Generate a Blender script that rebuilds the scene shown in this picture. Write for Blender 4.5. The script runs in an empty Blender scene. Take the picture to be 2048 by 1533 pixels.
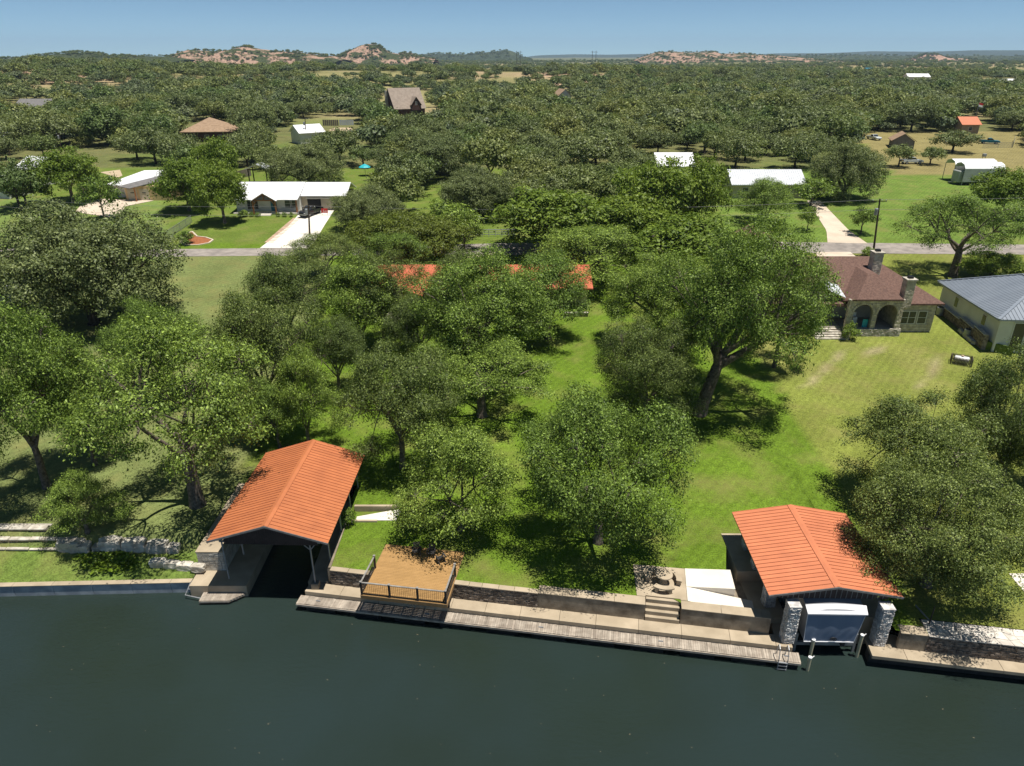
import bpy, bmesh, math, random
import numpy as np
from mathutils import Vector, Matrix

# ---------------------------------------------------------------- camera, world, sun, exposure
scene = bpy.context.scene
COL = scene.collection
FPX = 1409.0                      # focal length in photo pixels (2048 wide)
CZ = 33.0                         # drone height above the water
PITCH = math.atan(654.5 / FPX)    # horizon at row 112
cam_d = bpy.data.cameras.new('camera')
cam = bpy.data.objects.new('camera', cam_d); COL.objects.link(cam)
cam.location = (0, 0, CZ)
cam.rotation_euler = (math.pi / 2 - PITCH, 0, 0)
cam_d.sensor_width = 36.0
cam_d.lens = 36.0 * FPX / 2048.0
cam_d.clip_start = 0.5; cam_d.clip_end = 60000
scene.camera = cam

SUN_DIR = Vector((0.20, -0.08, 1.0)).normalized()      # towards the sun
sun_el = math.asin(SUN_DIR.z)
sun_az = math.atan2(SUN_DIR.x, SUN_DIR.y)              # clockwise from +Y
world = bpy.data.worlds.new('World'); scene.world = world; world.use_nodes = True
wn = world.node_tree
bg = wn.nodes['Background']
sky = wn.nodes.new('ShaderNodeTexSky'); sky.sky_type = 'NISHITA'; sky.sun_disc = False
sky.sun_elevation = sun_el; sky.sun_rotation = sun_az
sky.altitude = 1500; sky.air_density = 0.42; sky.dust_density = 0.0; sky.ozone_density = 1.0
tint = wn.nodes.new('ShaderNodeVectorMath'); tint.operation = 'MULTIPLY'; tint.inputs[1].default_value = (0.90, 1.06, 1.0)   # tints the sky alone, less red and greener
wn.links.new(sky.outputs[0], tint.inputs[0]); wn.links.new(tint.outputs[0], bg.inputs[0]); bg.inputs[1].default_value = 0.082
sl = bpy.data.lights.new('sun', 'SUN'); sl.energy = 5.0; sl.angle = math.radians(0.53); sl.color = (1.0, 0.955, 0.88)
so = bpy.data.objects.new('sun', sl); COL.objects.link(so)
so.rotation_euler = SUN_DIR.to_track_quat('Z', 'Y').to_euler()
vs = scene.view_settings
vs.view_transform = 'Standard'; vs.look = 'None'; vs.exposure = 0.32; vs.gamma = 1.0
vs.use_curve_mapping = False
scene.cycles.max_bounces = 6; scene.cycles.transparent_max_bounces = 4
scene.cycles.volume_bounces = 0

RNG = random.Random(7)
cp, sp = math.cos(PITCH), math.sin(PITCH)

# ---------------------------------------------------------------- terrain height and pixel helpers
def sstep(a, b, v):
    t = np.clip((v - a) / (b - a), 0, 1); return t * t * (3 - 2 * t)

def _hash(i, j, s):
    n = np.sin(i * 127.1 + j * 311.7 + s * 74.7) * 43758.5453
    return n - np.floor(n)

def vnoise(x, y, s=0.0):
    xi = np.floor(x); yi = np.floor(y); fx = x - xi; fy = y - yi
    fx = fx * fx * (3 - 2 * fx); fy = fy * fy * (3 - 2 * fy)
    a = _hash(xi, yi, s); b = _hash(xi + 1, yi, s); c = _hash(xi, yi + 1, s); d = _hash(xi + 1, yi + 1, s)
    return (a * (1 - fx) + b * fx) * (1 - fy) + (c * (1 - fx) + d * fx) * fy

def fbm(x, y, s=0.0, o=4):
    v = 0; a = 0.5
    for k in range(o):
        v = v + a * vnoise(x * 2 ** k, y * 2 ** k, s + k * 3.3); a *= 0.5
    return v

def gz(x, y):
    """ground height"""
    x = np.asarray(x, float); y = np.asarray(y, float)
    z = 2.1 + 0.04 * np.clip(y - 43, 0, 107) + 0.015 * np.clip(y - 150, 0, 250)
    # left lot: low strip by the seawall, terraces, then the lawn
    left = 1 - sstep(-21.6, -20.6, x)
    yl = 39.9 + 0.0 * x
    low = 0.85 + 0.55 * sstep(37.4, 40.0, y)
    zl = low + (2.45 - low) * sstep(yl + 0.1, yl + 0.9, y)
    z = np.where(y < 60, z * (1 - left) + zl * left * 1.0, z)
    z = np.where((y >= 43) & (y < 60), z * (1 - left) + np.maximum(zl, 2.1 + 0.04 * np.clip(y - 43, 0, 107)) * left, z)
    # rolling land far away
    far = sstep(330, 620, y)
    z = z + far * (26 * (fbm(x / 420.0 + 3.1, y / 420.0, 2.0, 3) - 0.42)) * (1 - 0.6 * sstep(1800, 3200, y))
    rise = 11 * np.exp(-(((x + 40) / 260.0) ** 2 + ((y - 760) / 120.0) ** 2))
    rise = rise + 9 * np.exp(-(((x + 330) / 240.0) ** 2 + ((y - 620) / 130.0) ** 2))
    z = z + rise
    return z

def g1(x, y): return float(gz(x, y))

def ray(px, py):
    a = (px - 1024) / FPX; b = (766.5 - py) / FPX
    return Vector((a, cp + b * sp, -sp + b * cp))

def W(px, py, z):
    """world point where the pixel's ray meets height z"""
    d = ray(px, py); t = (z - CZ) / d.z
    return Vector((d.x * t, d.y * t, z))

def WY(px, py, y):
    """world point where the pixel's ray meets the vertical plane Y = y"""
    d = ray(px, py); t = y / d.y
    return Vector((d.x * t, y, CZ + d.z * t))

def G(px, py):
    """world point where the pixel's ray meets the ground"""
    z = 2.1
    for _ in range(40):
        p = W(px, py, z); z2 = g1(p.x, p.y)
        if abs(z2 - z) < 1e-3: break
        z = z2 if _ < 6 else 0.5 * (z + z2)
    return W(px, py, z)

def proj(p):
    x, y, z = p[0], p[1], p[2] - CZ
    depth = y * cp - z * sp
    return 1024 + FPX * x / depth, 766.5 - FPX * (y * sp + z * cp) / depth, depth

# ---------------------------------------------------------------- materials
def newmat(name):
    m = bpy.data.materials.new(name); m.use_nodes = True
    nt = m.node_tree; return m, nt, nt.nodes['Principled BSDF']

def mat(name, c1, c2=None, scale=3.0, rough=0.7, spec=0.3, bump=0.0, bscale=None, metal=0.0, objrand=0.0, detail=5.0, contrast=(0.35, 0.65)):
    """two-tone noisy surface; objrand varies brightness from piece to piece"""
    m, nt, b = newmat(name); N = nt.nodes; L = nt.links
    b.inputs['Roughness'].default_value = rough
    b.inputs['Specular IOR Level'].default_value = spec
    b.inputs['Metallic'].default_value = metal
    c2 = c2 or tuple(v * 0.75 for v in c1)
    geo = N.new('ShaderNodeNewGeometry')
    no = N.new('ShaderNodeTexNoise'); no.inputs['Scale'].default_value = scale; no.inputs['Detail'].default_value = detail
    L.new(geo.outputs['Position'], no.inputs['Vector'])
    r = N.new('ShaderNodeValToRGB')
    r.color_ramp.elements[0].position = contrast[0]; r.color_ramp.elements[1].position = contrast[1]
    r.color_ramp.elements[0].color = (*c2, 1); r.color_ramp.elements[1].color = (*c1, 1)
    L.new(no.outputs[0], r.inputs[0])
    out = r.outputs[0]
    if objrand:
        oi = N.new('ShaderNodeObjectInfo')
        mr = N.new('ShaderNodeMapRange'); mr.inputs[3].default_value = 1 - objrand; mr.inputs[4].default_value = 1 + objrand
        L.new(oi.outputs['Random'], mr.inputs[0])
        mx = N.new('ShaderNodeVectorMath'); mx.operation = 'SCALE'
        L.new(out, mx.inputs[0]); L.new(mr.outputs[0], mx.inputs['Scale']); out = mx.outputs[0]
    L.new(out, b.inputs['Base Color'])
    if bump:
        n2 = N.new('ShaderNodeTexNoise'); n2.inputs['Scale'].default_value = bscale or scale * 4; n2.inputs['Detail'].default_value = 4
        L.new(geo.outputs['Position'], n2.inputs['Vector'])
        bp = N.new('ShaderNodeBump'); bp.inputs['Strength'].default_value = bump; bp.inputs['Distance'].default_value = 0.05
        L.new(n2.outputs[0], bp.inputs['Height']); L.new(bp.outputs[0], b.inputs['Normal'])
    return m

def leafmat(name, ca, cb, trans=0.22, hue=0.007, rough=0.5, spec=0.22):
    """leaf: tone varies leaf by leaf and tree by tree, lets some light through"""
    m, nt, b = newmat(name); N = nt.nodes; L = nt.links
    geo = N.new('ShaderNodeNewGeometry'); oi = N.new('ShaderNodeObjectInfo')
    r = N.new('ShaderNodeValToRGB')
    r.color_ramp.elements[0].color = (*ca, 1); r.color_ramp.elements[1].color = (*cb, 1)
    e_ = r.color_ramp.elements.new(0.62); e_.color = tuple(a * .68 + b * .32 for a, b in zip((*ca, 1), (*cb, 1)))  # random leaf tones; the few bright ones also paint in sunlit highlights
    L.new(geo.outputs['Random Per Island'], r.inputs[0])
    hs = N.new('ShaderNodeHueSaturation')
    m1 = N.new('ShaderNodeMapRange'); m1.inputs[3].default_value = 0.5 - hue; m1.inputs[4].default_value = 0.5 + hue
    L.new(oi.outputs['Random'], m1.inputs[0]); L.new(m1.outputs[0], hs.inputs['Hue'])
    m2 = N.new('ShaderNodeMapRange'); m2.inputs[3].default_value = 1.16; m2.inputs[4].default_value = 0.86
    L.new(oi.outputs['Random'], m2.inputs[0]); L.new(m2.outputs[0], hs.inputs['Value'])
    L.new(r.outputs[0], hs.inputs['Color'])
    L.new(hs.outputs[0], b.inputs['Base Color'])
    b.inputs['Roughness'].default_value = rough; b.inputs['Specular IOR Level'].default_value = spec
    tr = N.new('ShaderNodeBsdfTranslucent')
    br = N.new('ShaderNodeVectorMath'); br.operation = 'MULTIPLY'; br.inputs[1].default_value = (1.5, 1.5, 0.7)
    L.new(hs.outputs[0], br.inputs[0]); L.new(br.outputs[0], tr.inputs['Color'])
    mix = N.new('ShaderNodeMixShader'); mix.inputs[0].default_value = trans
    L.new(b.outputs[0], mix.inputs[1]); L.new(tr.outputs[0], mix.inputs[2])
    L.new(mix.outputs[0], nt.nodes['Material Output'].inputs['Surface'])
    return m

M = {}
M['roof_orange'] = mat('roof_orange', (0.60, 0.208, 0.10), (0.50, 0.172, 0.086), 0.9, rough=0.5, spec=0.3, objrand=0.045, contrast=(0.3, 0.7))
M['roof_burnt'] = mat('roof_burnt', (0.50, 0.17, 0.068), (0.40, 0.134, 0.056), 0.9, rough=0.5, spec=0.3, objrand=0.045, contrast=(0.3, 0.7))
M['roof_orange_trim'] = mat('roof_orange_trim', (0.58, 0.20, 0.10), (0.53, 0.18, 0.088), 0.8, rough=0.42, spec=0.35)
M['roof_seam_shade'] = mat('roof_seam_shade', (0.30, 0.09, 0.04), (0.26, 0.075, 0.033), 1.0, rough=0.5)  # ribs darker than the panels: their shadow lines put into the colour
M['roof_red'] = mat('roof_red', (0.55, 0.15, 0.075), (0.47, 0.12, 0.06), 0.6, rough=0.5)
M['brown_sheet'] = mat('brown_sheet', (0.075, 0.05, 0.045), (0.05, 0.034, 0.03), 2.0, rough=0.6)
M['concrete'] = mat('concrete', (0.45, 0.37, 0.265), (0.35, 0.285, 0.20), 0.9, rough=0.9, spec=0.15, bump=0.15, bscale=30, objrand=0.05)
M['concrete_new'] = mat('concrete_new', (0.74, 0.69, 0.60), (0.66, 0.61, 0.53), 0.7, rough=0.9, spec=0.15, bump=0.1, bscale=30)
M['concrete_wall'] = mat('concrete_wall', (0.36, 0.305, 0.23), (0.16, 0.13, 0.095), 1.6, rough=0.95, spec=0.1, bump=0.35, bscale=14, contrast=(0.3, 0.72))
M['seawall'] = mat('seawall', (0.40, 0.43, 0.45), (0.27, 0.30, 0.33), 1.1, rough=0.85, spec=0.2, contrast=(0.42, 0.6))
M['dark_stone'] = mat('dark_stone', (0.32, 0.26, 0.205), (0.12, 0.095, 0.075), 3.5, rough=0.9, spec=0.15, bump=0.5, bscale=20)
M['limestone'] = mat('limestone', (0.60, 0.56, 0.48), (0.36, 0.32, 0.26), 2.2, rough=0.9, spec=0.15, bump=0.6, bscale=9, objrand=0.14)
M['limestone_warm'] = mat('limestone_warm', (0.52, 0.40, 0.26), (0.27, 0.21, 0.15), 4.5, rough=0.9, spec=0.15, bump=0.6, bscale=12)
M['column_stone'] = mat('column_stone', (0.72, 0.70, 0.66), (0.42, 0.40, 0.38), 3.0, rough=0.9, spec=0.15, bump=0.5, bscale=14)
M['house_stone'] = mat('house_stone', (0.66, 0.59, 0.48), (0.40, 0.35, 0.27), 2.2, rough=0.9, spec=0.15, bump=0.4, bscale=12)
M['mortar'] = mat('mortar', (0.42, 0.38, 0.32), (0.33, 0.30, 0.25), 4, rough=0.95, spec=0.1)
M['dock_wood'] = mat('dock_wood', (0.40, 0.345, 0.28), (0.27, 0.225, 0.18), 2.5, rough=0.85, spec=0.15, objrand=0.22)
M['dock_dark'] = mat('dock_dark', (0.05, 0.045, 0.04), (0.03, 0.028, 0.025), 3, rough=0.8)
M['deck_board'] = mat('deck_board', (0.40, 0.235, 0.092), (0.35, 0.205, 0.078), 1.5, rough=0.6, spec=0.25, objrand=0.06)
M['deck_trim'] = mat('deck_trim', (0.30, 0.185, 0.085), (0.24, 0.145, 0.065), 1.5, rough=0.65)
M['dark_post'] = mat('dark_post', (0.055, 0.043, 0.036), (0.035, 0.028, 0.024), 3, rough=0.6)
M['rail_grey'] = mat('rail_grey', (0.30, 0.285, 0.26), (0.2, 0.19, 0.175), 3, rough=0.6)
M['steel'] = mat('steel', (0.45, 0.45, 0.46), (0.33, 0.33, 0.34), 3, rough=0.45, metal=0.3)
M['galv'] = mat('galv', (0.36, 0.37, 0.38), (0.26, 0.27, 0.28), 3, rough=0.5, metal=0.4)
M['black'] = mat('black', (0.02, 0.02, 0.021), (0.013, 0.013, 0.014), 4, rough=0.5)
M['chair'] = mat('chair', (0.062, 0.058, 0.056), (0.045, 0.042, 0.04), 4, rough=0.6)
M['canvas'] = mat('canvas', (0.20, 0.25, 0.34), (0.175, 0.22, 0.305), 0.9, rough=0.6, spec=0.3)
M['canvas_grey'] = mat('canvas_grey', (0.30, 0.305, 0.325), (0.25, 0.255, 0.275), 1.0, rough=0.75)
M['canvas_white'] = mat('canvas_white', (0.72, 0.72, 0.73), (0.63, 0.63, 0.65), 1.0, rough=0.7)
M['pvc'] = mat('pvc', (0.56, 0.51, 0.33), (0.45, 0.40, 0.26), 3, rough=0.5)
M['yellow'] = mat('yellow', (0.75, 0.42, 0.03), (0.62, 0.33, 0.02), 2, rough=0.35)
M['white_roof'] = mat('white_roof', (0.80, 0.80, 0.80), (0.72, 0.72, 0.73), 0.4, rough=0.5, spec=0.3)
M['galv_roof'] = mat('galv_roof', (0.62, 0.64, 0.66), (0.52, 0.54, 0.57), 0.5, rough=0.45, spec=0.4)
M['grey_roof'] = mat('grey_roof', (0.235, 0.265, 0.305), (0.205, 0.235, 0.275), 0.4, rough=0.42, spec=0.4, objrand=0.03)
M['shingle_brown'] = mat('shingle_brown', (0.185, 0.112, 0.088), (0.12, 0.072, 0.058), 5.0, rough=0.9, spec=0.15, bump=0.3, bscale=8)
M['shingle_tan'] = mat('shingle_tan', (0.36, 0.25, 0.165), (0.27, 0.185, 0.12), 1.5, rough=0.9, spec=0.15)
M['shingle_grey'] = mat('shingle_grey', (0.20, 0.19, 0.185), (0.15, 0.145, 0.14), 1.5, rough=0.9, spec=0.15)
M['shingle_taupe'] = mat('shingle_taupe', (0.33, 0.27, 0.22), (0.26, 0.21, 0.17), 1.0, rough=0.9, spec=0.15)
M['brick_dark'] = mat('brick_dark', (0.085, 0.045, 0.036), (0.055, 0.03, 0.026), 1.5, rough=0.9)
M['white_wall'] = mat('white_wall', (0.66, 0.65, 0.61), (0.58, 0.57, 0.53), 0.8, rough=0.85)
M['cream_wall'] = mat('cream_wall', (0.52, 0.46, 0.35), (0.44, 0.385, 0.29), 1.0, rough=0.85)
M['tan_wall'] = mat('tan_wall', (0.58, 0.42, 0.23), (0.5, 0.36, 0.2), 1.0, rough=0.85)
M['blue_wall'] = mat('blue_wall', (0.52, 0.60, 0.68), (0.46, 0.53, 0.61), 1.0, rough=0.8)
M['grey_siding'] = mat('grey_siding', (0.40, 0.41, 0.39), (0.33, 0.34, 0.325), 1.0, rough=0.6)
M['trim_white'] = mat('trim_white', (0.72, 0.71, 0.69), (0.65, 0.64, 0.62), 1.0, rough=0.6)
M['timber'] = mat('timber', (0.36, 0.16, 0.065), (0.28, 0.12, 0.05), 3, rough=0.6)
M['fence_wood'] = mat('fence_wood', (0.22, 0.18, 0.145), (0.15, 0.125, 0.10), 2, rough=0.9, objrand=0.12)
M['teal'] = mat('teal', (0.02, 0.17, 0.24), (0.016, 0.14, 0.2), 2, rough=0.4)
M['turquoise'] = mat('turquoise', (0.03, 0.45, 0.5), (0.025, 0.36, 0.42), 2, rough=0.5)
M['red'] = mat('red', (0.55, 0.025, 0.018), (0.42, 0.02, 0.015), 2, rough=0.5)
M['white'] = mat('white', (0.78, 0.78, 0.77), (0.7, 0.7, 0.69), 2, rough=0.5)
M['car_white'] = mat('car_white', (0.62, 0.66, 0.66), (0.56, 0.6, 0.6), 1, rough=0.25, spec=0.5)
M['car_black'] = mat('car_black', (0.018, 0.018, 0.021), (0.014, 0.014, 0.017), 1, rough=0.18, spec=0.6)
M['tyre'] = mat('tyre', (0.02, 0.02, 0.02), (0.014, 0.014, 0.014), 4, rough=0.85)
M['rim'] = mat('rim', (0.45, 0.45, 0.46), (0.35, 0.35, 0.36), 4, rough=0.35, metal=0.6)
M['pole'] = mat('pole', (0.095, 0.07, 0.052), (0.055, 0.04, 0.03), 3, rough=0.9)
M['wire'] = mat('wire', (0.20, 0.20, 0.20), (0.14, 0.14, 0.14), 2, rough=0.6)
M['asphalt'] = mat('asphalt', (0.34, 0.30, 0.265), (0.22, 0.195, 0.175), 0.7, rough=0.95, spec=0.15, bump=0.1, bscale=30)
M['drive'] = mat('drive', (0.62, 0.52, 0.41), (0.52, 0.43, 0.335), 0.35, rough=0.95, spec=0.15)
M['drive_white'] = mat('drive_white', (0.76, 0.71, 0.62), (0.69, 0.64, 0.555), 0.3, rough=0.95, spec=0.15)
M['mulch'] = mat('mulch', (0.34, 0.125, 0.05), (0.24, 0.085, 0.035), 3, rough=0.95)
M['dirt'] = mat('dirt', (0.50, 0.40, 0.27), (0.40, 0.31, 0.2), 0.6, rough=0.95)
M['paver'] = mat('paver', (0.52, 0.37, 0.26), (0.42, 0.3, 0.21), 1.5, rough=0.9, objrand=0.1)
M['flagstone'] = mat('flagstone', (0.70, 0.65, 0.57), (0.46, 0.415, 0.36), 1.6, rough=0.9, spec=0.15, objrand=0.14)
M['bark'] = mat('bark', (0.21, 0.175, 0.14), (0.085, 0.068, 0.055), 5, rough=0.95, spec=0.1, bump=0.5, bscale=14)
M['bark_dark'] = mat('bark_dark', (0.085, 0.068, 0.056), (0.04, 0.032, 0.027), 4, rough=0.95, spec=0.1)
M['granite'] = mat('granite', (0.52, 0.33, 0.235), (0.27, 0.17, 0.125), 0.12, rough=0.95, spec=0.1)
M['leaf_pecan'] = leafmat('leaf_pecan', (0.05, 0.088, 0.012), (0.33, 0.46, 0.085))
M['leaf_pecan_dark'] = leafmat('leaf_pecan_dark', (0.042, 0.068, 0.014), (0.2795, 0.351, 0.0936))
M['leaf_bright'] = leafmat('leaf_bright', (0.0874, 0.14, 0.0146), (0.2408, 0.3192, 0.047))
M['leaf_oak'] = leafmat('leaf_oak', (0.07, 0.094, 0.032), (0.2818, 0.3277, 0.1207), trans=0.16)
M['leaf_olive'] = leafmat('leaf_olive', (0.088, 0.1155, 0.0143), (0.2178, 0.2541, 0.0387), trans=0.16)
M['leaf_scrub'] = leafmat('leaf_scrub', (0.085, 0.115, 0.032), (0.28, 0.3304, 0.1064), trans=0.16, hue=0.03)
M['leaf_juniper'] = leafmat('leaf_juniper', (0.055, 0.078, 0.034), (0.20, 0.245, 0.105), trans=0.1, hue=0.02)
M['leaf_myrtle'] = leafmat('leaf_myrtle', (0.28, 0.05, 0.075), (0.42, 0.09, 0.13), trans=0.12)
M['leaf_vine'] = leafmat('leaf_vine', (0.10, 0.16, 0.012), (0.17, 0.25, 0.022), trans=0.15)

def window_mat():
    m, nt, b = newmat('window_glass')
    b.inputs['Base Color'].default_value = (0.03, 0.035, 0.04, 1); b.inputs['Roughness'].default_value = 0.08
    b.inputs['Specular IOR Level'].default_value = 0.6
    return m
M['glass'] = window_mat()

def water_mat():
    m, nt, b = newmat('lake_water'); N = nt.nodes; L = nt.links
    b.inputs['Roughness'].default_value = 0.04; b.inputs['IOR'].default_value = 1.33
    b.inputs['Specular IOR Level'].default_value = 1.0
    geo = N.new('ShaderNodeNewGeometry')
    n0 = N.new('ShaderNodeTexNoise'); n0.inputs['Scale'].default_value = 0.09; n0.inputs['Detail'].default_value = 3
    L.new(geo.outputs['Position'], n0.inputs['Vector'])
    r = N.new('ShaderNodeValToRGB'); r.color_ramp.elements[0].position = 0.38; r.color_ramp.elements[1].position = 0.62
    r.color_ramp.elements[0].color = (0.0185, 0.0290, 0.0225, 1); r.color_ramp.elements[1].color = (0.0205, 0.0335, 0.0305, 1)
    L.new(n0.outputs[0], r.inputs[0]); L.new(r.outputs[0], b.inputs['Base Color'])
    mp = N.new('ShaderNodeMapping'); mp.inputs['Rotation'].default_value = (0, 0, math.radians(35)); mp.inputs['Scale'].default_value = (1.0, 2.6, 1.0)
    L.new(geo.outputs['Position'], mp.inputs[0])
    n1 = N.new('ShaderNodeTexNoise'); n1.inputs['Scale'].default_value = 1.6; n1.inputs['Detail'].default_value = 3
    n2 = N.new('ShaderNodeTexNoise'); n2.inputs['Scale'].default_value = 5.5; n2.inputs['Detail'].default_value = 3
    L.new(mp.outputs[0], n1.inputs['Vector']); L.new(mp.outputs[0], n2.inputs['Vector'])
    ad = N.new('ShaderNodeMath'); ad.operation = 'MULTIPLY_ADD'; ad.inputs[1].default_value = 0.35
    L.new(n2.outputs[0], ad.inputs[0]); L.new(n1.outputs[0], ad.inputs[2])
    bp = N.new('ShaderNodeBump'); bp.inputs['Strength'].default_value = 0.42; bp.inputs['Distance'].default_value = 0.07
    L.new(ad.outputs[0], bp.inputs['Height']); L.new(bp.outputs[0], b.inputs['Normal'])
    return m
M['water'] = water_mat()

def ground_mat():
    m, nt, b = newmat('grass_ground'); N = nt.nodes; L = nt.links
    b.inputs['Roughness'].default_value = 0.95; b.inputs['Specular IOR Level'].default_value = 0.1
    at = N.new('ShaderNodeAttribute'); at.attribute_name = 'tone'
    geo = N.new('ShaderNodeNewGeometry')
    def noise(sc, det, lo, hi, p0=0.3, p1=0.7):
        n = N.new('ShaderNodeTexNoise'); n.inputs['Scale'].default_value = sc; n.inputs['Detail'].default_value = det
        L.new(geo.outputs['Position'], n.inputs['Vector'])
        mr = N.new('ShaderNodeMapRange'); mr.inputs[1].default_value = p0; mr.inputs[2].default_value = p1
        mr.inputs[3].default_value = lo; mr.inputs[4].default_value = hi
        L.new(n.outputs[0], mr.inputs[0]); return mr.outputs[0]
    a = noise(0.22, 4, 0.86, 1.14); c = noise(2.2, 4, 0.85, 1.15); d = noise(9, 4, 0.62, 1.38)
    m1 = N.new('ShaderNodeMath'); m1.operation = 'MULTIPLY'; L.new(a, m1.inputs[0]); L.new(c, m1.inputs[1])
    m2 = N.new('ShaderNodeMath'); m2.operation = 'MULTIPLY'; L.new(m1.outputs[0], m2.inputs[0]); L.new(d, m2.inputs[1])
    wv = N.new('ShaderNodeTexWave'); wv.inputs['Scale'].default_value = 0.42; wv.inputs['Distortion'].default_value = 2.5; wv.inputs['Detail'].default_value = 2; wv.inputs['Detail Scale'].default_value = 0.25
    mpw = N.new('ShaderNodeMapping'); mpw.inputs['Rotation'].default_value = (0, 0, math.radians(38)); L.new(geo.outputs['Position'], mpw.inputs[0]); L.new(mpw.outputs[0], wv.inputs['Vector'])
    mw = N.new('ShaderNodeMapRange'); mw.inputs[3].default_value = 0.94; mw.inputs[4].default_value = 1.06; L.new(wv.outputs['Fac'], mw.inputs[0])
    m3 = N.new('ShaderNodeMath'); m3.operation = 'MULTIPLY'; L.new(m2.outputs[0], m3.inputs[0]); L.new(mw.outputs[0], m3.inputs[1]); m2 = m3
    s = N.new('ShaderNodeVectorMath'); s.operation = 'SCALE'; L.new(at.outputs['Color'], s.inputs[0]); L.new(m2.outputs[0], s.inputs['Scale'])
    # dry straw flecks
    mx = N.new('ShaderNodeMix'); mx.data_type = 'RGBA'
    f = noise(0.33, 5, 0.0, 0.5, 0.48, 0.76)
    L.new(f, mx.inputs[0]); L.new(s.outputs[0], mx.inputs[6]); mx.inputs[7].default_value = (0.235, 0.20, 0.075, 1)
    L.new(mx.outputs[2], b.inputs['Base Color'])
    n = N.new('ShaderNodeTexNoise'); n.inputs['Scale'].default_value = 14; n.inputs['Detail'].default_value = 3
    L.new(geo.outputs['Position'], n.inputs['Vector'])
    bp = N.new('ShaderNodeBump'); bp.inputs['Strength'].default_value = 0.5; bp.inputs['Distance'].default_value = 0.08
    L.new(n.outputs[0], bp.inputs['Height']); L.new(bp.outputs[0], b.inputs['Normal'])
    return m
M['ground'] = ground_mat()

# ---------------------------------------------------------------- mesh helpers
class MB:
    def __init__(s): s.v = []; s.f = []
    def poly(s, pts):
        o = len(s.v); s.v += [tuple(p) for p in pts]; s.f.append(tuple(range(o, o + len(pts))))
    def slab(s, pts, t):
        """ngon with thickness t extruded down"""
        n = len(pts); o = len(s.v)
        s.v += [tuple(p) for p in pts] + [(p[0], p[1], p[2] - t) for p in pts]
        s.f.append(tuple(range(o, o + n))); s.f.append(tuple(range(o + 2 * n - 1, o + n - 1, -1)))
        for i in range(n):
            j = (i + 1) % n; s.f.append((o + i, o + n + i, o + n + j, o + j))
    def box(s, x0, x1, y0, y1, z0, z1, rz=0.0, c=None):
        pts = [(x0, y0), (x1, y0), (x1, y1), (x0, y1)]
        if rz:
            cx, cy = c if c else ((x0 + x1) / 2, (y0 + y1) / 2); ca, sa = math.cos(rz), math.sin(rz)
            pts = [(cx + (x - cx) * ca - (y - cy) * sa, cy + (x - cx) * sa + (y - cy) * ca) for x, y in pts]
        o = len(s.v)
        s.v += [(x, y, z0) for x, y in pts] + [(x, y, z1) for x, y in pts]
        for q in ((3, 2, 1, 0), (4, 5, 6, 7), (0, 1, 5, 4), (1, 2, 6, 5), (2, 3, 7, 6), (3, 0, 4, 7)):
            s.f.append(tuple(o + k for k in q))
    def bar(s, a, b, w, h=None, up=(0, 0, 1)):
        """rectangular bar from a to b"""
        h = h or w; a = Vector(a); b = Vector(b); d = (b - a).normalized(); u = Vector(up)
        if abs(d.dot(u)) > 0.98: u = Vector((1, 0, 0))
        sd = d.cross(u).normalized(); u = sd.cross(d)
        o = len(s.v)
        for p in (a, b):
            for i, j in ((-1, -1), (1, -1), (1, 1), (-1, 1)):
                s.v.append(tuple(p + sd * (i * w / 2) + u * (j * h / 2)))
        for q in ((3, 2, 1, 0), (4, 5, 6, 7), (0, 1, 5, 4), (1, 2, 6, 5), (2, 3, 7, 6), (3, 0, 4, 7)):
            s.f.append(tuple(o + k for k in q))
    def tube(s, pts, rad, n=6, cap=True):
        pts = [Vector(p) for p in pts]
        if not hasattr(rad, '__len__'): rad = [rad] * len(pts)
        rings = []
        for i, p in enumerate(pts):
            d = (pts[min(i + 1, len(pts) - 1)] - pts[max(i - 1, 0)]).normalized()
            u = Vector((0, 0, 1)) if abs(d.z) < 0.9 else Vector((1, 0, 0))
            a = d.cross(u).normalized(); b = a.cross(d)
            o = len(s.v); rings.append(o)
            for k in range(n):
                t = 2 * math.pi * k / n
                s.v.append(tuple(p + (a * math.cos(t) + b * math.sin(t)) * rad[i]))
        for i in range(len(pts) - 1):
            for k in range(n):
                s.f.append((rings[i] + k, rings[i] + (k + 1) % n, rings[i + 1] + (k + 1) % n, rings[i + 1] + k))
        if cap:
            s.f.append(tuple(rings[0] + k for k in range(n - 1, -1, -1))); s.f.append(tuple(rings[-1] + k for k in range(n)))
    def lathe(s, prof, n=20, c=(0, 0)):
        o = len(s.v)
        for r, z in prof:
            for k in range(n):
                t = 2 * math.pi * k / n; s.v.append((c[0] + r * math.cos(t), c[1] + r * math.sin(t), z))
        for i in range(len(prof) - 1):
            for k in range(n):
                s.f.append((o + i * n + k, o + i * n + (k + 1) % n, o + (i + 1) * n + (k + 1) % n, o + (i + 1) * n + k))
        s.f.append(tuple(o + k for k in range(n - 1, -1, -1))); s.f.append(tuple(o + (len(prof) - 1) * n + k for k in range(n)))
    def mesh(s, name, m, smooth=False):
        me = bpy.data.meshes.new(name); me.from_pydata(s.v, [], s.f); me.update()
        if m: me.materials.append(m)
        if smooth: me.polygons.foreach_set('use_smooth', [True] * len(me.polygons))
        return me
    def build(s, name, m, parent=None, smooth=False, bevel=0.0):
        o = obj(name, s.mesh(name, m, smooth), parent)
        if bevel:
            b = o.modifiers.new('bevel', 'BEVEL'); b.width = bevel; b.segments = 2; b.limit_method = 'ANGLE'
        return o

def obj(name, me, parent=None):
    o = bpy.data.objects.new(name, me); COL.objects.link(o)
    if parent: o.parent = parent
    return o

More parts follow.
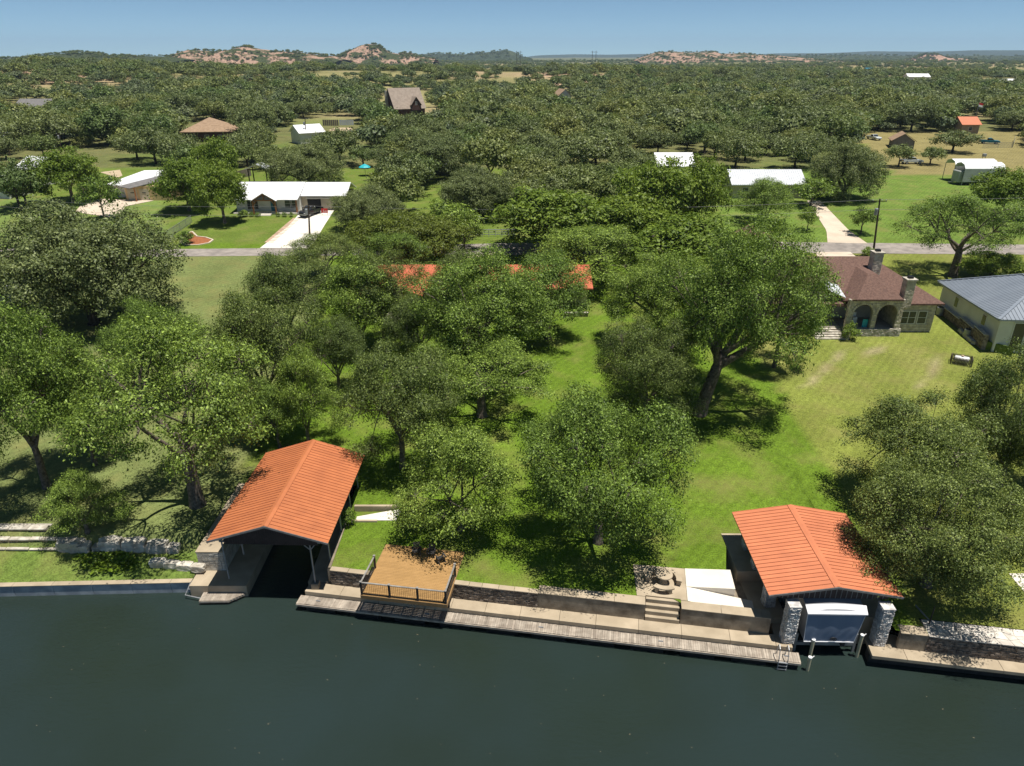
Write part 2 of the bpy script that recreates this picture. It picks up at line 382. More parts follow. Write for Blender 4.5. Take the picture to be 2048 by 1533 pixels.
def tag(o, label=None, cat=None, group=None, kind=None):
    if label: o['label'] = label
    if cat: o['category'] = cat
    if group: o['group'] = group
    if kind: o['kind'] = kind
    return o

def thing(name, label, cat, loc=(0, 0, 0), rz=0.0, group=None):
    o = bpy.data.objects.new(name, None); COL.objects.link(o); o.empty_display_size = 0.3
    o.location = loc; o.rotation_euler = (0, 0, rz)
    return tag(o, label, cat, group)

def copy_tree(o, parent=None):
    c = o.copy(); COL.objects.link(c); c.parent = parent
    for ch in o.children: copy_tree(ch, c)
    return c

def npmesh(name, verts, quads, m, smooth=False):
    me = bpy.data.meshes.new(name)
    nv, nq = len(verts), len(quads)
    me.vertices.add(nv); me.vertices.foreach_set('co', np.ascontiguousarray(verts, np.float32).ravel())
    me.loops.add(nq * 4); me.loops.foreach_set('vertex_index', np.ascontiguousarray(quads, np.int32).ravel())
    me.polygons.add(nq); me.polygons.foreach_set('loop_start', np.arange(0, nq * 4, 4, dtype=np.int32))
    if smooth: me.polygons.foreach_set('use_smooth', np.ones(nq, bool))
    me.update(calc_edges=True); me.validate()
    if m: me.materials.append(m)
    return me
# ---------------------------------------------------------------- shore frame (s along the dock, t inland)
SO = W(592, 1207, 0.6); SE = W(1605, 1327, 0.6)
SU = Vector((SE.x - SO.x, SE.y - SO.y, 0)).normalized(); SN = Vector((-SU.y, SU.x, 0))
SRZ = math.atan2(SU.y, SU.x)
def ST(s, t, z=0.0):
    p = SO + SU * s + SN * t; return Vector((p.x, p.y, z))
def st_y(x, t):
    """y of the line t = const at abscissa x"""
    s = (x - SO.x - SN.x * t) / SU.x
    return ST(s, t).y

# ---------------------------------------------------------------- ground sheet
def inpoly(px, py, poly):
    r = np.zeros(px.shape, bool); n = len(poly); j = n - 1
    for i in range(n):
        xi, yi = poly[i]; xj, yj = poly[j]
        c = ((yi > py) != (yj > py)) & (px < (xj - xi) * (py - yi) / (yj - yi + 1e-12) + xi)
        r ^= c; j = i
    return r

def ground_tone(X, Y, Z):
    depth = Y * cp - (Z - CZ) * sp
    px = 1024 + FPX * X / depth; py = 766.5 - FPX * (Y * sp + (Z - CZ) * cp) / depth
    C = np.zeros(X.shape + (3,))
    def put(mask, c, a=1.0):
        if not np.isscalar(a): a = a[..., None]
        C[...] = np.where(mask[..., None], C * (1 - a) + np.array(c) * a, C)
    full = np.ones(X.shape, bool)
    n1 = fbm(X / 38.0, Y / 38.0, 5.0); n2 = fbm(X / 9.0, Y / 9.0, 9.0)
    put(full, (0.108, 0.174, 0.017))                                           # watered lawn of the lot
    put(inpoly(px, py, [(-9000, 505), (662, 505), (408, 1168), (-9000, 1600)]), (0.150, 0.180, 0.060))      # paler lawn next door
    put(inpoly(px, py, [(-9000, 1100), (420, 1100), (420, 1300), (-9000, 1300)]), (0.125, 0.180, 0.036))
    put(inpoly(px, py, [(1392, 500), (9000, 500), (9000, 1600), (1885, 1330)]), (0.172, 0.200, 0.040))      # lawn of the stone house
    dry = np.clip((n2 - 0.42) * 4, 0, 1) * inpoly(px, py, [(1480, 650), (1840, 690), (1900, 800), (1700, 900), (1560, 800)])
    put(full, (0.235, 0.215, 0.075), dry * 0.6)
    for (xa, ya, xb, yb, wd) in ((1612, 775, 1690, 700, 9), (1842, 775, 1884, 712, 9), (1735, 705, 1760, 700, 12), (1810, 498, 1905, 497, 6)):
        t_ = np.clip(((px - xa) * (xb - xa) + (py - ya) * (yb - ya)) / ((xb - xa) ** 2 + (yb - ya) ** 2), 0, 1)
        dd_ = np.hypot(px - xa - t_ * (xb - xa), (py - ya - t_ * (yb - ya)) * 1.4); put(full, (0.30, 0.255, 0.14), np.clip(1.25 - dd_ / wd, 0, 1) * .8)      # worn tracks
    far = py < 487
    put(far, (0.118, 0.168, 0.028))                                            # lawns over the street
    put(inpoly(px, py, [(-9000, 395), (330, 395), (330, 520), (-9000, 520)]), (0.145, 0.205, 0.05))
    put(inpoly(px, py, [(1440, 330), (9000, 330), (9000, 500), (1440, 500)]), (0.125, 0.190, 0.034))
    put(inpoly(px, py, [(1690, 262), (9000, 262), (9000, 344), (1790, 352)]), (0.235, 0.200, 0.082))        # dry yard
    wood = (py < 335) & (px < 1690) | (py < 262)
    put(wood, (0.13, 0.135, 0.052))
    put(wood, (0.11, 0.17, 0.03), np.clip((n1 - 0.5) * 5, 0, 1) * (py > 225))
    scrub = sstep(260, 420, Y)
    put(full, (0.30, 0.265, 0.12), scrub * (0.45 + 0.5 * np.clip((n1 - 0.4) * 3, 0, 1)))
    n3 = fbm(X / 70.0 + 8, Y / 70.0, 12.0)
    put(full, (0.44, 0.29, 0.205), scrub * np.clip((n3 - 0.5) * 6, 0, 1) * 0.8)
    put(full, (0.10, 0.12, 0.06), sstep(1500, 3000, Y) * 0.8)
    return C

def build_ground():
    XL0, XL1 = -21.6, -12.25           # left boathouse notch
    XR0, XR1 = 10.98, 22.75             # right boathouse and ramp notch
    def y0_of(x, seg):
        if seg == 0: return 37.62 + 0.033 * (x + 21.1)
        if seg == 1: return 47.0
        if seg == 2: return st_y(x, 1.95 if not (8.1 < x < 10.98) else 2.7)
        if seg == 3: return 37.0 if x < 15.2 else 40.75
        return st_y(x, 1.95 if x < 24.6 else 3.2) + 0.03
    cols = []
    def seg_cols(a, b, seg, step=0.9):
        n = max(2, int((b - a) / step)); 
        for i in range(n + 1): cols.append((a + (b - a) * i / n, seg))
    seg_cols(-75, XL0, 0); seg_cols(XL0, XL1, 1); seg_cols(XL1, 8.09, 2); seg_cols(8.11, XR0, 2); seg_cols(XR0, 15.2, 3); seg_cols(15.2002, XR1, 3); seg_cols(XR1, 24.59, 4); seg_cols(24.61, 75, 4)
    near = [0, .01, .03, .06, .09, .12, .15, .18, .21, .24, .27, .3, .34, .38, .42, .47, .52, .58, .64, .7, .76, .82, .88, .94]
    rows = [('n', r) for r in near]
    y = 55.0; step = 0.9
    while y < 16000:
        rows.append(('f', y)); step = max(0.9, (y - 40) * 0.024); y += step
    nc, nr = len(cols), len(rows)
    X = np.zeros((nc, nr)); Y = np.zeros((nc, nr))
    for i, (c, seg) in enumerate(cols):
        y0 = y0_of(c, seg)
        for j, (k, v) in enumerate(rows):
            yy = y0 + (55 - y0) * v if k == 'n' else v
            X[i, j] = c * (1 + max(0, yy - 60) / 60.0); Y[i, j] = yy
    Z = gz(X, Y)
    # behind the shore walls the sheet tucks down a little to sit under the caps
    tone = ground_tone(X, Y, Z)
    V = np.stack([X, Y, Z], -1).reshape(-1, 3)
    idx = np.arange(nc * nr).reshape(nc, nr)
    Q = np.stack([idx[:-1, :-1], idx[1:, :-1], idx[1:, 1:], idx[:-1, 1:]], -1).reshape(-1, 4)
    me = npmesh('ground', V, Q, M['ground'], smooth=True)
    at = me.attributes.new('tone', 'FLOAT_COLOR', 'POINT')
    at.data.foreach_set('color', np.concatenate([tone.reshape(-1, 3), np.ones((nc * nr, 1))], 1).astype(np.float32).ravel())
    tag(obj('ground', me), kind='structure')
build_ground()

def lake():
    mb = MB(); mb.box(-400, 400, -250, 47.2, -3.0, 0.0)
    tag(mb.build('lake_water', M['water']), kind='structure')
lake()

def ribbon(name, left, right, lift, m, n=12, kind='structure', thick=0.0):
    """strip draped on the ground between two polylines of ground points"""
    def sample(pl, k):
        L = [0]
        for a, b in zip(pl, pl[1:]): L.append(L[-1] + (Vector(b[:2]) - Vector(a[:2])).length)
        t = L[-1] * k / n
        for i in range(len(pl) - 1):
            if t <= L[i + 1] + 1e-9:
                f = (t - L[i]) / max(1e-9, L[i + 1] - L[i]); return Vector(pl[i][:2]).lerp(Vector(pl[i + 1][:2]), f)
        return Vector(pl[-1][:2])
    V = []; F = []; mcols = 4
    for k in range(n + 1):
        a = sample(left, k); b = sample(right, k)
        for j in range(mcols + 1):
            p = a.lerp(b, j / mcols); V.append((p.x, p.y, g1(p.x, p.y) + lift))
    for k in range(n):
        for j in range(mcols):
            o = k * (mcols + 1) + j; F.append((o, o + 1, o + mcols + 2, o + mcols + 1))
    me = bpy.data.meshes.new(name); me.from_pydata(V, [], F); me.update(); me.materials.append(m)
    o = obj(name, me)
    # make sure the sheet faces up
    if me.polygons[0].normal.z < 0:
        me.flip_normals()
    if kind: o['kind'] = kind
    return o

# street across the lot fronts
ry0 = [G(x, yy) for x, yy in ((-600, 514), (330, 514), (560, 512), (1024, 511), (1500, 506), (2048, 510), (2700, 514))]
ry1 = [G(x, yy) for x, yy in ((-600, 497), (330, 499), (560, 497), (1024, 487), (1500, 484), (2048, 490), (2700, 492))]
ribbon('street', ry0, ry1, 0.035, M['asphalt'], n=60)
ribbon('driveway', [G(520, 497), G(575, 455), G(606, 420)], [G(622, 497), G(650, 450), G(672, 416)], 0.055, M['drive_white'], n=14)
ribbon('driveway', [G(1655, 486), G(1653, 462), G(1614, 402)], [G(1735, 488), G(1698, 462), G(1640, 402)], 0.055, M['drive'], n=14)
ribbon('driveway', [G(150, 425), G(170, 402), G(200, 398)], [G(232, 437), G(252, 413), G(308, 402)], 0.055, M['drive'], n=10)
ribbon('driveway', [G(1640, 523), G(1630, 505)], [G(1725, 524), G(1700, 505)], 0.057, M['drive'], n=4)
ribbon('driveway', [G(905, 519), G(985, 505)], [G(930, 519), G(1010, 505)], 0.057, M['drive'], n=4)
ribbon('dirt_patch', [G(200, 345), G(235, 356)], [G(240, 340), G(245, 352)], 0.03, M['dirt'], n=4)
ribbon('dirt_patch', [G(655, 262), G(668, 256)], [G(704, 263), G(704, 256)], 0.03, M['dirt'], n=4)

# ---------------------------------------------------------------- hills on the skyline
HILLS = []
def hill(name, D, prof, m, half, base=None, rough=0.0, step=6):
    """ridge whose crest follows the skyline at distance D; half = half depth in metres"""
    xs = np.arange(prof[0][0], prof[-1][0] + step, step, dtype=float)
    top = np.interp(xs, [p[0] for p in prof], [p[1] for p in prof])
    nv = 21; vs_ = np.linspace(-1, 1, nv)
    Xc = np.zeros((len(xs), nv)); Yc = np.zeros_like(Xc); Zc = np.zeros_like(Xc)
    for i, (x, t) in enumerate(zip(xs, top)):
        p = WY(x, t, D)
        for j, v in enumerate(vs_):
            yy = D + v * half; gzv = g1(p.x * yy / D, yy) - 3.0
            sh = math.cos(v * math.pi / 2) ** 1.3
            xx = p.x * (1 + 0.0 * v)
            nz = (fbm(np.array(xx / (half * 0.22)), np.array(yy / (half * 0.22)), 4.0) - 0.45) * rough * sh * (1 if abs(v) > 0.02 else 0.0)
            Xc[i, j] = xx; Yc[i, j] = yy; Zc[i, j] = gzv + max(0.0, p.z - gzv) * sh + nz
    V = np.stack([Xc, Yc, Zc], -1).reshape(-1, 3)
    idx = np.arange(len(V)).reshape(Xc.shape)
    Q = np.stack([idx[:-1, :-1], idx[1:, :-1], idx[1:, 1:], idx[:-1, 1:]], -1).reshape(-1, 4)
    o = obj(name, npmesh(name, V, Q, m)); tag(o, kind='structure')
    HILLS.append((Xc, Yc, Zc))
    return o

def hill_mat(name, scrub, rock, rockiness, sc):
    m, nt, b = newmat(name); N = nt.nodes; L = nt.links
    b.inputs['Roughness'].default_value = 0.95; b.inputs['Specular IOR Level'].default_value = 0.05
    geo = N.new('ShaderNodeNewGeometry')
    n = N.new('ShaderNodeTexNoise'); n.inputs['Scale'].default_value = sc; n.inputs['Detail'].default_value = 7; n.inputs['Roughness'].default_value = 0.65
    L.new(geo.outputs['Position'], n.inputs['Vector'])
    r = N.new('ShaderNodeValToRGB'); r.color_ramp.elements[0].position = 0.56 - rockiness; r.color_ramp.elements[1].position = 0.62 - rockiness
    r.color_ramp.elements[0].color = (*scrub, 1); r.color_ramp.elements[1].color = (*rock, 1)
    L.new(n.outputs[0], r.inputs[0])
    n2 = N.new('ShaderNodeTexNoise'); n2.inputs['Scale'].default_value = sc * 9; n2.inputs['Detail'].default_value = 4
    L.new(geo.outputs['Position'], n2.inputs['Vector'])
    mr = N.new('ShaderNodeMapRange'); mr.inputs[1].default_value = 0.3; mr.inputs[2].default_value = 0.7; mr.inputs[3].default_value = 0.6; mr.inputs[4].default_value = 1.25
    L.new(n2.outputs[0], mr.inputs[0])
    s = N.new('ShaderNodeVectorMath'); s.operation = 'SCALE'; L.new(r.outputs[0], s.inputs[0]); L.new(mr.outputs[0], s.inputs['Scale'])
    L.new(s.outputs[0], b.inputs['Base Color'])
    bp = N.new('ShaderNodeBump'); bp.inputs['Strength'].default_value = 1.0; bp.inputs['Distance'].default_value = 6.0
    L.new(n2.outputs[0], bp.inputs['Height']); L.new(bp.outputs[0], b.inputs['Normal'])
    return m
M['hill_rock'] = hill_mat('hill_rock', (0.07, 0.085, 0.035), (0.44, 0.29, 0.21), 0.085, 0.025)
M['hill_scrub'] = hill_mat('hill_scrub', (0.06, 0.075, 0.032), (0.34, 0.25, 0.15), -0.06, 0.02)
M['hill_dark'] = hill_mat('hill_dark', (0.05, 0.065, 0.035), (0.08, 0.095, 0.045), 0.0, 0.01)
M['hill_far'] = hill_mat('hill_far', (0.05, 0.065, 0.035), (0.07, 0.085, 0.045), 0.0, 0.003)

hill('hill', 9000, [(-400, 116), (0, 115), (60, 117), (150, 119)], M['hill_far'], 700, step=30)
hill('hill', 1700, [(-260, 125), (-60, 121), (50, 116), (110, 109), (150, 106), (170, 105), (205, 110), (260, 111), (330, 114), (380, 120)], M['hill_scrub'], 260, rough=6)
hill('hill', 1850, [(318, 122), (350, 115), (365, 105), (385, 101), (420, 102), (450, 104), (480, 97), (497, 93), (515, 98), (550, 103), (590, 104), (615, 109), (640, 111), (665, 113), (690, 120)], M['hill_rock'], 210, rough=8)
hill('hill', 2100, [(640, 121), (672, 113), (690, 106), (705, 99), (718, 92), (735, 88), (752, 90), (765, 97), (778, 107), (800, 110), (820, 107), (835, 112), (870, 120)], M['hill_rock'], 160, rough=10, step=4)
hill('hill', 4200, [(780, 118), (840, 109), (880, 108), (930, 109), (975, 105), (1000, 103), (1017, 101), (1030, 105), (1042, 113), (1060, 119)], M['hill_dark'], 420, rough=10)
hill('hill', 11000, [(1030, 118), (1075, 111), (1150, 109), (1220, 110), (1295, 108), (1360, 112), (1400, 118)], M['hill_far'], 900, step=20)
hill('hill', 2700, [(1270, 122), (1292, 112), (1310, 105), (1345, 103), (1380, 106), (1425, 104), (1440, 108), (1475, 107), (1530, 111), (1600, 116), (1660, 122)], M['hill_rock'], 260, rough=8)
hill('hill', 9500, [(1420, 116), (1480, 110), (1560, 107), (1650, 107), (1745, 103), (1850, 104), (1950, 101), (2048, 101), (2300, 100), (2600, 104)], M['hill_far'], 900, step=25)
hill('hill', 3200, [(1815, 122), (1838, 114), (1852, 110), (1870, 110), (1890, 116), (1925, 119), (1960, 123)], M['granite'], 130, rough=8)
hill('hill', 4500, [(1480, 121), (1560, 112), (1700, 110), (1800, 112), (1950, 112), (2100, 113), (2500, 116)], M['hill_scrub'], 420, rough=8, step=16)

# ---------------------------------------------------------------- waterfront masses
def st_box(mb, s0, s1, t0, t1, z0, z1):
    pts = [ST(s0, t0), ST(s1, t0), ST(s1, t1), ST(s0, t1)]
    o = len(mb.v)
    mb.v += [(p.x, p.y, z0) for p in pts] + [(p.x, p.y, z1) for p in pts]
    for q in ((3, 2, 1, 0), (4, 5, 6, 7), (0, 1, 5, 4), (1, 2, 6, 5), (2, 3, 7, 6), (3, 0, 4, 7)): mb.f.append(tuple(o + k for k in q))

def stone_face(mb, a, b, z0, z1, depth, nrm, rw=(0.18, 0.5), rh=(0.08, 0.16), rnd=None, jit=0.03, skip=None, gap=0.012):
    """courses of uneven flat stones standing proud of a wall face from a to b (2D points); nrm = outward 2D normal"""
    rnd = rnd or RNG
    a = Vector(a[:2]); b = Vector(b[:2]); L = (b - a).length; d = (b - a) / L; n = Vector(nrm[:2]).normalized()
    z = z0
    while z < z1 - 0.02:
        h = min(rnd.uniform(*rh), z1 - z); u = rnd.uniform(-0.2, 0)
        while u < L:
            w = rnd.uniform(*rw); u0 = max(0, u) + gap / 2; u1 = min(L, u + w) - gap / 2; u += w
            if u1 - u0 < 0.03: continue
            if skip and skip((u0 + u1) / 2, z + h / 2, u1 - u0, h): continue
            e = depth + rnd.uniform(-jit, jit); zz0 = z + gap / 2; zz1 = z + h - gap / 2
            k = rnd.uniform(0, 0.015); o = len(mb.v)
            for (uu, zz) in ((u0, zz0), (u1, zz0), (u1, zz1), (u0, zz1)):
                p = a + d * uu; mb.v.append((p.x, p.y, zz))
            for (uu, zz) in ((u0 + k, zz0 + k), (u1 - k, zz0 + k), (u1 - k, zz1 - k), (u0 + k, zz1 - k)):
                p = a + d * uu + n * (e + rnd.uniform(-0.3, 0.3) * jit); mb.v.append((p.x, p.y, zz))
            for q in ((4, 5, 6, 7), (0, 1, 5, 4), (1, 2, 6, 5), (2, 3, 7, 6), (3, 0, 4, 7)): mb.f.append(tuple(o + i for i in q))
        z += h

# long lakeside walkway of poured slabs, each its own piece
walk = tag(MB().build('lakeside_walkway', M['concrete']), kind='structure')
s = 0.25; k = 0
while s < 30.2:
    e = min(30.2, s + RNG.uniform(2.2, 2.9))
    mb = MB(); st_box(mb, s + 0.008, e - 0.008, 0.86, 1.78, -1.2, 0.9 + RNG.uniform(-0.008, 0.008)); mb.build('slab', M['concrete'], walk, bevel=0.015); s = e
# right-hand walkway beyond the right boathouse
mb = MB(); st_box(mb, 35.66, 37.6, 0.95, 2.9, 0.66, 0.897); mb.build('slab', M['concrete'], walk, bevel=0.015)
s = 37.61
while s < 52:
    e = s + 2.6
    mb = MB(); st_box(mb, s + 0.008, e - 0.008, 0.95, 1.95, 0.66, 0.9 + RNG.uniform(-0.006, 0.006)); mb.build('slab', M['concrete'], walk, bevel=0.015); s = e
mb = MB(); st_box(mb, 35.67, 52.2, 1.35, 1.93, -1.4, 0.655); mb.build('substructure', M['dock_dark'], walk)  # recessed support, near-black to paint in the shadow below the slab lip
mb = MB(); st_box(mb, 30.21, 31.15, 0.86, 3.0, -1.2, 0.895); mb.build('slab', M['concrete'], walk, bevel=0.015)

SNN = (-SN.x, -SN.y)
def stone_wall(s0, s1, label, t=1.78, top=2.1, m='dark_stone', rw=(0.2, 0.55), rh=(0.07, 0.15)):
    w = thing('retaining_wall', label, 'wall', ST(s0, t, 0.9), 0)
    loc = Vector(w.location)
    def sh(mb):
        mb.v = [(x - loc.x, y - loc.y, z - loc.z) for x, y, z in mb.v]; return mb
    mb = MB(); st_box(mb, s0, s1, t + 0.03, t + 0.32, -0.5, top - 0.07); sh(mb).build('core', M['mortar'], w)
    mb = MB(); stone_face(mb, ST(s0, t + 0.03), ST(s1, t + 0.03), 0.9, top - 0.07, 0.05, SNN, rw, rh); tag(sh(mb).build('stones', M[m], w), kind='stuff')
    u = s0
    while u < s1 - 0.05:
        e = min(s1, u + RNG.uniform(0.7, 1.3)); mb = MB()
        st_box(mb, u + 0.01, e - 0.01, t - 0.05, t + 0.36, top - 0.07, top + 0.02 + RNG.uniform(-0.01, 0.015)); sh(mb).build('cap_stone', M['concrete'], w, bevel=0.02); u = e
    return w
stone_wall(1.75, 4.7, 'low dark stone retaining wall between left boathouse and tan deck')
stone_wall(9.9, 15.65, 'dark stone retaining wall right of the tan deck')

def conc_wall(s0, s1, label):
    w = thing('retaining_wall', label, 'wall', ST(s0, 1.78, 0.9), 0); loc = Vector(w.location)
    def sh(mb):
        mb.v = [(x - loc.x, y - loc.y, z - loc.z) for x, y, z in mb.v]; return mb
    mb = MB(); st_box(mb, s0, s1, 1.78, 2.05, -0.5, 2.06); sh(mb).build('wall_face', M['concrete_wall'], w, bevel=0.02)
    u = s0
    while u < s1 - 0.05:
        e = min(s1, u + 2.4); mb = MB(); st_box(mb, u + 0.008, e - 0.008, 1.76, 2.5, 2.062, 2.13); sh(mb).build('cap_slab', M['concrete'], w, bevel=0.015); u = e
    return w
conc_wall(15.66, 22.38, 'stained concrete retaining wall left of the lakeside steps')
conc_wall(37.25, 38.78, 'short stained concrete wall between the right boathouse and the flagstone terrace')
conc_wall(24.56, 29.9, 'stained concrete retaining wall right of the lakeside steps')

# steps down to the walkway
stp = thing('concrete_steps', 'concrete steps of four treads leading down to the dock walkway', 'steps', ST(22.4, 1.75, 0.9), SRZ)
for i in range(4):
    mb = MB(); mb.box(0.02, 2.12, -0.02 + 0.22 * i, 0.86, -1.0 if i == 0 else 0.29 * i + 0.002, 0.29 * (i + 1))
    mb.build('tread', M['concrete'], stp, bevel=0.02)

# patio, white slabs, ramp
def flat(name, pts, z, t, m, label=None, cat=None, bevel=0.0, parent=None, kind='structure'):
    mb = MB(); mb.slab([(p[0], p[1], z) for p in pts], t); o = mb.build(name, m, parent, bevel=bevel)
    if kind: o['kind'] = kind
    return o
flat('patio', [ST(21.85, 2.52), ST(22.38, 2.52), ST(22.38, 2.62), ST(24.55, 2.62), ST(24.55, 2.52), ST(24.95, 2.52), ST(24.97, 5.6), ST(21.6, 5.52)], 2.135, 0.9, M['concrete'])
flat('patio', [ST(24.98, 3.85), ST(28.05, 4.1), ST(27.95, 5.95), ST(24.99, 5.62)], 2.139, 2.6, M['concrete_new'])
mb = MB()   # ramp falling towards the boathouse
a, b, c, d = ST(24.98, 2.53, 2.139), ST(29.2, 2.55, 1.35), ST(29.2, 4.07, 1.35), ST(24.98, 3.84, 2.139)
mb.slab([a, b, c, d], 1.6); tag(mb.build('ramp', M['concrete_new']), kind='structure')
mb = MB(); mb.box(15.15, 17.1, 33.55, 36.9, -1.5, 1.32); tag(mb.build('landing', M['concrete']), kind='structure')
mb = MB(); mb.box(14.9, 17.1, 36.92, 41.0, -1.5, 2.14); tag(mb.build('landing', M['concrete']), kind='structure')
mb = MB(); mb.box(21.25, 23.05, 32.75, 41.0, -1.5, 2.13); tag(mb.build('landing', M['concrete']), kind='structure')
mb = MB(); mb.box(17.11, 21.24, 40.2, 41.2, -1.5, 2.12); tag(mb.build('slip_end_wall', M['concrete_wall']), kind='structure')
mb = MB(); mb.box(11.0, 15.14, 35.2, 37.15, -0.5, 1.30); tag(mb.build('landing', M['concrete_wall']), kind='structure')

# left slip: ledges, block wall, end wall
mb = MB(); mb.box(-21.55, -17.75, 36.95, 47.3, -1.6, 0.9); tag(mb.build('slip_ledge', M['concrete']), kind='structure')
mb = MB(); mb.box(-13.72, -12.3, 37.35, 47.3, -1.6, 0.9); tag(mb.build('slip_ledge', M['concrete']), kind='structure')
mb = MB(); mb.box(-17.74, -13.73, 46.6, 47.3, -1.6, 2.05); tag(mb.build('slip_end_wall', M['concrete_wall']), kind='structure')
bw = thing('block_wall', 'pale block retaining wall inside the left boathouse', 'wall', (-20.6, 38.5, 0.9), 0)
mb = MB(); mb.box(-0.85, 0.95, 0.03, 8.5, 0, 1.5); mb.build('core', M['mortar'], bw)
mb = MB(); stone_face(mb, (-0.85, 0.03), (0.95, 0.03), 0.0, 1.5, 0.03, (0, -1), (0.38, 0.42), (0.2, 0.2), jit=0.006)
stone_face(mb, (0.95, 0.03), (0.95, 8.5), 0.0, 1.5, 0.03, (1, 0), (0.38, 0.42), (0.2, 0.2), jit=0.006); tag(mb.build('blocks', M['limestone'], bw), kind='stuff')
mb = MB(); mb.box(-0.9, 1.02, 0.0, 8.5, 1.502, 1.58); mb.build('cap', M['concrete'], bw)
# wall on the right of the left boathouse (between its ledge and the lawn)
mb = MB(); mb.box(-12.29, -12.05, 37.3, 47.3, -0.5, 2.16); tag(mb.build('slip_side_wall', M['concrete_wall']), kind='structure')

# seawall of the left lot, in panels
sw = thing('seawall', 'pale blue-grey concrete seawall along the neighbouring lawn on the left', 'wall', (-21.2, 37.6, 0), 0)
xx = -75.0; ang = math.atan(0.033)
while xx < -21.7:
    e = min(-21.6, xx + 2.6); y_a = 37.62 + 0.033 * (xx + 21.1); y_b = 37.62 + 0.033 * (e + 21.1)
    mb = MB(); pts = [(xx + .01 + 21.2, y_a - 37.85), (e - .01 + 21.2, y_b - 37.85), (e - .01 + 21.2, y_b - 37.58), (xx + .01 + 21.2, y_a - 37.58)]
    mb.slab([(p[0], p[1], 0.84) for p in pts], 2.2); mb.build('wall_panel', M['seawall'], sw, bevel=0.02)
    mb = MB(); mb.slab([(pts[0][0], pts[0][1] - .05, 0.9), (pts[1][0], pts[1][1] - .05, 0.9), (pts[2][0], pts[2][1] + .08, 0.9), (pts[3][0], pts[3][1] + .08, 0.9)], 0.055)
    mb.build('cap', M['concrete'], sw, bevel=0.01); xx = e

# terraced limestone walls and boulders of the left lot
def rock(name, loc, size, rz, label, seed, group=None, m='limestone'):
    rnd = random.Random(seed); bm = bmesh.new(); bmesh.ops.create_cube(bm, size=1.0)
    bmesh.ops.subdivide_edges(bm, edges=bm.edges[:], cuts=3, use_grid_fill=True)
    for v in bm.verts:
        c = v.co; n = c.length; f = 0.86 + 0.14 * (0.5 / max(abs(c.x), abs(c.y), abs(c.z), 1e-3)) * 1.0 / max(1.0, n * 1.25)
        nz = vnoise(np.array(c.x * 3.1 + seed), np.array(c.y * 3.1 + c.z * 2.3), seed)
        v.co = c * (0.9 + 0.18 * float(nz)) + Vector((rnd.uniform(-.03, .03), rnd.uniform(-.03, .03), rnd.uniform(-.03, .03)))
        if n > 0.75: v.co *= 0.9
    me = bpy.data.meshes.new(name); bm.to_mesh(me); bm.free(); me.materials.append(M[m])
    o = obj(name, me); o.location = loc; o.scale = size; o.rotation_euler = (0, 0, rz)
    return tag(o, label, 'rock', group) if label else o

tw = thing('terrace_wall', 'stepped limestone terrace walls in three tiers at left edge', 'wall', (-34, 40.0, 1.3), 0)
for i, (dy, zt) in enumerate(((0.0, 0.32), (0.42, 0.85), (0.95, 1.35))):
    mb = MB(); x0, x1 = -36.0, (3.6, 2.6, 1.0)[i]
    stone_face(mb, (x0, dy), (x1, dy), -0.3 if i == 0 else zt - 0.62, zt - 0.12, 0.05, (0, -1), (0.12, 0.4), (0.06, 0.13)); tag(mb.build('stones', M['limestone_warm'], tw), kind='stuff')
    mb = MB(); mb.box(x0, x1, dy + 0.0, dy + 0.7, -0.6, zt - 0.13); mb.build('core', M['mortar'], tw)
    u = x0
    while u < x1:
        e = min(x1, u + RNG.uniform(0.8, 1.7)); mb = MB(); mb.box(u + .015, e - .015, dy - 0.12 + RNG.uniform(-.03, .03), dy + 0.38, zt - 0.12, zt + RNG.uniform(-.02, .03)); mb.build('cap_stone', M['limestone'], tw, bevel=0.05); u = e
bl = [(138, 1088, 1.3, .8, .75, 'first pale limestone boulder beside the terrace wall'), (158, 1090, .9, .8, .8, 'tall grey boulder second in the row by the terrace wall'), (172, 1094, .8, .8, .75, 'third boulder in the limestone row, narrow and grey'),
      (197, 1092, .55, .6, .5, 'smallest boulder in the limestone row'), (225, 1086, 1.5, .8, .8, 'long pale boulder in the middle of the limestone row'), (272, 1088, 1.6, .8, .8, 'long squared boulder right of the middle in the limestone row'),
      (318, 1092, 1.4, .8, .75, 'second boulder from the right end of the limestone row'), (350, 1094, .75, .7, .6, 'rounded boulder at the right end of the limestone row'),
      (318, 1122, 1.1, .55, .5, 'low shaded block on the grass slope left of the boathouse'), (345, 1125, 1.0, .5, .5, 'middle block of the low shaded stone row by the boathouse'), (372, 1129, 1.0, .5, .5, 'third block of the low shaded stone row by the boathouse'), (398, 1132, .9, .5, .5, 'block nearest the boathouse in the low shaded stone row')]
for i, (px, py, a, b, c, lab) in enumerate(bl):
    p = G(px, py + 8); rock('limestone_boulder', (p.x, p.y, g1(p.x, p.y) + c * 0.36), (a, b, c), RNG.uniform(-.08, .08), lab, i + 3, 'limestone boulders')

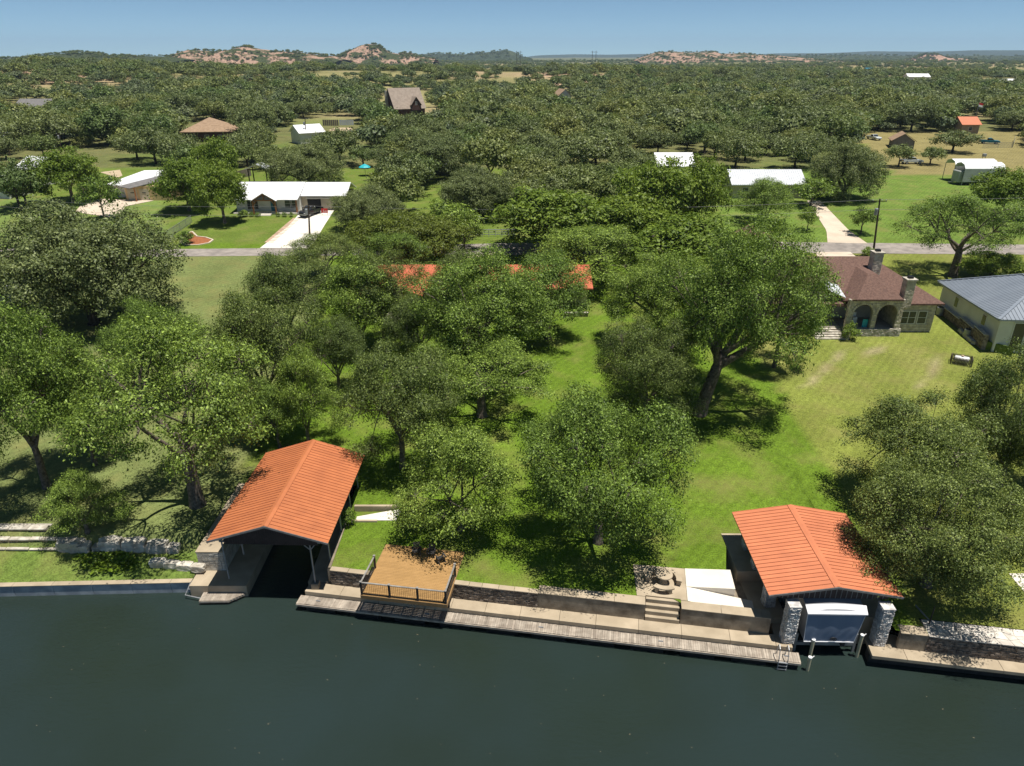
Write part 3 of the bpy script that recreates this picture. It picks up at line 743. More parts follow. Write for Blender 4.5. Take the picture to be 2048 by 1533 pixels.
# ---------------------------------------------------------------- long wooden dock
dk = thing('floating_dock', 'long weathered grey plank dock running along the whole lakeside walkway', 'dock', ST(0, 0, 0.6), SRZ)
mb = MB(); mb.box(0, 0.128, 0.02, 0.80, -0.04, 0.0); plank = mb.mesh('plank', M['dock_wood'])
n = 0; x = 0.0
while x < 31.45:
    o = obj('plank', plank, dk); o.location = (x, RNG.uniform(-.015, .015), RNG.uniform(-.006, .006)); o.rotation_euler = (0, 0, RNG.uniform(-.008, .008)); x += 0.137
mb = MB(); mb.box(0, 31.5, -0.04, 0.015, -0.19, -0.045); mb.build('front_beam', M['dock_wood'], dk)
mb = MB(); mb.box(0.02, 31.45, 0.06, 0.78, -0.22, -0.05); mb.build('frame', M['dock_dark'], dk)
for i in range(11):
    mb = MB(); mb.box(0.6 + i * 3.0, 2.6 + i * 3.0 if i < 10 else 31.4, 0.1, 0.72, -0.85, -0.23); mb.build('float_drum', M['black'], dk)
for i in range(13):
    mb = MB(); mb.box(1.2 + i * 2.45, 1.5 + i * 2.45, 0.38, 0.44, 0.002, 0.05); mb.tube([(1.22 + i * 2.45, .41, .05), (1.48 + i * 2.45, .41, .05)], .022, 6)
    if i % 3 == 0: mb.build('cleat', M['galv'], dk)
# swim ladder
ld = thing('swim_ladder', 'black metal swim ladder hanging off the right end of the dock', 'ladder', ST(30.2, 0.0, 0.6), SRZ)
for k in (0, .5):
    mb = MB(); mb.tube([(k, .55, 0.02), (k, .5, .7), (k, .3, .95), (k, .05, .85), (k, -.12, .3), (k, -.14, -.9)], .028, 6); mb.build('rail', M['galv'], ld)
for z in (-.75, -.5, -.25, 0.0):
    mb = MB(); mb.box(-.0, .5, -.19, -.09, z - .02, z + .02); mb.build('rung', M['galv'], ld)
# small floating platform left of the slip
A, B, C_, D_, E_ = W(402, 1194, .35), W(426, 1181, .35), W(484, 1182, .35), W(480, 1190, .35), W(464, 1202, .35)
fp = thing('floating_platform', 'small weathered plank platform with a cut corner floating by the left boathouse', 'dock', (A.x, A.y - 0.1, 0.35), math.radians(1))
n = 18
for i in range(n):
    u0 = 2.75 * i / n + .01; u1 = 2.75 * (i + 1) / n - .01
    f0 = 0.0 if u0 < 1.9 else (u0 - 1.9) * 0.75
    mb = MB(); mb.box(u0, u1, -0.28 + f0, 0.72, -.04, RNG.uniform(-.004, .006)); mb.build('plank', M['dock_wood'], fp)
mb = MB(); mb.slab([(0, -.3, -.045), (1.92, -.3, -.045), (2.78, .35, -.045), (2.78, .74, -.045), (0, .74, -.045)], .14); mb.build('frame', M['dock_wood'], fp)
mb = MB(); mb.box(.2, 2.4, .0, .6, -.7, -.19); mb.build('float_drum', M['black'], fp)
for y_ in (0.05, 0.62):
    mb = MB(); mb.tube([(0.02, y_, -.1), (-1.15, y_ + .3, -.05), (-0.9, y_ + .95, .55)], .035, 6); mb.build('mooring_arm', M['steel'], fp)
# ---------------------------------------------------------------- tan deck with railing
FL, FR, BL = W(722, 1190, 2.15), W(893, 1209, 2.15), W(774, 1088, 2.15)
drz = math.atan2(FR.y - FL.y, FR.x - FL.x); DW = (FR - FL).length; DD = 5.15
deck = thing('deck', 'tan composite deck with dark mesh railing overhanging the dock', 'deck', FL, drz)
nb = 37
for i in range(nb):
    mb = MB(); mb.box(0.0, DW, DD * i / nb + .005, DD * (i + 1) / nb - .005, -.03, 0); mb.build('deck_board', M['deck_board'], deck)
mb = MB(); mb.box(-.03, DW + .03, -.04, -.003, -.28, -.005); mb.build('fascia', M['deck_trim'], deck)
mb = MB(); mb.box(DW + .003, DW + .04, 0, DD, -.28, -.005); mb.build('fascia', M['deck_trim'], deck)
mb = MB(); mb.box(-.04, -.003, 0, DD, -.28, -.005); mb.build('fascia', M['deck_trim'], deck)
mb = MB()
for i in range(9): mb.box(DW * i / 8.2, DW * i / 8.2 + .05, .05, DD - .05, -.27, -.035)
mb.build('joists', M['dark_post'], deck)
for x in (0.15, DW / 2, DW - .15):
    mb = MB(); mb.box(x - .06, x + .06, 1.0, 1.12, -1.26, -.28); mb.build('support_post', M['dark_post'], deck)
posts = [(0.05, .05), (DW / 3 + .03, .05), (2 * DW / 3, .05), (DW - .05, .05), (.05, 2.6), (DW - .05, 2.6)]
for x, y in posts:
    mb = MB(); mb.box(x - .06, x + .06, y - .06, y + .06, -.25, 1.0); o = mb.build('railing_post', M['dark_post'], deck)
    mb = MB(); mb.box(x - .075, x + .075, y - .075, y + .075, 1.001, 1.04); mb.build('post_cap', M['rail_grey'], o)
def mesh_panel(a, b):
    a = Vector((*a, 0)); b = Vector((*b, 0)); d = (b - a).normalized(); L = (b - a).length
    mb = MB(); mb.bar(a + Vector((0, 0, .95)), b + Vector((0, 0, .95)), .10, .045); mb.build('top_rail', M['rail_grey'], deck)
    mb = MB(); mb.bar(a + Vector((0, 0, .1)), b + Vector((0, 0, .1)), .05, .06); mb.build('bottom_rail', M['dark_post'], deck)
    mb = MB(); n = int(L / .12)
    for i in range(1, n): mb.bar(a + d * (L * i / n) + Vector((0, 0, .1)), a + d * (L * i / n) + Vector((0, 0, .93)), .011)
    for k in range(1, 8): mb.bar(a + Vector((0, 0, .1 + .105 * k)), b + Vector((0, 0, .1 + .105 * k)), .011)
    tag(mb.build('wire_mesh', M['black'], deck), kind='stuff')
for i in range(3): mesh_panel((posts[i][0] + .06, .05), (posts[i + 1][0] - .06, .05))
mesh_panel((.05, .11), (.05, 2.54)); mesh_panel((DW - .05, .11), (DW - .05, 2.54))

def make_chair(name, loc, rz, label, low=False):
    c = thing(name, label, 'chair', loc, rz, 'chairs on the deck')
    for i in range(5):
        mb = MB(); mb.box(-.28, .28, -.28 + i * .115, -.28 + i * .115 + .1, .36 + i * -.012, .385 + i * -.012); mb.build('seat_slat', M['chair'], c)
    hb = .62 if low else .98
    for i in range(5):
        x = -.25 + i * .125
        mb = MB(); mb.bar((x, .24, .34), (x, .24 + .28 * (hb - .3), hb + (.05 if i == 2 else 0)), .105, .02, up=(0, -1, .3)); mb.build('back_slat', M['chair'], c)
    for s_ in (-1, 1):
        mb = MB(); mb.bar((s_ * .31, -.3, .0), (s_ * .31, -.3, .56), .05, .08); mb.build('leg', M['chair'], c)
        mb = MB(); mb.bar((s_ * .31, -.3, .34), (s_ * .31, .42, .03), .05, .09); mb.build('leg', M['chair'], c)
        mb = MB(); mb.box(s_ * .35 - .07, s_ * .35 + .07, -.36, .34, .56, .585); mb.build('armrest', M['chair'], c)
    return c
for (px, py, rz, lab, low) in ((834, 1108, .15, 'dark high-backed slatted chair at the left on the tan deck', False), (863, 1112, -.12, 'dark high-backed slatted chair beside the tree end of the deck', False), (882, 1123, -2.6, 'low dark slatted chair turned towards the other two on the deck', True)):
    p = W(px, py, 2.15); make_chair('patio_chair', p, rz, lab, low).scale = (.74, .74, .78)

# ---------------------------------------------------------------- boathouses
def roof_with_panels(root, x0, x1, y0, y1, ze, zr, npan, mpan=None, over=0.0):
    """gable roof of standing-seam panels, ridge along local y"""
    xm = (x0 + x1) / 2; L = y1 - y0; w = L / npan
    mb = MB(); mb.slab([(x0 + .02, y0 + .02, ze - .03), (xm, y0 + .02, zr - .03), (xm, y1 - .02, zr - .03), (x0 + .02, y1 - .02, ze - .03)], .1)
    mb.slab([(xm, y0 + .02, zr - .03), (x1 - .02, y0 + .02, ze - .03), (x1 - .02, y1 - .02, ze - .03), (xm, y1 - .02, zr - .03)], .1)
    roof = mb.build('roof', M['brown_sheet'], root)
    for side in (0, 1):
        xa = x0 if side == 0 else x1; mb = MB(); xr = xm - .03 if side == 0 else xm + .03
        zt = zr - .03 * (zr - ze) / (xm - x0)
        pts = [(xa, .0, ze), (xr, .0, zt), (xr, w, zt), (xa, w, ze)]
        if side == 1: pts = [pts[1], pts[0], pts[3], pts[2]]
        mb.slab(pts, .025)
        mb.bar((xa, 0.0, ze + .012), (xr, 0.0, zt + .012), .024, .03); nf = len(mb.f)
        me = mb.mesh('roof_panel', M[mpan or 'roof_orange']); me.materials.append(M['roof_seam_shade'])
        for k in range(nf - 6, nf): me.polygons[k].material_index = 1
        for i in range(npan):
            o = obj('roof_panel', me, roof); o.location = (0, y0 + i * w, 0)
    mb = MB(); sl_ = (zr - ze) / (xm - x0)
    mb.slab([(xm - .22, y0, zr - .22 * sl_ + .045), (xm, y0, zr + .06), (xm, y1, zr + .06), (xm - .22, y1, zr - .22 * sl_ + .045)], .02)
    mb.slab([(xm, y0, zr + .06), (xm + .22, y0, zr - .22 * sl_ + .045), (xm + .22, y1, zr - .22 * sl_ + .045), (xm, y1, zr + .06)], .02)
    mb.build('ridge_cap', M[mpan or 'roof_orange'], roof)
    for xa, za, xb, zb in ((x0, ze, xm, zr), (xm, zr, x1, ze)):
        for yy in (y0 - .02, y1 + .02):
            mb = MB(); mb.bar((xa, yy, za - .05), (xb, yy, zb - .05), .035, .14); mb.build('rake_trim', M['roof_orange_trim'] if yy > y0 else M['rail_grey'], roof)
    return roof

def gable_sheet(root, x0, x1, y, ze, zr, zb, n, name='gable_sheet', batten=None):
    """vertical brown ribbed sheets filling the gable end"""
    xm = (x0 + x1) / 2; w = (x1 - x0) / n
    zt = lambda x: ze + (zr - ze) * (1 - abs(x - xm) / ((x1 - x0) / 2)) - .14
    for i in range(n):
        xa = x0 + i * w; xb = xa + w - .012
        mb = MB(); za, zc = max(zb + .02, zt(xa)), max(zb + .02, zt(xb))
        for yy0, yy1 in ((y, y + .03),):
            o = len(mb.v)
            mb.v += [(xa, yy0, zb), (xb, yy0, zb), (xb, yy0, zc), (xa, yy0, za), (xa, yy1, zb), (xb, yy1, zb), (xb, yy1, zc), (xa, yy1, za)]
            for q in ((0, 1, 2, 3), (5, 4, 7, 6), (0, 3, 7, 4), (1, 5, 6, 2), (3, 2, 6, 7), (0, 4, 5, 1)): mb.f.append(tuple(o + k for k in q))
        nf = len(mb.f); mb.box(xa, xa + .035, y - .03, y - .002, zb, max(zb + .03, za - .03)); me = mb.mesh(name, M['brown_sheet'])
        if batten:
            me.materials.append(M[batten])
            for k in range(nf, nf + 6): me.polygons[k].material_index = 1
        obj(name, me, root)

# left boathouse (local frame: x across, y along the ridge)
LX = -15.6; LY = 36.4
lb = thing('boathouse', 'large open boathouse on the left with orange metal roof and steel posts', 'boathouse', (LX, LY, 0.9), math.radians(-1.5))
roof_with_panels(lb, -3.9, 3.9, 0, 11.0, 4.0, 5.25, 33, 'roof_burnt')
gable_sheet(lb, -2.95, 3.1, .35, 4.30, 5.25, 3.55, 40)
for x, y, zb in ((-3.2, .5, .6), (-3.2, 3.7, 1.5), (-3.2, 7.0, 1.5), (-3.2, 10.2, 1.3), (-2.6, 1.9, 1.5), (2.55, .45, 0.02), (3.25, 1.9, .0), (3.25, 5.0, .0), (3.25, 7.8, .0), (3.25, 10.4, 0.9)):
    mb = MB(); mb.tube([(x, y, zb), (x, y, 3.95)], .055, 8); mb.build('post', M['galv'], lb)
for x in (-3.2, 3.2):
    mb = MB(); mb.box(x - .06, x + .06, .3, 10.7, 3.72, 3.88); mb.build('eave_beam', M['galv'], lb)
for y in (.55, 3.7, 7.0, 10.3):
    mb = MB(); mb.box(-3.14, 3.14, y - .05, y + .05, 3.56, 3.7); mb.build('tie_beam', M['galv'], lb)
mb = MB(); mb.bar((2.55, .45, 3.1), (2.0, .5, 3.6), .05); mb.build('brace', M['steel'], lb)
mb = MB(); mb.bar((2.55, .45, 3.1), (2.95, .5, 3.6), .05); mb.build('brace', M['steel'], lb)
mb = MB(); mb.box(2.3, 2.8, .25, .7, -.0, .45); mb.build('post_footing', M['concrete_wall'], lb, bevel=.02)
# hanging rack with a kayak
hr = thing('hanging_rack', 'grey steel rack hung under the left boathouse roof holding a yellow kayak', 'rack', (-16.4, 38.9, 3.35), math.radians(-1.5))
for y in (0, 2.2):
    mb = MB(); mb.bar((-.75, y, 0), (.75, y, 0), .06); mb.build('shelf_bar', M['steel'], hr)
    for x in (-.7, .7):
        mb = MB(); mb.bar((x, y, .03), (x * .86, y, 1.12), .035); mb.build('hanger', M['steel'], hr)
ky = MB(); ribs = []
for i in range(13):
    t = i / 12; y = -.8 + 3.9 * t; w = .36 * math.sin(math.pi * (0.03 + .94 * t)) ** .6; h = .17 * math.sin(math.pi * (0.06 + .88 * t)) ** .5
    zk = .2 + .16 * (2 * t - 1) ** 4; ring = []
    for k in range(10):
        a = 2 * math.pi * k / 10; ring.append((w * math.cos(a), y, zk + h * math.sin(a)))
    o = len(ky.v); ky.v += ring; ribs.append(o)
for a, b in zip(ribs, ribs[1:]):
    for k in range(10): ky.f.append((a + k, a + (k + 1) % 10, b + (k + 1) % 10, b + k))
ky.f.append(tuple(ribs[0] + k for k in range(10))); ky.f.append(tuple(ribs[-1] + k for k in range(9, -1, -1)))
kk = thing('kayak', 'yellow kayak lying on the hanging rack in the left boathouse', 'kayak', (-16.15, 38.9, 3.36), math.radians(-24))
ky.build('hull', M['yellow'], kk, smooth=True)
mb = MB(); mb.lathe([(.2, .36), (.24, .39), (.2, .40)], 14, (0, 1.0)); mb.build('cockpit_rim', M['black'], kk)

# right boathouse
rb = thing('boathouse', 'right boathouse with orange metal roof carried on pale stone columns', 'boathouse', (19.05, 32.25, 0.9), math.radians(-1.2))
roof_with_panels(rb, -3.92, 3.92, 0, 8.3, 3.3, 3.98, 24)
gable_sheet(rb, -3.0, 3.2, .3, 3.46, 3.98, 2.88, 20, batten='rail_grey')
mb = MB(); mb.box(-3.1, 3.25, .34, .52, 2.84, 3.02); mb.build('front_beam', M['brown_sheet'], rb)
for x in (-2.85, 3.1):
    mb = MB(); mb.box(x - .1, x + .1, .55, 8.0, 2.93, 3.13); mb.build('side_beam', M['brown_sheet'], rb)
for y in (2.5, 4.6, 6.7):
    mb = MB(); mb.box(-2.74, 2.98, y - .05, y + .05, 2.98, 3.12); mb.build('tie_beam', M['brown_sheet'], rb)
def column(x, y, z0, wdt=.66, z1=2.92):
    mb = MB(); mb.box(x - wdt / 2, x + wdt / 2, y - wdt / 2, y + wdt / 2, z0, z1); c = mb.build('stone_column', M['mortar'], rb)
    mb = MB(); h = wdt / 2
    for a, b, n in (((x - h, y - h), (x + h, y - h), (0, -1)), ((x + h, y - h), (x + h, y + h), (1, 0)), ((x - h, y + h), (x - h, y - h), (-1, 0)), ((x + h, y + h), (x - h, y + h), (0, 1))):
        stone_face(mb, a, b, z0 + .01, z1 - .01, .035, n, (.08, .26), (.05, .12), jit=.022, gap=.02)
    tag(mb.build('stones', M['column_stone'], c), kind='stuff')
    mb = MB(); mb.box(x - h - .03, x + h + .03, y - h - .03, y + h + .03, z1 - .008, z1 + .05); mb.build('cap', M['column_stone'], c)
for x, y, z0 in ((-2.42, -.12, 0.0), (-2.8, 2.5, .42), (-2.85, 5.1, 1.24), (-2.9, 7.1, 1.24), (2.98, -.2, 0.0), (3.1, 2.5, 1.23), (3.1, 4.8, 1.23), (3.1, 7.0, 1.23)): column(x, y, z0, z1=2.8 if y < 0 else 2.92)

# covered boat on its lift
bt = thing('covered_boat', 'boat on a lift wrapped in a fitted blue-grey canvas cover with white front flap', 'boat', (19.0, 31.8, 1.1), math.radians(-1.2))
def cover():
    secs = [(0.0, -1.5, 1.42, -1.62, 1.72, .1, 2.36), (1.1, -1.5, 1.42, -1.66, 1.74, .1, 2.58), (3.5, -1.5, 1.42, -1.62, 1.7, .1, 2.6), (6.6, -1.2, 1.15, -1.3, 1.35, .1, 2.45)]
    mb = MB(); rings = []
    for (y, b0, b1, t0, t1, z0, z1) in secs:
        o = len(mb.v); rings.append(o)
        for f in np.linspace(0, 1, 7): mb.v.append((b0 + (t0 - b0) * f + .05 * math.sin(f * 3.1), y + .02 * math.sin(f * 9), z0 + (z1 - z0) * f))
        for f in np.linspace(0.15, .85, 5): mb.v.append((t0 + (t1 - t0) * f, y, z1 + .12 * math.sin(math.pi * f)))
        for f in np.linspace(1, 0, 7): mb.v.append((b1 + (t1 - b1) * f - .05 * math.sin(f * 3.1), y + .02 * math.sin(f * 7), z0 + (z1 - z0) * f))
    n = 19
    for a, b in zip(rings, rings[1:]):
        for k in range(n - 1): mb.f.append((a + k + 1, a + k, b + k, b + k + 1))
    return mb, rings
mb, rings = cover()
o = mb.build('cover_sides', M['canvas_grey'], bt)
# wrinkled front sheet
V = []; F = []; nx, nz_ = 28, 20
for j in range(nz_ + 1):
    f = j / nz_
    for i in range(nx + 1):
        u = i / nx; x0_, x1_ = -1.52 - .12 * f, 1.44 + .30 * f
        x_ = x0_ + (x1_ - x0_) * u; z_ = .08 + 2.3 * f
        wr = .035 * math.sin((u * 30 + (1 - f) * 9) * 1.2) * max(0, .45 - f) * 2 * (0.35 + abs(u - .4)) + .02 * math.sin(u * 17) * f
        V.append((x_, -.03 - .05 * math.sin(math.pi * f) - wr, z_))
for j in range(nz_):
    for i in range(nx): a = j * (nx + 1) + i; F.append((a, a + 1, a + nx + 2, a + nx + 1))
me = bpy.data.meshes.new('front_sheet'); me.from_pydata(V, [], F); me.materials.append(M['canvas']); me.polygons.foreach_set('use_smooth', [True] * len(F)); obj('front_sheet', me, bt)
mb = MB()
for i in range(6):
    a, b = -1.72 + 3.56 * i / 6, -1.72 + 3.56 * (i + 1) / 6
    za, zb = 2.74 + .1 * math.sin(math.pi * i / 6), 2.74 + .1 * math.sin(math.pi * (i + 1) / 6)
    mb.poly([(a * .98, -.16, 2.3), (b * .98, -.16, 2.3), (b, .3, zb - .16), (a, .3, za - .16)])
    mb.poly([(a * .98, -.16, 2.22), (b * .98, -.16, 2.22), (b * .98, -.16, 2.3), (a * .98, -.16, 2.3)])
mb.build('front_flap', M['canvas_white'], bt)
mb = MB(); mb.tube([(.18 + .2 * math.cos(t), -.105, .32 + .11 * math.sin(t)) for t in np.linspace(0, 2 * math.pi, 21)], .022, 5, cap=False)
mb.bar((.05, -.105, .36), (.31, -.105, .36), .02, .03); mb.bar((.07, -.105, .30), (.29, -.105, .30), .02, .03); mb.build('emblem', M['black'], bt)
mb = MB(); mb.bar((-1.53, -.06, .06), (1.45, -.06, .06), .05); mb.bar((1.45, -.06, .1), (1.74, -.06, 2.3), .03); mb.bar((-1.53, -.06, .1), (-1.64, -.06, 2.3), .03); mb.build('piping', M['canvas_white'], bt)
bl_ = thing('boat_lift', 'steel boat lift cradle with beams under the covered boat', 'boat lift', (19.0, 31.6, 0.3), math.radians(-1.2))
for y in (.6, 5.4):
    mb = MB(); mb.box(-1.7, 1.7, y - .08, y + .08, .2, .42); mb.build('cross_beam', M['galv'], bl_)
for x in (-.9, .9):
    mb = MB(); mb.box(x - .1, x + .1, .2, 6.0, .425, .86); mb.build('bunk', M['dock_dark'], bl_)
for x in (-1.78, 1.78):
    for y in (.6, 5.4):
        mb = MB(); mb.box(x - .07, x + .07, y - .07, y + .07, -1.6, 1.1); mb.build('lift_post', M['galv'], bl_)
for (px, py, ht, lab) in ((1623, 1298, .7, 'cream pipe guide post left of the covered boat'), (1717, 1299, 1.1, 'cream pipe guide post right of the covered boat'), (1618, 1326, .4, 'short cream pipe post at the right end of the dock')):
    p = W(px, py, .6); t = thing('guide_post', lab, 'post', (p.x, p.y, -0.6))
    mb = MB(); mb.tube([(0, 0, -.6), (0, 0, 1.2 + ht)], .10, 10); mb.build('pipe', M['pvc'], t, smooth=False)
    mb = MB(); mb.tube([(0, 0, 1.2 + ht), (0, 0, 1.26 + ht)], .115, 10); mb.build('cap', M['white'], t)
    mb = MB(); mb.bar((0, 0, 1.1 + ht), (.28, .1, 1.22 + ht), .04); mb.build('guide_arm', M['white'], t)

# concrete picnic set on the patio
pc = W(1326, 1166, 2.135)
tb = thing('picnic_table', 'round concrete picnic table on the lakeside patio', 'table', pc)
mb = MB(); mb.lathe([(.30, 0), (.26, .08), (.17, .3), (.17, .58), (.24, .64)], 20); mb.build('pedestal', M['concrete'], tb, smooth=False)
mb = MB(); mb.lathe([(.5, .64), (.56, .66), (.56, .73), (.53, .75)], 28); mb.build('tabletop', M['concrete'], tb)
def bench(ang, lab):
    b = thing('curved_bench', lab, 'bench', pc, ang, 'curved concrete benches round the table')
    mb = MB(); n = 12; r0, r1 = .80, 1.16; a0, a1 = -.62, .62; o = 0
    for i in range(n + 1):
        t = a0 + (a1 - a0) * i / n; c, s_ = math.cos(t), math.sin(t)
        mb.v += [(r0 * c, r0 * s_, .36), (r1 * c, r1 * s_, .36), (r1 * c, r1 * s_, .45), (r0 * c, r0 * s_, .45)]
    for i in range(n):
        a = i * 4; b_ = a + 4
        for k in range(4): mb.f.append((a + k, a + (k + 1) % 4, b_ + (k + 1) % 4, b_ + k))
    mb.f.append((3, 2, 1, 0)); mb.f.append((n * 4, n * 4 + 1, n * 4 + 2, n * 4 + 3)); mb.build('seat', M['concrete'], b)
    for t in (-.42, .42):
        mb = MB(); mb.box(.84, 1.12, -.09, .09, 0, .358, t, (0, 0)); mb.build('leg', M['concrete'], b)
bench(-1.75, 'curved concrete bench nearest the steps'); bench(.25, 'curved concrete bench on the right of the round table'); bench(2.5, 'curved concrete bench in leaf shadow left of the round table')

# ramp wall with white top beside the left boathouse
rw = thing('ramp_wall', 'white concrete ramp with low side wall beside the left boathouse', 'ramp', (-11.75, 43.1, 2.0))
mb = MB(); mb.slab([(0.3, -.55, .16), (3.25, -.55, .16), (3.45, .55, .4), (.3, -.1, .16)], .4); mb.build('ramp_slab', M['concrete_new'], rw)
mb = MB(); mb.box(0, 3.4, .56, .78, -.3, .62); mb.build('side_wall', M['concrete'], rw, bevel=.02)
mb = MB(); mb.box(0, 1.9, -.75, -.57, -.3, .24); mb.build('kerb', M['concrete'], rw, bevel=.02)

# flagstone terrace of the right neighbour
ft = thing('flagstone_terrace', 'pale flagstone terrace with stone wall at the right edge of the shore', 'terrace', ST(38.8, 1.8, 0.9), SRZ)
mb = MB(); mb.box(0, 14, .03, 1.35, -.6, 1.14); mb.build('core', M['mortar'], ft)
mb = MB(); stone_face(mb, (0, .03), (14, .03), 0, 1.14, .05, (0, -1), (.15, .5), (.08, .16)); tag(mb.build('stones', M['dark_stone'], ft), kind='stuff')
nx, ny = 22, 3; gx = {}
for i in range(nx + 1):
    for j in range(ny + 1): gx[i, j] = (14.0 * i / nx + (RNG.uniform(-.16, .16) if 0 < i < nx else 0), -.06 + 1.44 * j / ny + (RNG.uniform(-.13, .13) if 0 < j < ny else 0))
for i in range(nx):
    for j in range(ny):
        q = [gx[i, j], gx[i + 1, j], gx[i + 1, j + 1], gx[i, j + 1]]; cx = sum(p[0] for p in q) / 4; cy = sum(p[1] for p in q) / 4
        mb = MB(); mb.slab([(cx + (p[0] - cx) * .955, cy + (p[1] - cy) * .955, 1.2 + RNG.uniform(-.01, .015)) for p in q], .06); mb.build('flagstone', M['flagstone'], ft)
fpath = [G(2018, 1148), G(2060, 1200), G(2120, 1260)]; fp2 = [G(2060, 1148), G(2110, 1200), G(2180, 1260)]
ribbon('flagstone_path', fpath, fp2, .03, M['flagstone'], n=6)
p0 = W(1848, 1279, .9)
rp = thing('lakeside_pole', 'thin dark pole with a low edge rail beside the flagstone terrace', 'pole', p0)
mb = MB(); mb.tube([(0, 0, 0), (.05, .05, 2.5)], .035, 6); mb.build('pole', M['dark_post'], rp)
mb = MB(); mb.bar((.3, -.1, 1.15), (-.05, 1.5, 1.3), .07); mb.build('edge_rail', M['galv'], rp)
mb = MB(); mb.bar((.28, -.1, .0), (.28, -.1, 1.15), .06); mb.build('rail_post', M['galv'], rp)

# ---------------------------------------------------------------- houses
def window(root, cx, y, z0, w, h, npan=2, nrm=-1, frame='trim_white', axis='x', vert=True):
    """window on a wall facing local -y (nrm=-1) or on an x wall (axis 'y')"""
    mb = MB(); e = .05 * nrm; fw = .07
    def bx(u0, u1, a, b, d0, d1):
        lo, hi = min(y + d0, y + d1), max(y + d0, y + d1)
        if axis == 'x': mb.box(cx + u0, cx + u1, lo, hi, a, b)
        else: mb.box(lo, hi, cx + u0, cx + u1, a, b)
    bx(-w / 2, w / 2, z0 + h - fw, z0 + h, 0, e); bx(-w / 2, w / 2, z0, z0 + fw, 0, e)
    for k in range(npan + 1):
        u = -w / 2 + (w - fw) * k / npan; bx(u, u + fw, z0 + fw, z0 + h - fw, 0, e)
    if vert: bx(-w / 2 + fw, w / 2 - fw, z0 + h * .5 - .02, z0 + h * .5 + .02, 0, e * .8)
    f = mb.build('window', M[frame], root)
    mb = MB(); bx(-w / 2 + .02, w / 2 - .02, z0 + .02, z0 + h - .02, 0, e * .35); mb.build('pane', M['glass'], f)
    return f

def hip_slab(mb, x0, x1, y0, y1, ze, zr, t=.18):
    w, d = x1 - x0, y1 - y0
    if w >= d:
        a, b = (x0 + d / 2, (y0 + y1) / 2, zr), (x1 - d / 2, (y0 + y1) / 2, zr)
        mb.slab([(x0, y0, ze), (x1, y0, ze), b, a], t); mb.slab([(x1, y1, ze), (x0, y1, ze), a, b], t)
        mb.slab([(x1, y0, ze), (x1, y1, ze), b], t); mb.slab([(x0, y1, ze), (x0, y0, ze), a], t)
    else:
        a, b = ((x0 + x1) / 2, y0 + w / 2, zr), ((x0 + x1) / 2, y1 - w / 2, zr)
        mb.slab([(x1, y0, ze), (x1, y1, ze), b, a], t); mb.slab([(x0, y1, ze), (x0, y0, ze), a, b], t)
        mb.slab([(x0, y0, ze), (x1, y0, ze), a], t); mb.slab([(x1, y1, ze), (x0, y1, ze), b], t)

def gable_slab_x(mb, x0, x1, y0, y1, ze, zr, t=.14):
    ym = (y0 + y1) / 2
    mb.slab([(x0, y0, ze), (x1, y0, ze), (x1, ym, zr), (x0, ym, zr)], t); mb.slab([(x1, y1, ze), (x0, y1, ze), (x0, ym, zr), (x1, ym, zr)], t)
def gable_slab_y(mb, x0, x1, y0, y1, ze, zr, t=.14):
    xm = (x0 + x1) / 2
    mb.slab([(x1, y0, ze), (x1, y1, ze), (xm, y1, zr), (xm, y0, zr)], t); mb.slab([(x0, y1, ze), (x0, y0, ze), (xm, y0, zr), (xm, y1, zr)], t)
def gable_fill(mb, axis, a0, a1, at, ze, zr):
    m_ = (a0 + a1) / 2
    if axis == 'x': pts = [(a0, at, ze), (a1, at, ze), (m_, at, zr)]; th = Vector((0, .12, 0))
    else: pts = [(at, a0, ze), (at, a1, ze), (at, m_, zr)]; th = Vector((.12, 0, 0))
    o = len(mb.v); mb.v += pts + [tuple(Vector(p) + th) for p in pts]
    mb.f += [(o, o + 1, o + 2), (o + 5, o + 4, o + 3), (o, o + 3, o + 4, o + 1), (o + 1, o + 4, o + 5, o + 2), (o + 2, o + 5, o + 3, o)]

def metal_panels(roof, p00, p10, p11, p01, n, m, name='roof_panel', rib=.05):
    """split a roof plane (eave p00-p10, ridge p01-p11) into seamed panels"""
    p00, p10, p11, p01 = map(Vector, (p00, p10, p11, p01))
    for i in range(n):
        a = p00.lerp(p10, i / n); b = p00.lerp(p10, (i + 1) / n); c = p01.lerp(p11, (i + 1) / n); d = p01.lerp(p11, i / n)
        up = Vector((0, 0, .03)); mb = MB()
        pts = [a + up, b + up, c + up, d + up]
        if (c - d).length < .02: pts = pts[:3] if True else pts
        mb.slab(pts, .028)
        if (d - a).length > .3: mb.bar(a + up * 1.9, d + up * 1.9, rib, .05)
        mb.build(name, M[m], roof)

# --- stone house with two arches
gS = G(1760, 673)
SH_Y = gS.y; SH_Z = g1(gS.x, gS.y) - .05
sh = thing('stone_house', 'limestone house with brown shingle roof and two big porch arches', 'house', (gS.x, SH_Y, SH_Z))
def lx(px, py, z): return W(px, py, SH_Z + z).x - gS.x
def skip_arch(u, z, w, h):
    for c in (1.15 + .95, 4.15 + .95):
        if abs(u - c) < 1.02 + w * .3 and z < 2.9: return True
        if (u - c) ** 2 + (z - 2.9) ** 2 < (1.08 + w * .25) ** 2: return True
    return False
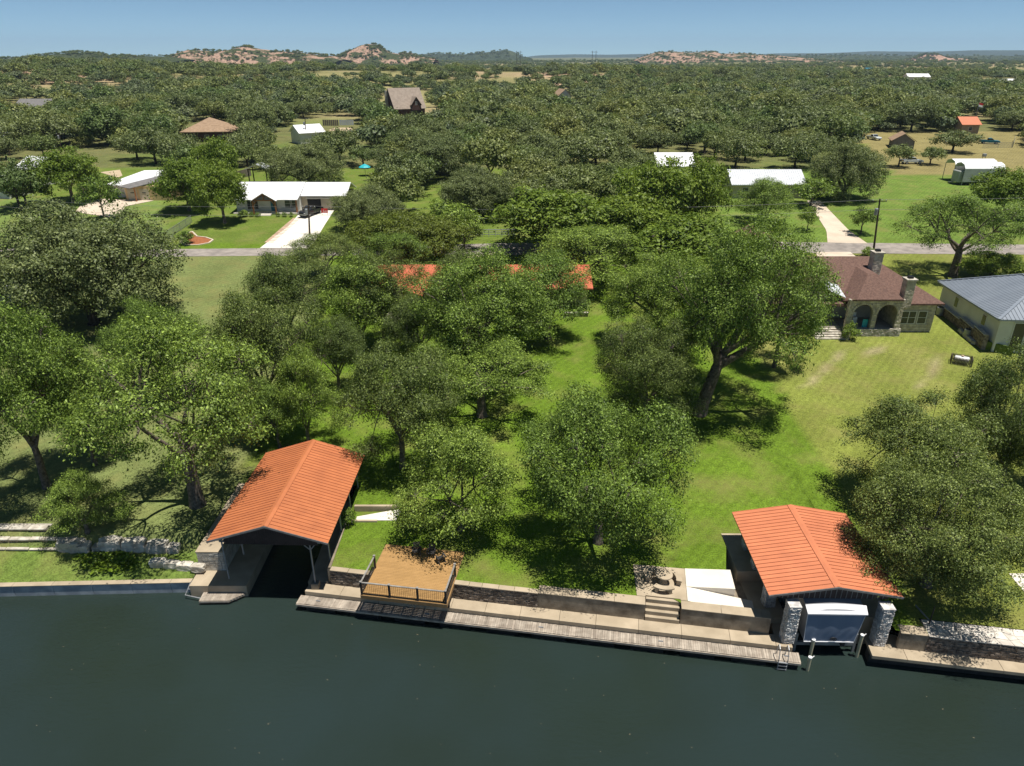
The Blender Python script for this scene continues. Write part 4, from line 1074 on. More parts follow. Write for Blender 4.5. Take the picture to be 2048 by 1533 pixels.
# porch block: local x from px0 to px1
PX0 = lx(1693, 660, 1.0); PX1 = PX0 + 6.3
mb = MB()     # plinth
mb.box(PX0, PX1 + .15, 0, 4.2, -.5, .95); pl_ = mb.build('plinth', M['mortar'], sh)
mb = MB(); stone_face(mb, (PX0, 0), (PX1 + .15, 0), -.3, .95, .06, (0, -1), (.15, .5), (.1, .2), jit=.03)
stone_face(mb, (PX0, 4.2), (PX0, 0), -.3, .95, .06, (-1, 0), (.15, .5), (.1, .2)); stone_face(mb, (PX1 + .15, 0), (PX1 + .15, 4.2), -.3, .95, .06, (1, 0), (.15, .5), (.1, .2)); tag(mb.build('stones', M['limestone'], pl_), kind='stuff')
# arch wall built from piers and arch rings
def arch_wall():
    mb = MB(); Y0, Y1 = .12, .52; zt = 4.45; x = PX0
    cs = [PX0 + 2.1, PX0 + 5.1 - .75 + .0]; cs = [PX0 + 1.75, PX0 + 4.55]; r = 1.12; zs = 2.75
    edges = [PX0, cs[0] - r, cs[0] + r, cs[1] - r, cs[1] + r, PX1]
    for a, b in ((edges[0], edges[1]), (edges[2], edges[3]), (edges[4], edges[5])): mb.box(a, b, Y0, Y1, .95, zt)
    for c in cs:
        n = 14; pr = [(c + r * math.cos(math.pi - math.pi * i / n), zs + r * math.sin(math.pi * i / n)) for i in range(n + 1)]
        for (xa, za), (xb, zb) in zip(pr, pr[1:]):
            o = len(mb.v); mb.v += [(xa, Y0, za), (xb, Y0, zb), (xb, Y0, zt), (xa, Y0, zt), (xa, Y1, za), (xb, Y1, zb), (xb, Y1, zt), (xa, Y1, zt)]
            for q in ((0, 1, 2, 3), (5, 4, 7, 6), (0, 4, 5, 1), (3, 2, 6, 7)): mb.f.append(tuple(o + k for k in q))
    return mb, cs, r, zs
mb, ACS, AR, AZ = arch_wall(); aw = mb.build('arch_wall', M['mortar'], sh)
def skip_a(u, z, w, h):
    x = PX0 + u
    for c in ACS:
        if z < AZ and abs(x - c) < AR + w * .5: return True
        if z >= AZ - .1 and (abs(x - c) - w * .35) ** 2 + (z - AZ) ** 2 < (AR + .18) ** 2 and abs(x - c) < AR + .4: return True
    return False
mb = MB(); stone_face(mb, (PX0, .12), (PX1, .12), .95, 4.45, .045, (0, -1), (.22, .6), (.14, .3), jit=.02, skip=skip_a, gap=.02)
stone_face(mb, (PX0, .5), (PX0, .12), .95, 4.45, .045, (-1, 0), (.22, .38), (.14, .3)); tag(mb.build('stones', M['house_stone'], aw), kind='stuff')
for c in ACS:
    for i in range(15):
        t0, t1 = math.pi * i / 15 + .02, math.pi * (i + 1) / 15 - .02; mb = MB(); o = 0
        for yy in (.05, .12):
            for rr, t in ((AR, t0), (AR + .24, t0), (AR + .24, t1), (AR, t1)): mb.v.append((c + rr * math.cos(t), yy, AZ + rr * math.sin(t)))
        mb.f = [(0, 1, 2, 3), (7, 6, 5, 4), (0, 4, 5, 1), (1, 5, 6, 2), (2, 6, 7, 3), (3, 7, 4, 0)]
        mb.build('arch_stone', M['house_stone'], aw)
mb = MB(); mb.box(PX0, PX1, 4.0, 4.3, .95, 4.45); mb.build('porch_back_wall', M['cream_wall'], sh)
mb = MB(); mb.box(PX1 - .4, PX1, .53, 3.99, .95, 4.45); mb.build('porch_side_wall', M['house_stone'], sh)
# right wing, left wing and rear block
WX0, WX1 = PX1 + .1, PX1 + 4.4
mb = MB(); mb.box(WX0, WX1, 1.3, 13, -.5, 3.6); wg = mb.build('wing_wall', M['mortar'], sh)
def skip_w(u, z, w, h): return 1.0 < z < 2.75 and .35 - w * .4 < u < 3.55 + w * .4
mb = MB(); stone_face(mb, (WX0, 1.3), (WX1, 1.3), -.3, 3.6, .045, (0, -1), (.22, .65), (.14, .3), skip=skip_w, jit=.02)
stone_face(mb, (WX1, 1.3), (WX1, 13), -.3, 3.6, .045, (1, 0), (.3, .7), (.16, .3)); tag(mb.build('stones', M['house_stone'], wg), kind='stuff')
window(sh, WX0 + 1.35, 1.3, 1.1, 1.75, 1.6, 2); window(sh, WX0 + 2.95, 1.3, 1.1, 1.05, 1.6, 1)
mb = MB(); mb.box(PX0 - 9, WX0 - .02, 4.31, 13, -.5, 3.6); mb.build('rear_wall', M['house_stone'], sh)
mb = MB(); mb.box(PX0 - 9, PX0 - 4.2, 1.6, 4.29, -.5, 3.6); mb.build('wing_wall', M['house_stone'], sh)
# roofs
mb = MB(); hip_slab(mb, PX0 - 9.8, WX1 + .6, .75, 13.8, 3.75, 7.6, .2); rf = mb.build('roof', M['shingle_brown'], sh)
mb = MB(); xm = (PX0 + PX1) / 2; zr = 6.75
mb.slab([(PX0 + .5, -.35, 4.62), (PX1 - .5, -.35, 4.62), (xm + .5, 2.6, zr), (xm - .5, 2.6, zr)], .16)
mb.slab([(PX0 - .7, 1.3, 3.9), (PX0 + .5, -.35, 4.62), (xm - .5, 2.6, zr), (xm - .5, 7.0, zr)], .16); mb.slab([(PX1 - .5, -.35, 4.62), (PX1 + .7, 1.3, 3.9), (xm + .5, 7.0, zr), (xm + .5, 2.6, zr)], .16)
mb.slab([(xm - .5, 2.6, zr), (xm + .5, 2.6, zr), (xm + .5, 7.0, zr), (xm - .5, 7.0, zr)], .16)
mb.build('porch_roof', M['shingle_brown'], rf)
mb = MB(); mb.box(PX1 - .35, PX1 + 1.1, .7, 1.2, 3.45, 3.62); mb.build('eave_return', M['shingle_brown'], rf)
mb = MB(); mb.box(PX0 - 1.2, PX0 + .3, .7, 1.2, 3.45, 3.62); mb.build('eave_return', M['shingle_brown'], rf)
# left cross gable with metal cricket
mb = MB(); gable_slab_y(mb, PX0 - 5.6, PX0 - 1.0, .9, 7, 4.0, 6.3, .16); mb.build('gable_roof', M['shingle_brown'], rf)
mb = MB(); gable_fill(mb, 'x', PX0 - 5.2, PX0 - 1.4, 1.35, 3.7, 5.7); mb.build('gable_wall', M['house_stone'], sh)
mb = MB(); mb.slab([(PX0 - 2.3, 1.3, 5.25), (PX0 - .2, .9, 4.45), (PX0 - .4, 3.0, 5.3)], .06); mb.slab([(PX0 - 2.3, 1.3, 5.25), (PX0 - .4, 3.0, 5.3), (PX0 - 2.2, 3.3, 5.9)], .06); mb.build('metal_cricket', M['galv_roof'], rf)
def chimney(x, y, z0, z1, wd=1.0, lab=None):
    mb = MB(); mb.box(x - wd / 2, x + wd / 2, y - wd / 2, y + wd / 2, z0, z1); c = mb.build('chimney', M['mortar'], rf)
    mb = MB(); h = wd / 2
    for a, b, n in (((x - h, y - h), (x + h, y - h), (0, -1)), ((x + h, y - h), (x + h, y + h), (1, 0)), ((x - h, y + h), (x - h, y - h), (-1, 0))): stone_face(mb, a, b, z0, z1, .035, n, (.15, .42), (.1, .2), jit=.015)
    tag(mb.build('stones', M['house_stone'], c), kind='stuff')
    mb = MB(); mb.box(x - h - .12, x + h + .12, y - h - .12, y + h + .12, z1 + .002, z1 + .14); mb.build('cap', M['limestone'], c)
    mb = MB(); mb.box(x - .25, x + .25, y - .25, y + .25, z1 + .142, z1 + .4); mb.build('flue', M['black'], c)
chimney(PX0 + 4.55, 5.2, 4.8, 8.6, 1.05); chimney(PX1 + .35, .9, 3.4, 6.6, 1.0)
# steps and landing left of the porch
for i in range(6):
    mb = MB(); mb.box(PX0 - 3.6, PX0 - .25, -1.0 + .36 * i, -.62 + .36 * i if i < 5 else 4.2, -.5, .16 * (i + 1)); mb.build('step', M['limestone'], sh)
mb = MB(); mb.box(PX0 - .24, PX0 + .22, -1.0, -.1, -.3, 1.1); mb.build('step_pier', M['limestone'], sh, bevel=.03)
mb = MB(); mb.box(PX0 + 1.5, PX0 + 2.0, 1.6, 2.1, .95, 1.8); mb.box(PX0 + 1.5, PX0 + 2.0, 2.05, 2.12, 1.8, 2.3)
ch_ = mb.build('porch_chair', M['white'], None); ch_.location = (gS.x, SH_Y, SH_Z); tag(ch_, 'white chair in the left porch arch of the stone house', 'chair')
mb = MB(); mb.box(PX0 + 2.2, PX0 + 2.8, .62, .72, .95, 1.9)
for k, m_ in enumerate(('turquoise', 'white', 'turquoise', 'white')): pass
tw_ = mb.build('striped_towel', M['turquoise'], None); tw_.location = (gS.x, SH_Y, SH_Z); tag(tw_, 'turquoise towel hung over a low rail in the left porch arch', 'towel')
# second brown roof peaks toward the street
for (px, py, lab) in ((1522, 497, 'brown shingled gable peak showing above the trees left of the stone house'),):
    p = G(px, py + 38); t = thing('garage', lab, 'building', (p.x, p.y + 1, g1(p.x, p.y)))
    mb = MB(); mb.box(-3, 3, 0, 6, -.3, 2.9); mb.build('wall', M['house_stone'], t)
    mb = MB(); gable_slab_y(mb, -3.5, 3.5, -.5, 6.5, 2.9, 4.9); mb.build('roof', M['shingle_brown'], t)
    mb = MB(); gable_fill(mb, 'x', -3, 3, 0, 2.9, 4.6); mb.build('gable_wall', M['house_stone'], t)

# --- grey metal roofed house at the right edge
c0 = W(1998, 640, 7.2); zB = g1(c0.x, c0.y + 1)
gh = thing('grey_roof_house', 'white brick house with blue-grey standing seam metal roof at right edge', 'house', (c0.x, c0.y, zB), math.radians(0))
cB = W(1875, 563, 7.2); bx_, by_ = cB.x - c0.x, cB.y - c0.y
ez = 7.2 - zB; gw = 13.0; rz_ = ez + 2.6
e1 = Vector((bx_, by_, 0)); per = Vector((e1.y, -e1.x, 0)).normalized()
if per.x < 0: per = -per
A0 = Vector((0, 0, ez)); A1 = e1 + Vector((0, 0, ez)); B0 = A0 + per * gw; B1 = A1 + per * gw; ed = e1.normalized()
R0 = A0 + per * gw / 2 + ed * gw * .42 + Vector((0, 0, 2.6)); R1 = A1 + per * gw / 2 - ed * gw * .42 + Vector((0, 0, 2.6))
mb = MB()
for pts in ((A0, A1, R1, R0), (B0, A0, R0), (B1, B0, R0, R1), (A1, B1, R1)):
    n_ = (pts[1] - pts[0]).cross(pts[2] - pts[0])
    mb.slab(pts if n_.z > 0 else pts[::-1], .14)
grf = mb.build('roof', M['grey_roof'], gh)
npn = 26
def grid_panels(e0, e1_, up_dir, planes, n, m):
    pass
# panels on the visible slopes run up the slope, clipped by the hips
def clipped_panels(E0, E1, T0, T1, n, m, parent):
    """E0-E1 eave, T0-T1 ridge (may be a point): panels perpendicular to the eave, cut at the hips"""
    L = (E1 - E0).length; d = (E1 - E0) / L
    a0 = (T0 - E0).dot(d); a1 = (T1 - E0).dot(d)
    up = (T0 - E0) - d * a0; H = up.length; un = up / H
    def hgt(u): return H * (u / a0 if u < a0 else (L - u) / (L - a1) if u > a1 else 1.0)
    for i in range(n):
        u0, u1 = L * i / n, L * (i + 1) / n - .01; h0, h1 = max(.01, hgt(u0)), max(.01, hgt(u1)); o3 = Vector((0, 0, .03)); mb = MB()
        pts = [E0 + d * u0 + o3, E0 + d * u1 + o3, E0 + d * u1 + un * h1 + o3, E0 + d * u0 + un * h0 + o3]
        if ((pts[1] - pts[0]).cross(pts[3] - pts[0])).z < 0: pts = pts[::-1]
        mb.slab(pts, .026)
        if h0 > .3: mb.bar(E0 + d * u0 + o3 * 1.9, E0 + d * u0 + un * h0 + o3 * 1.9, .05, .05)
        mb.build('roof_panel', M[m], parent)
clipped_panels(A1, A0, R1, R0, 38, 'grey_roof', grf); clipped_panels(A0, B0, R0, R0, 30, 'grey_roof', grf)
mb = MB(); mb.bar(A0 + Vector((0, 0, .08)), R0 + Vector((0, 0, .08)), .3, .06); mb.build('hip_cap', M['grey_roof'], grf)
mb = MB(); mb.bar(R0 + Vector((0, 0, .08)), R1 + Vector((0, 0, .08)), .3, .06); mb.build('ridge_cap', M['grey_roof'], grf)
mb = MB(); mb.bar(A1 + Vector((0, 0, .08)), R1 + Vector((0, 0, .08)), .3, .06); mb.build('hip_cap', M['grey_roof'], grf)
ov = .55; iA0 = A0 + per * ov + ed * ov; iA1 = A1 + per * ov - ed * ov; iB0 = B0 - per * ov + ed * ov; iB1 = B1 - per * ov - ed * ov
mb = MB(); pts = [iA0, iB0, iB1, iA1]
nrm = (pts[1] - pts[0]).cross(pts[2] - pts[0]); pts = pts if nrm.z > 0 else pts[::-1]
mb.slab([(p.x, p.y, ez - .1) for p in pts], ez + .4); mb.build('wall', M['white_wall'], gh)
for f, wd, nm in ((.22, .8, 'window'), (.7, .9, 'window')):
    p = iA0.lerp(iA1, f); q = -per * .03
    mb = MB(); mb.bar(Vector((p.x, p.y, ez - 1.9)) + q, Vector((p.x, p.y, ez - .6)) + q, .9, .06, up=per); o = mb.build(nm, M['trim_white'], gh)
    mb = MB(); mb.bar(Vector((p.x, p.y, ez - 1.82)) + q * 1.8, Vector((p.x, p.y, ez - .68)) + q * 1.8, .74, .04, up=per); mb.build('pane', M['glass'], o)
fd = (iB0 - iA0).normalized()
for u in (2.2, 3.9, 5.6):
    p = iA0 + fd * u; q = -ed * .04
    mb = MB(); mb.bar(Vector((p.x, p.y, .25)) + q, Vector((p.x, p.y, ez - .45)) + q, 1.4, .07, up=ed); o = mb.build('glass_door', M['trim_white'], gh)
    mb = MB(); mb.bar(Vector((p.x, p.y, .35)) + q * 1.9, Vector((p.x, p.y, ez - .55)) + q * 1.9, 1.2, .04, up=ed); mb.build('pane', M['glass'], o)
for i_, f in enumerate((.04, .33)):
    p = iA0.lerp(iA1, .30 if i_ == 0 else .83) - per * .75
    z_ = g1(gh.location.x + p.x, gh.location.y + p.y)
    ac = thing('air_conditioner', 'grey air conditioning unit near the front corner of the white brick house' if i_ == 0 else 'grey air conditioning unit near the rear corner of the white brick house', 'air conditioner', (c0.x + p.x, c0.y + p.y, max(z_, zB - .2)), 0, 'air conditioning units')
    mb = MB(); mb.lathe([(.4, 0), (.42, .05), (.42, .95), (.38, 1.0)], 16); mb.build('casing', M['galv'], ac)
    mb = MB(); mb.lathe([(.33, 1.0), (.33, 1.04), (.1, 1.08)], 16); mb.build('fan_grille', M['black'], ac)
# dry stone wall below it
wp = [G(1874, 622), G(1915, 655), G(1942, 680), G(1962, 700)]
dw = thing('dry_stone_wall', 'sloping dry stone retaining wall between the stone house lawn and the white brick house', 'wall', wp[0])
mb = MB(); tops = (.9, 1.2, 1.6, 1.9); cs_ = []
for a, b, h0 in zip(wp, wp[1:], tops):
    n2 = Vector((-(b.y - a.y), b.x - a.x)).normalized(); n2 = n2 if n2.x < 0 else -n2
    la, lb_ = a - wp[0], b - wp[0]
    stone_face(mb, la, lb_, min(la.z, lb_.z) - .3, min(la.z, lb_.z) + h0, .08, n2, (.2, .5), (.12, .22), jit=.05)
    mc = MB(); mc.bar((la.x - n2.x * .2, la.y - n2.y * .2, la.z + h0 / 2), (lb_.x - n2.x * .2, lb_.y - n2.y * .2, lb_.z + h0 / 2), .4, h0 + .2); mc.build('core', M['dark_stone'], dw)
    mc = MB(); mc.bar((la.x - n2.x * .1, la.y - n2.y * .1, la.z + h0 + .15), (lb_.x - n2.x * .1, lb_.y - n2.y * .1, lb_.z + h0 + .15), .5, .08); mc.build('cap_stone', M['limestone'], dw)
tag(mb.build('stones', M['dark_stone'], dw), kind='stuff')
tp = [Vector((a.x + .35, a.y + .1)) for a in wp]; hw = [Vector((c0.x + q.x, c0.y + q.y)) for q in (iA0, iA1)]
mb = MB(); tz = zB + .95
mb.slab([(tp[3].x, tp[3].y, tz), (hw[0].x + 1.5, hw[0].y - 1.2, tz), (hw[0].x + .3, hw[0].y + .3, tz), (hw[1].x + .3, hw[1].y + .3, tz), (tp[0].x, tp[0].y + .8, tz), (tp[1].x, tp[1].y, tz), (tp[2].x, tp[2].y, tz)], 1.6)
o = mb.build('raised_lawn', mat('lawn_strip', (0.14, 0.19, 0.035), (0.10, 0.145, 0.025), 3, rough=.95, spec=.1)); o['kind'] = 'structure'
for i in range(7):
    p = G(1921 + i * 4.2, 664 + i * 4.0); rock('loose_rock', (p.x, p.y, p.z + .18), (RNG.uniform(.4, .7), RNG.uniform(.35, .55), .4), RNG.uniform(0, 3), ('first', 'second', 'third', 'fourth', 'fifth', 'sixth', 'seventh')[i] + ' loose pale rock from the left in the pile below the dry stone wall', 40 + i, 'loose rocks by the dry stone wall')
# picket box on the lawn
p = G(1921, 728); pk = thing('picket_pen', 'small weathered picket pen with a white propane tank inside on the lawn', 'pen', p, math.radians(-28))
for sx, sy, ln, ax in ((-.95, -.6, 1.9, 0), (-.95, .6, 1.9, 0), (-.95, -.6, 1.2, 1), (.95, -.6, 1.2, 1)):
    for i in range(int(ln / .13) + 1):
        mb = MB(); x, y = (sx + i * .13, sy) if ax == 0 else (sx, sy + i * .13)
        mb.box(x - .04, x + .04, y - .015, y + .015, 0, .85); mb.build('picket', M['fence_wood'], pk)
    mb = MB(); b = (sx + ln, sy) if ax == 0 else (sx, sy + ln); mb.bar((sx, sy + .03, .65), (b[0], b[1] + .03, .65), .05, .07); mb.build('rail', M['fence_wood'], pk)
pt = thing('propane_tank', 'white propane tank inside the picket pen', 'tank', p + Vector((0, 0, .1)), math.radians(-28))
mb = MB(); mb.tube([(-.7, 0, .4), (-.62, 0, .4), (.62, 0, .4), (.7, 0, .4)], [.2, .36, .36, .2], 14); mb.build('tank_body', M['white'], pt, smooth=True)
mb = MB(); mb.lathe([(.14, .74), (.14, .86), (.05, .88)], 10); mb.build('valve_dome', M['paver'], pt)
mb = MB(); mb.box(-.45, -.35, -.25, .25, -.1, .12); mb.box(.35, .45, -.25, .25, -.1, .12); mb.build('foot', M['concrete'], pt)

# --- house behind the pecans, orange-red roof
c1 = G(760, 632); hz = g1(c1.x, c1.y)
hc = thing('orange_roof_house', 'long cream house with orange-red metal roof half hidden behind the pecan trees', 'house', (0, c1.y + 2, hz))
X0h, X1h = W(690, 600, hz + 3).x, W(1195, 600, hz + 3).x
mb = MB(); mb.box(X0h + .6, X1h - .6, .8, 10, -.5, 2.9); mb.build('wall', M['cream_wall'], hc)
mb = MB(); gable_slab_x(mb, X0h, X1h, 0, 10.6, 2.9, 4.5, .16); rfh = mb.build('roof', M['roof_red'], hc)
mb = MB(); gable_slab_y(mb, X0h + 1.0, X0h + 9.0, -3.4, 5.2, 3.0, 4.45, .16); mb.build('cross_gable_roof', M['roof_red'], rfh)
mb = MB(); mb.box(X0h + 1.6, X0h + 8.4, -2.8, .78, -.5, 3.0); mb.build('wing_wall', M['cream_wall'], hc)
mb = MB(); gable_fill(mb, 'x', X0h + 1.6, X0h + 8.4, -2.8, 3.0, 4.2); mb.build('gable_wall', M['cream_wall'], hc)
for x in (X0h + 12, X0h + 16, X0h + 21, X0h + 26): window(hc, x, .8, .9, 1.8, 1.5, 2)
window(hc, X0h + 5, -2.8, .9, 2.0, 1.5, 2)
for i in range(10):
    mb = MB(); q = W(785, 652 - i * 3.2, hz - .2 + .16 * i) ; yy = q.y - (c1.y + 2)
    mb.box(q.x - 1.0, q.x + 1.0, yy, yy + .9, -1.4, -.2 + .16 * i - .15); mb.build('step', M['limestone'], hc)
q = G(1150, 634); lw = thing('low_garden_wall', 'low pale garden wall in front of the house behind the pecans', 'wall', q)
mb = MB(); mb.box(-1.3, 1.6, 0, .35, -.3, .45); mb.build('core', M['dark_stone'], lw); mb = MB(); mb.box(-1.35, 1.65, -.05, .4, .452, .53); mb.build('cap_stone', M['limestone'], lw)

# --- white ranch house over the street
w0 = G(560, 428); wz = g1(w0.x, w0.y)
wh = thing('white_roof_house', 'white ranch house with bright white metal roof and timber porch gable', 'house', (w0.x, w0.y, wz))
wx = lambda px, y=425: W(px, y, wz).x - w0.x
xa, xb = wx(470), wx(603)
mb = MB(); mb.box(xa + .4, xb - .15, 1.6, 11, -.4, 2.75); mb.build('wall', M['white_wall'], wh)
mb = MB()
mb.slab([(xa, -.3, 2.7), (xb, -.3, 2.7), (xb, 2.9, 3.55), (xa, 2.9, 3.55)], .12); mb.slab([(xa, 2.9, 3.58), (xb, 2.9, 3.58), (xb, 6.4, 4.9), (xa, 6.4, 4.9)], .12); mb.slab([(xb, 12, 2.9), (xa, 12, 2.9), (xa, 6.4, 4.9), (xb, 6.4, 4.9)], .12)
wr = mb.build('roof', M['white_roof'], wh)
mb = MB(); gable_fill(mb, 'y', 1.6, 11, xb - .27, 2.75, 4.7); mb.build('gable_wall', M['white_wall'], wh)
ga, gb = wx(516), wx(560); gm = (ga + gb) / 2
mb = MB(); mb.slab([(ga - .3, -.9, 2.55), (gm, -.9, 4.0), (gm, 3.4, 4.0), (ga - .3, .2, 2.75)][::-1], .1); mb.slab([(gm, -.9, 4.0), (gb + .3, -.9, 2.55), (gb + .3, .2, 2.75), (gm, 3.4, 4.0)][::-1], .1); mb.build('porch_gable_roof', M['white_roof'], wr)
for x in (ga, gb):
    mb = MB(); mb.bar((x, -.7, .1), (x, -.7, 2.6), .24); mb.build('timber_post', M['timber'], wh)
    mb = MB(); mb.bar((x, -.7, 2.55), (gm, -.7, 3.85), .2, .22); mb.build('timber_rafter', M['timber'], wh)
    mb = MB(); mb.bar((x, -.68, 1.7), (x + (gm - x) * .35, -.68, 2.5), .13); mb.build('timber_brace', M['timber'], wh)
mb = MB(); mb.bar((ga, -.7, 2.62), (gb, -.7, 2.62), .2, .22); mb.build('timber_beam', M['timber'], wh)
mb = MB(); mb.bar((gm, -.7, 2.7), (gm, -.7, 3.8), .16); mb.build('king_post', M['timber'], wh)
mb = MB(); mb.bar((xb - .35, -.1, .1), (xb - .35, -.1, 2.65), .24); mb.build('timber_post', M['timber'], wh)
mb = MB(); mb.box(xa + .4, xb - .3, -.5, 1.58, -.4, .22); mb.build('porch_floor', M['concrete_new'], wh)
for i in range(2):
    mb = MB(); mb.box(gm - 1.2, gm + 1.2, -1.7 + .5 * i, -.52, -.3, .0 + .1 * (i + .6)); mb.build('step', M['concrete_new'], wh)
window(wh, wx(507), 1.6, .5, 2.2, 2.0, 3); window(wh, wx(578), 1.6, .8, 1.4, 1.7, 1); window(wh, wx(588.5), 1.6, .8, 1.2, 1.7, 1)
mb = MB(); mb.box(wx(543), wx(555), 1.54, 1.6, .22, 2.45); dr = mb.build('door', M['teal'], wh)
mb = MB(); mb.box(wx(547), wx(551), 1.51, 1.54, .9, 2.3); mb.build('pane', M['glass'], dr)
xc, xd = wx(603), wx(690)
mb = MB(); mb.box(xc - .1, xd, 2.9, 11, -.4, 2.9); mb.build('garage_wall', M['cream_wall'], wh)
mb = MB(); mb.slab([(xc - .1, 2.2, 2.95), (xd + .4, 2.2, 2.95), (xd + .4, 7.0, 4.75), (xc - .1, 7.0, 4.75)], .12); mb.slab([(xd + .4, 12, 2.95), (xc - .1, 12, 2.95), (xc - .1, 7.0, 4.75), (xd + .4, 7.0, 4.75)], .12); mb.build('garage_roof', M['white_roof'], wh)
mb = MB(); mb.box(wx(613), wx(640), 2.86, 2.9, 0, 2.2); gd = mb.build('garage_shade_sheet', M['black'], wh)  # black sheet on the wall stands in for the shaded inside
mb = MB(); mb.box(wx(611), wx(662), 2.6, 2.88, 2.35, 2.5); mb.build('garage_eyebrow', M['trim_white'], wh)
for px in (504, 517, 554, 567, 579, 593): pass
# pergola behind it
q = G(512, 372); pg = thing('pergola', 'dark pergola with pale top behind the white ranch house', 'pergola', (q.x, q.y + 2, g1(q.x, q.y)))
for x in (-2, 2):
    for y in (0, 3):
        mb = MB(); mb.bar((x, y, 0), (x, y, 3.4), .2); mb.build('post', M['dark_post'], pg)
mb = MB(); gable_slab_y(mb, -2.6, 2.6, -.4, 3.4, 3.4, 4.4); mb.build('roof', M['galv_roof'], pg)
mb = MB(); mb.bar((-2, 0, 3.2), (2, 0, 3.2), .2); mb.build('beam', M['dark_post'], pg)
# privacy fence behind
def board_fence(name, a, b, h, m, label, step=.5):
    a, b = Vector(a), Vector(b); t = thing(name, label, 'fence', a); n = int((b - a).length / step); r = math.atan2(b.y - a.y, b.x - a.x)
    mb = MB(); mb.box(0, step - .03, -.03, .03, 0, h); me = mb.mesh('board', M[m])
    for i in range(n):
        p = a.lerp(b, i / n); o = obj('board', me, t); o.location = (p.x - a.x, p.y - a.y, g1(p.x, p.y) - a.z); o.rotation_euler = (0, 0, r)
    mb = MB(); d = b - a; zb = g1(b.x, b.y) - a.z; mb.bar((0, .08, h * .8), (d.x, d.y + .08, zb + h * .8), .06, .1); mb.build('rail', M[m], t)
board_fence('privacy_fence', G(470, 360), G(503, 352), 1.8, 'fence_wood', 'weathered board fence behind the white ranch house', .4)
board_fence('privacy_fence', G(612, 272), G(645, 264), 2.0, 'fence_wood', 'dark board fence beside the small white shed', .6)
board_fence('privacy_fence', G(646, 252), G(678, 252), 2.2, 'fence_wood', 'long brown board fence by the bare clearing', .7)
board_fence('metal_fence', G(679, 251), G(708, 251), 2.0, 'galv_roof', 'pale metal fence joining the brown board fence', .9)

# --- garage with white roof left of the ranch house
q = G(262, 404); qz = g1(q.x, q.y)
gr = thing('tan_garage', 'tan two-bay garage with grey lean-to and white metal roof', 'garage', (q.x, q.y, qz))
mb = MB(); mb.box(-1.4, 7.5, 1.2, 10, -.3, 2.9); mb.build('wall', M['tan_wall'], gr)
mb = MB(); mb.slab([(-1.9, .2, 3.0), (.4, -.3, 2.7), (7.8, 4.5, 4.2), (4.5, 6.5, 4.3)], .12); mb.build('lean_to_roof', M['shingle_grey'], gr)
mb = MB(); mb.slab([(-6.5, 3.2, 2.8), (-1.8, .9, 3.1), (4.5, 6.5, 4.35), (-1.5, 11.0, 4.6)], .12); mb.slab([(-1.5, 11.0, 4.6), (4.5, 6.5, 4.35), (9, 9.0, 3.6), (9, 13, 3.6), (3, 13, 4.4)], .12); mb.build('roof', M['white_roof'], gr)
mb = MB(); mb.box(-6.2, -1.42, 4.0, 10, -.3, 2.75); mb.build('side_wall', M['white_wall'], gr)
for x in (-.9, 1.5):
    mb = MB(); mb.box(x, x + 1.9, 1.14, 1.2, 0, 2.3); d_ = mb.build('garage_door', M['cream_wall'], gr); mb = MB(); mb.box(x + .6, x + 1.3, 1.11, 1.14, 1.5, 1.68); mb.build('pane', M['glass'], d_)
mb = MB(); mb.bar((1.2, 0, 0), (1.2, 0, 2.8), .2); mb.build('post', M['timber'], gr)

# --- generic far houses
def simple_house(name, label, px, py, w, d, h, rise, wall, roof, style='gx', rz=0.0, windows=0, zoff=0.0, chim=None):
    p = G(px, py); t = thing(name, label, 'house', (p.x, p.y, p.z + zoff), rz)
    mb = MB(); mb.box(-w / 2 + .5, w / 2 - .5, .5, d - .5, -.4, h); mb.build('wall', M[wall], t)
    mb = MB()
    if style == 'gx': gable_slab_x(mb, -w / 2, w / 2, 0, d, h, h + rise)
    elif style == 'gy': gable_slab_y(mb, -w / 2, w / 2, 0, d, h, h + rise)
    else: hip_slab(mb, -w / 2, w / 2, 0, d, h, h + rise)
    r = mb.build('roof', M[roof], t)
    if style == 'gx':
        for s_ in (-w / 2 + .5, w / 2 - .62):
            mb = MB(); gable_fill(mb, 'y', .5, d - .5, s_, h, h + rise - .25); mb.build('gable_wall', M[wall], t)
    if style == 'gy':
        for s_ in (.5, d - .62):
            mb = MB(); gable_fill(mb, 'x', -w / 2 + .5, w / 2 - .5, s_, h, h + rise - .25); mb.build('gable_wall', M[wall], t)
    for i in range(windows): window(t, -w / 2 + w * (i + 1) / (windows + 1), .5, 1.0, 1.3, 1.2, 1)
    if chim:
        mb = MB(); mb.box(chim[0] - .6, chim[0] + .6, chim[1] - .6, chim[1] + .6, 0, chim[2]); mb.build('chimney', M['limestone'], r)
    return t
def pw(w, px, py):   # pixels -> metres at that ground point
    return w * proj(G(px, py))[2] / FPX
mh = simple_house('metal_roof_house', 'low house with corrugated white metal roof right of the tall street trees', 1535, 398, pw(150, 1535, 398), 9, 2.8, 2.4, 'cream_wall', 'galv_roof', 'gx', 0.0, 4)
_w = pw(150, 1535, 398); metal_panels([c_ for c_ in mh.children if c_.name.startswith('roof')][0], (-_w / 2, 0, 2.8), (_w / 2, 0, 2.8), (_w / 2, 4.5, 5.2), (-_w / 2, 4.5, 5.2), 34, 'galv_roof', rib=.07)
simple_house('metal_shed', 'white metal roof showing between dark trees left of the corrugated roof house', 1350, 360, pw(78, 1350, 360), 9, 3.0, 2.6, 'white_wall', 'white_roof', 'gx', 0.0, 1)
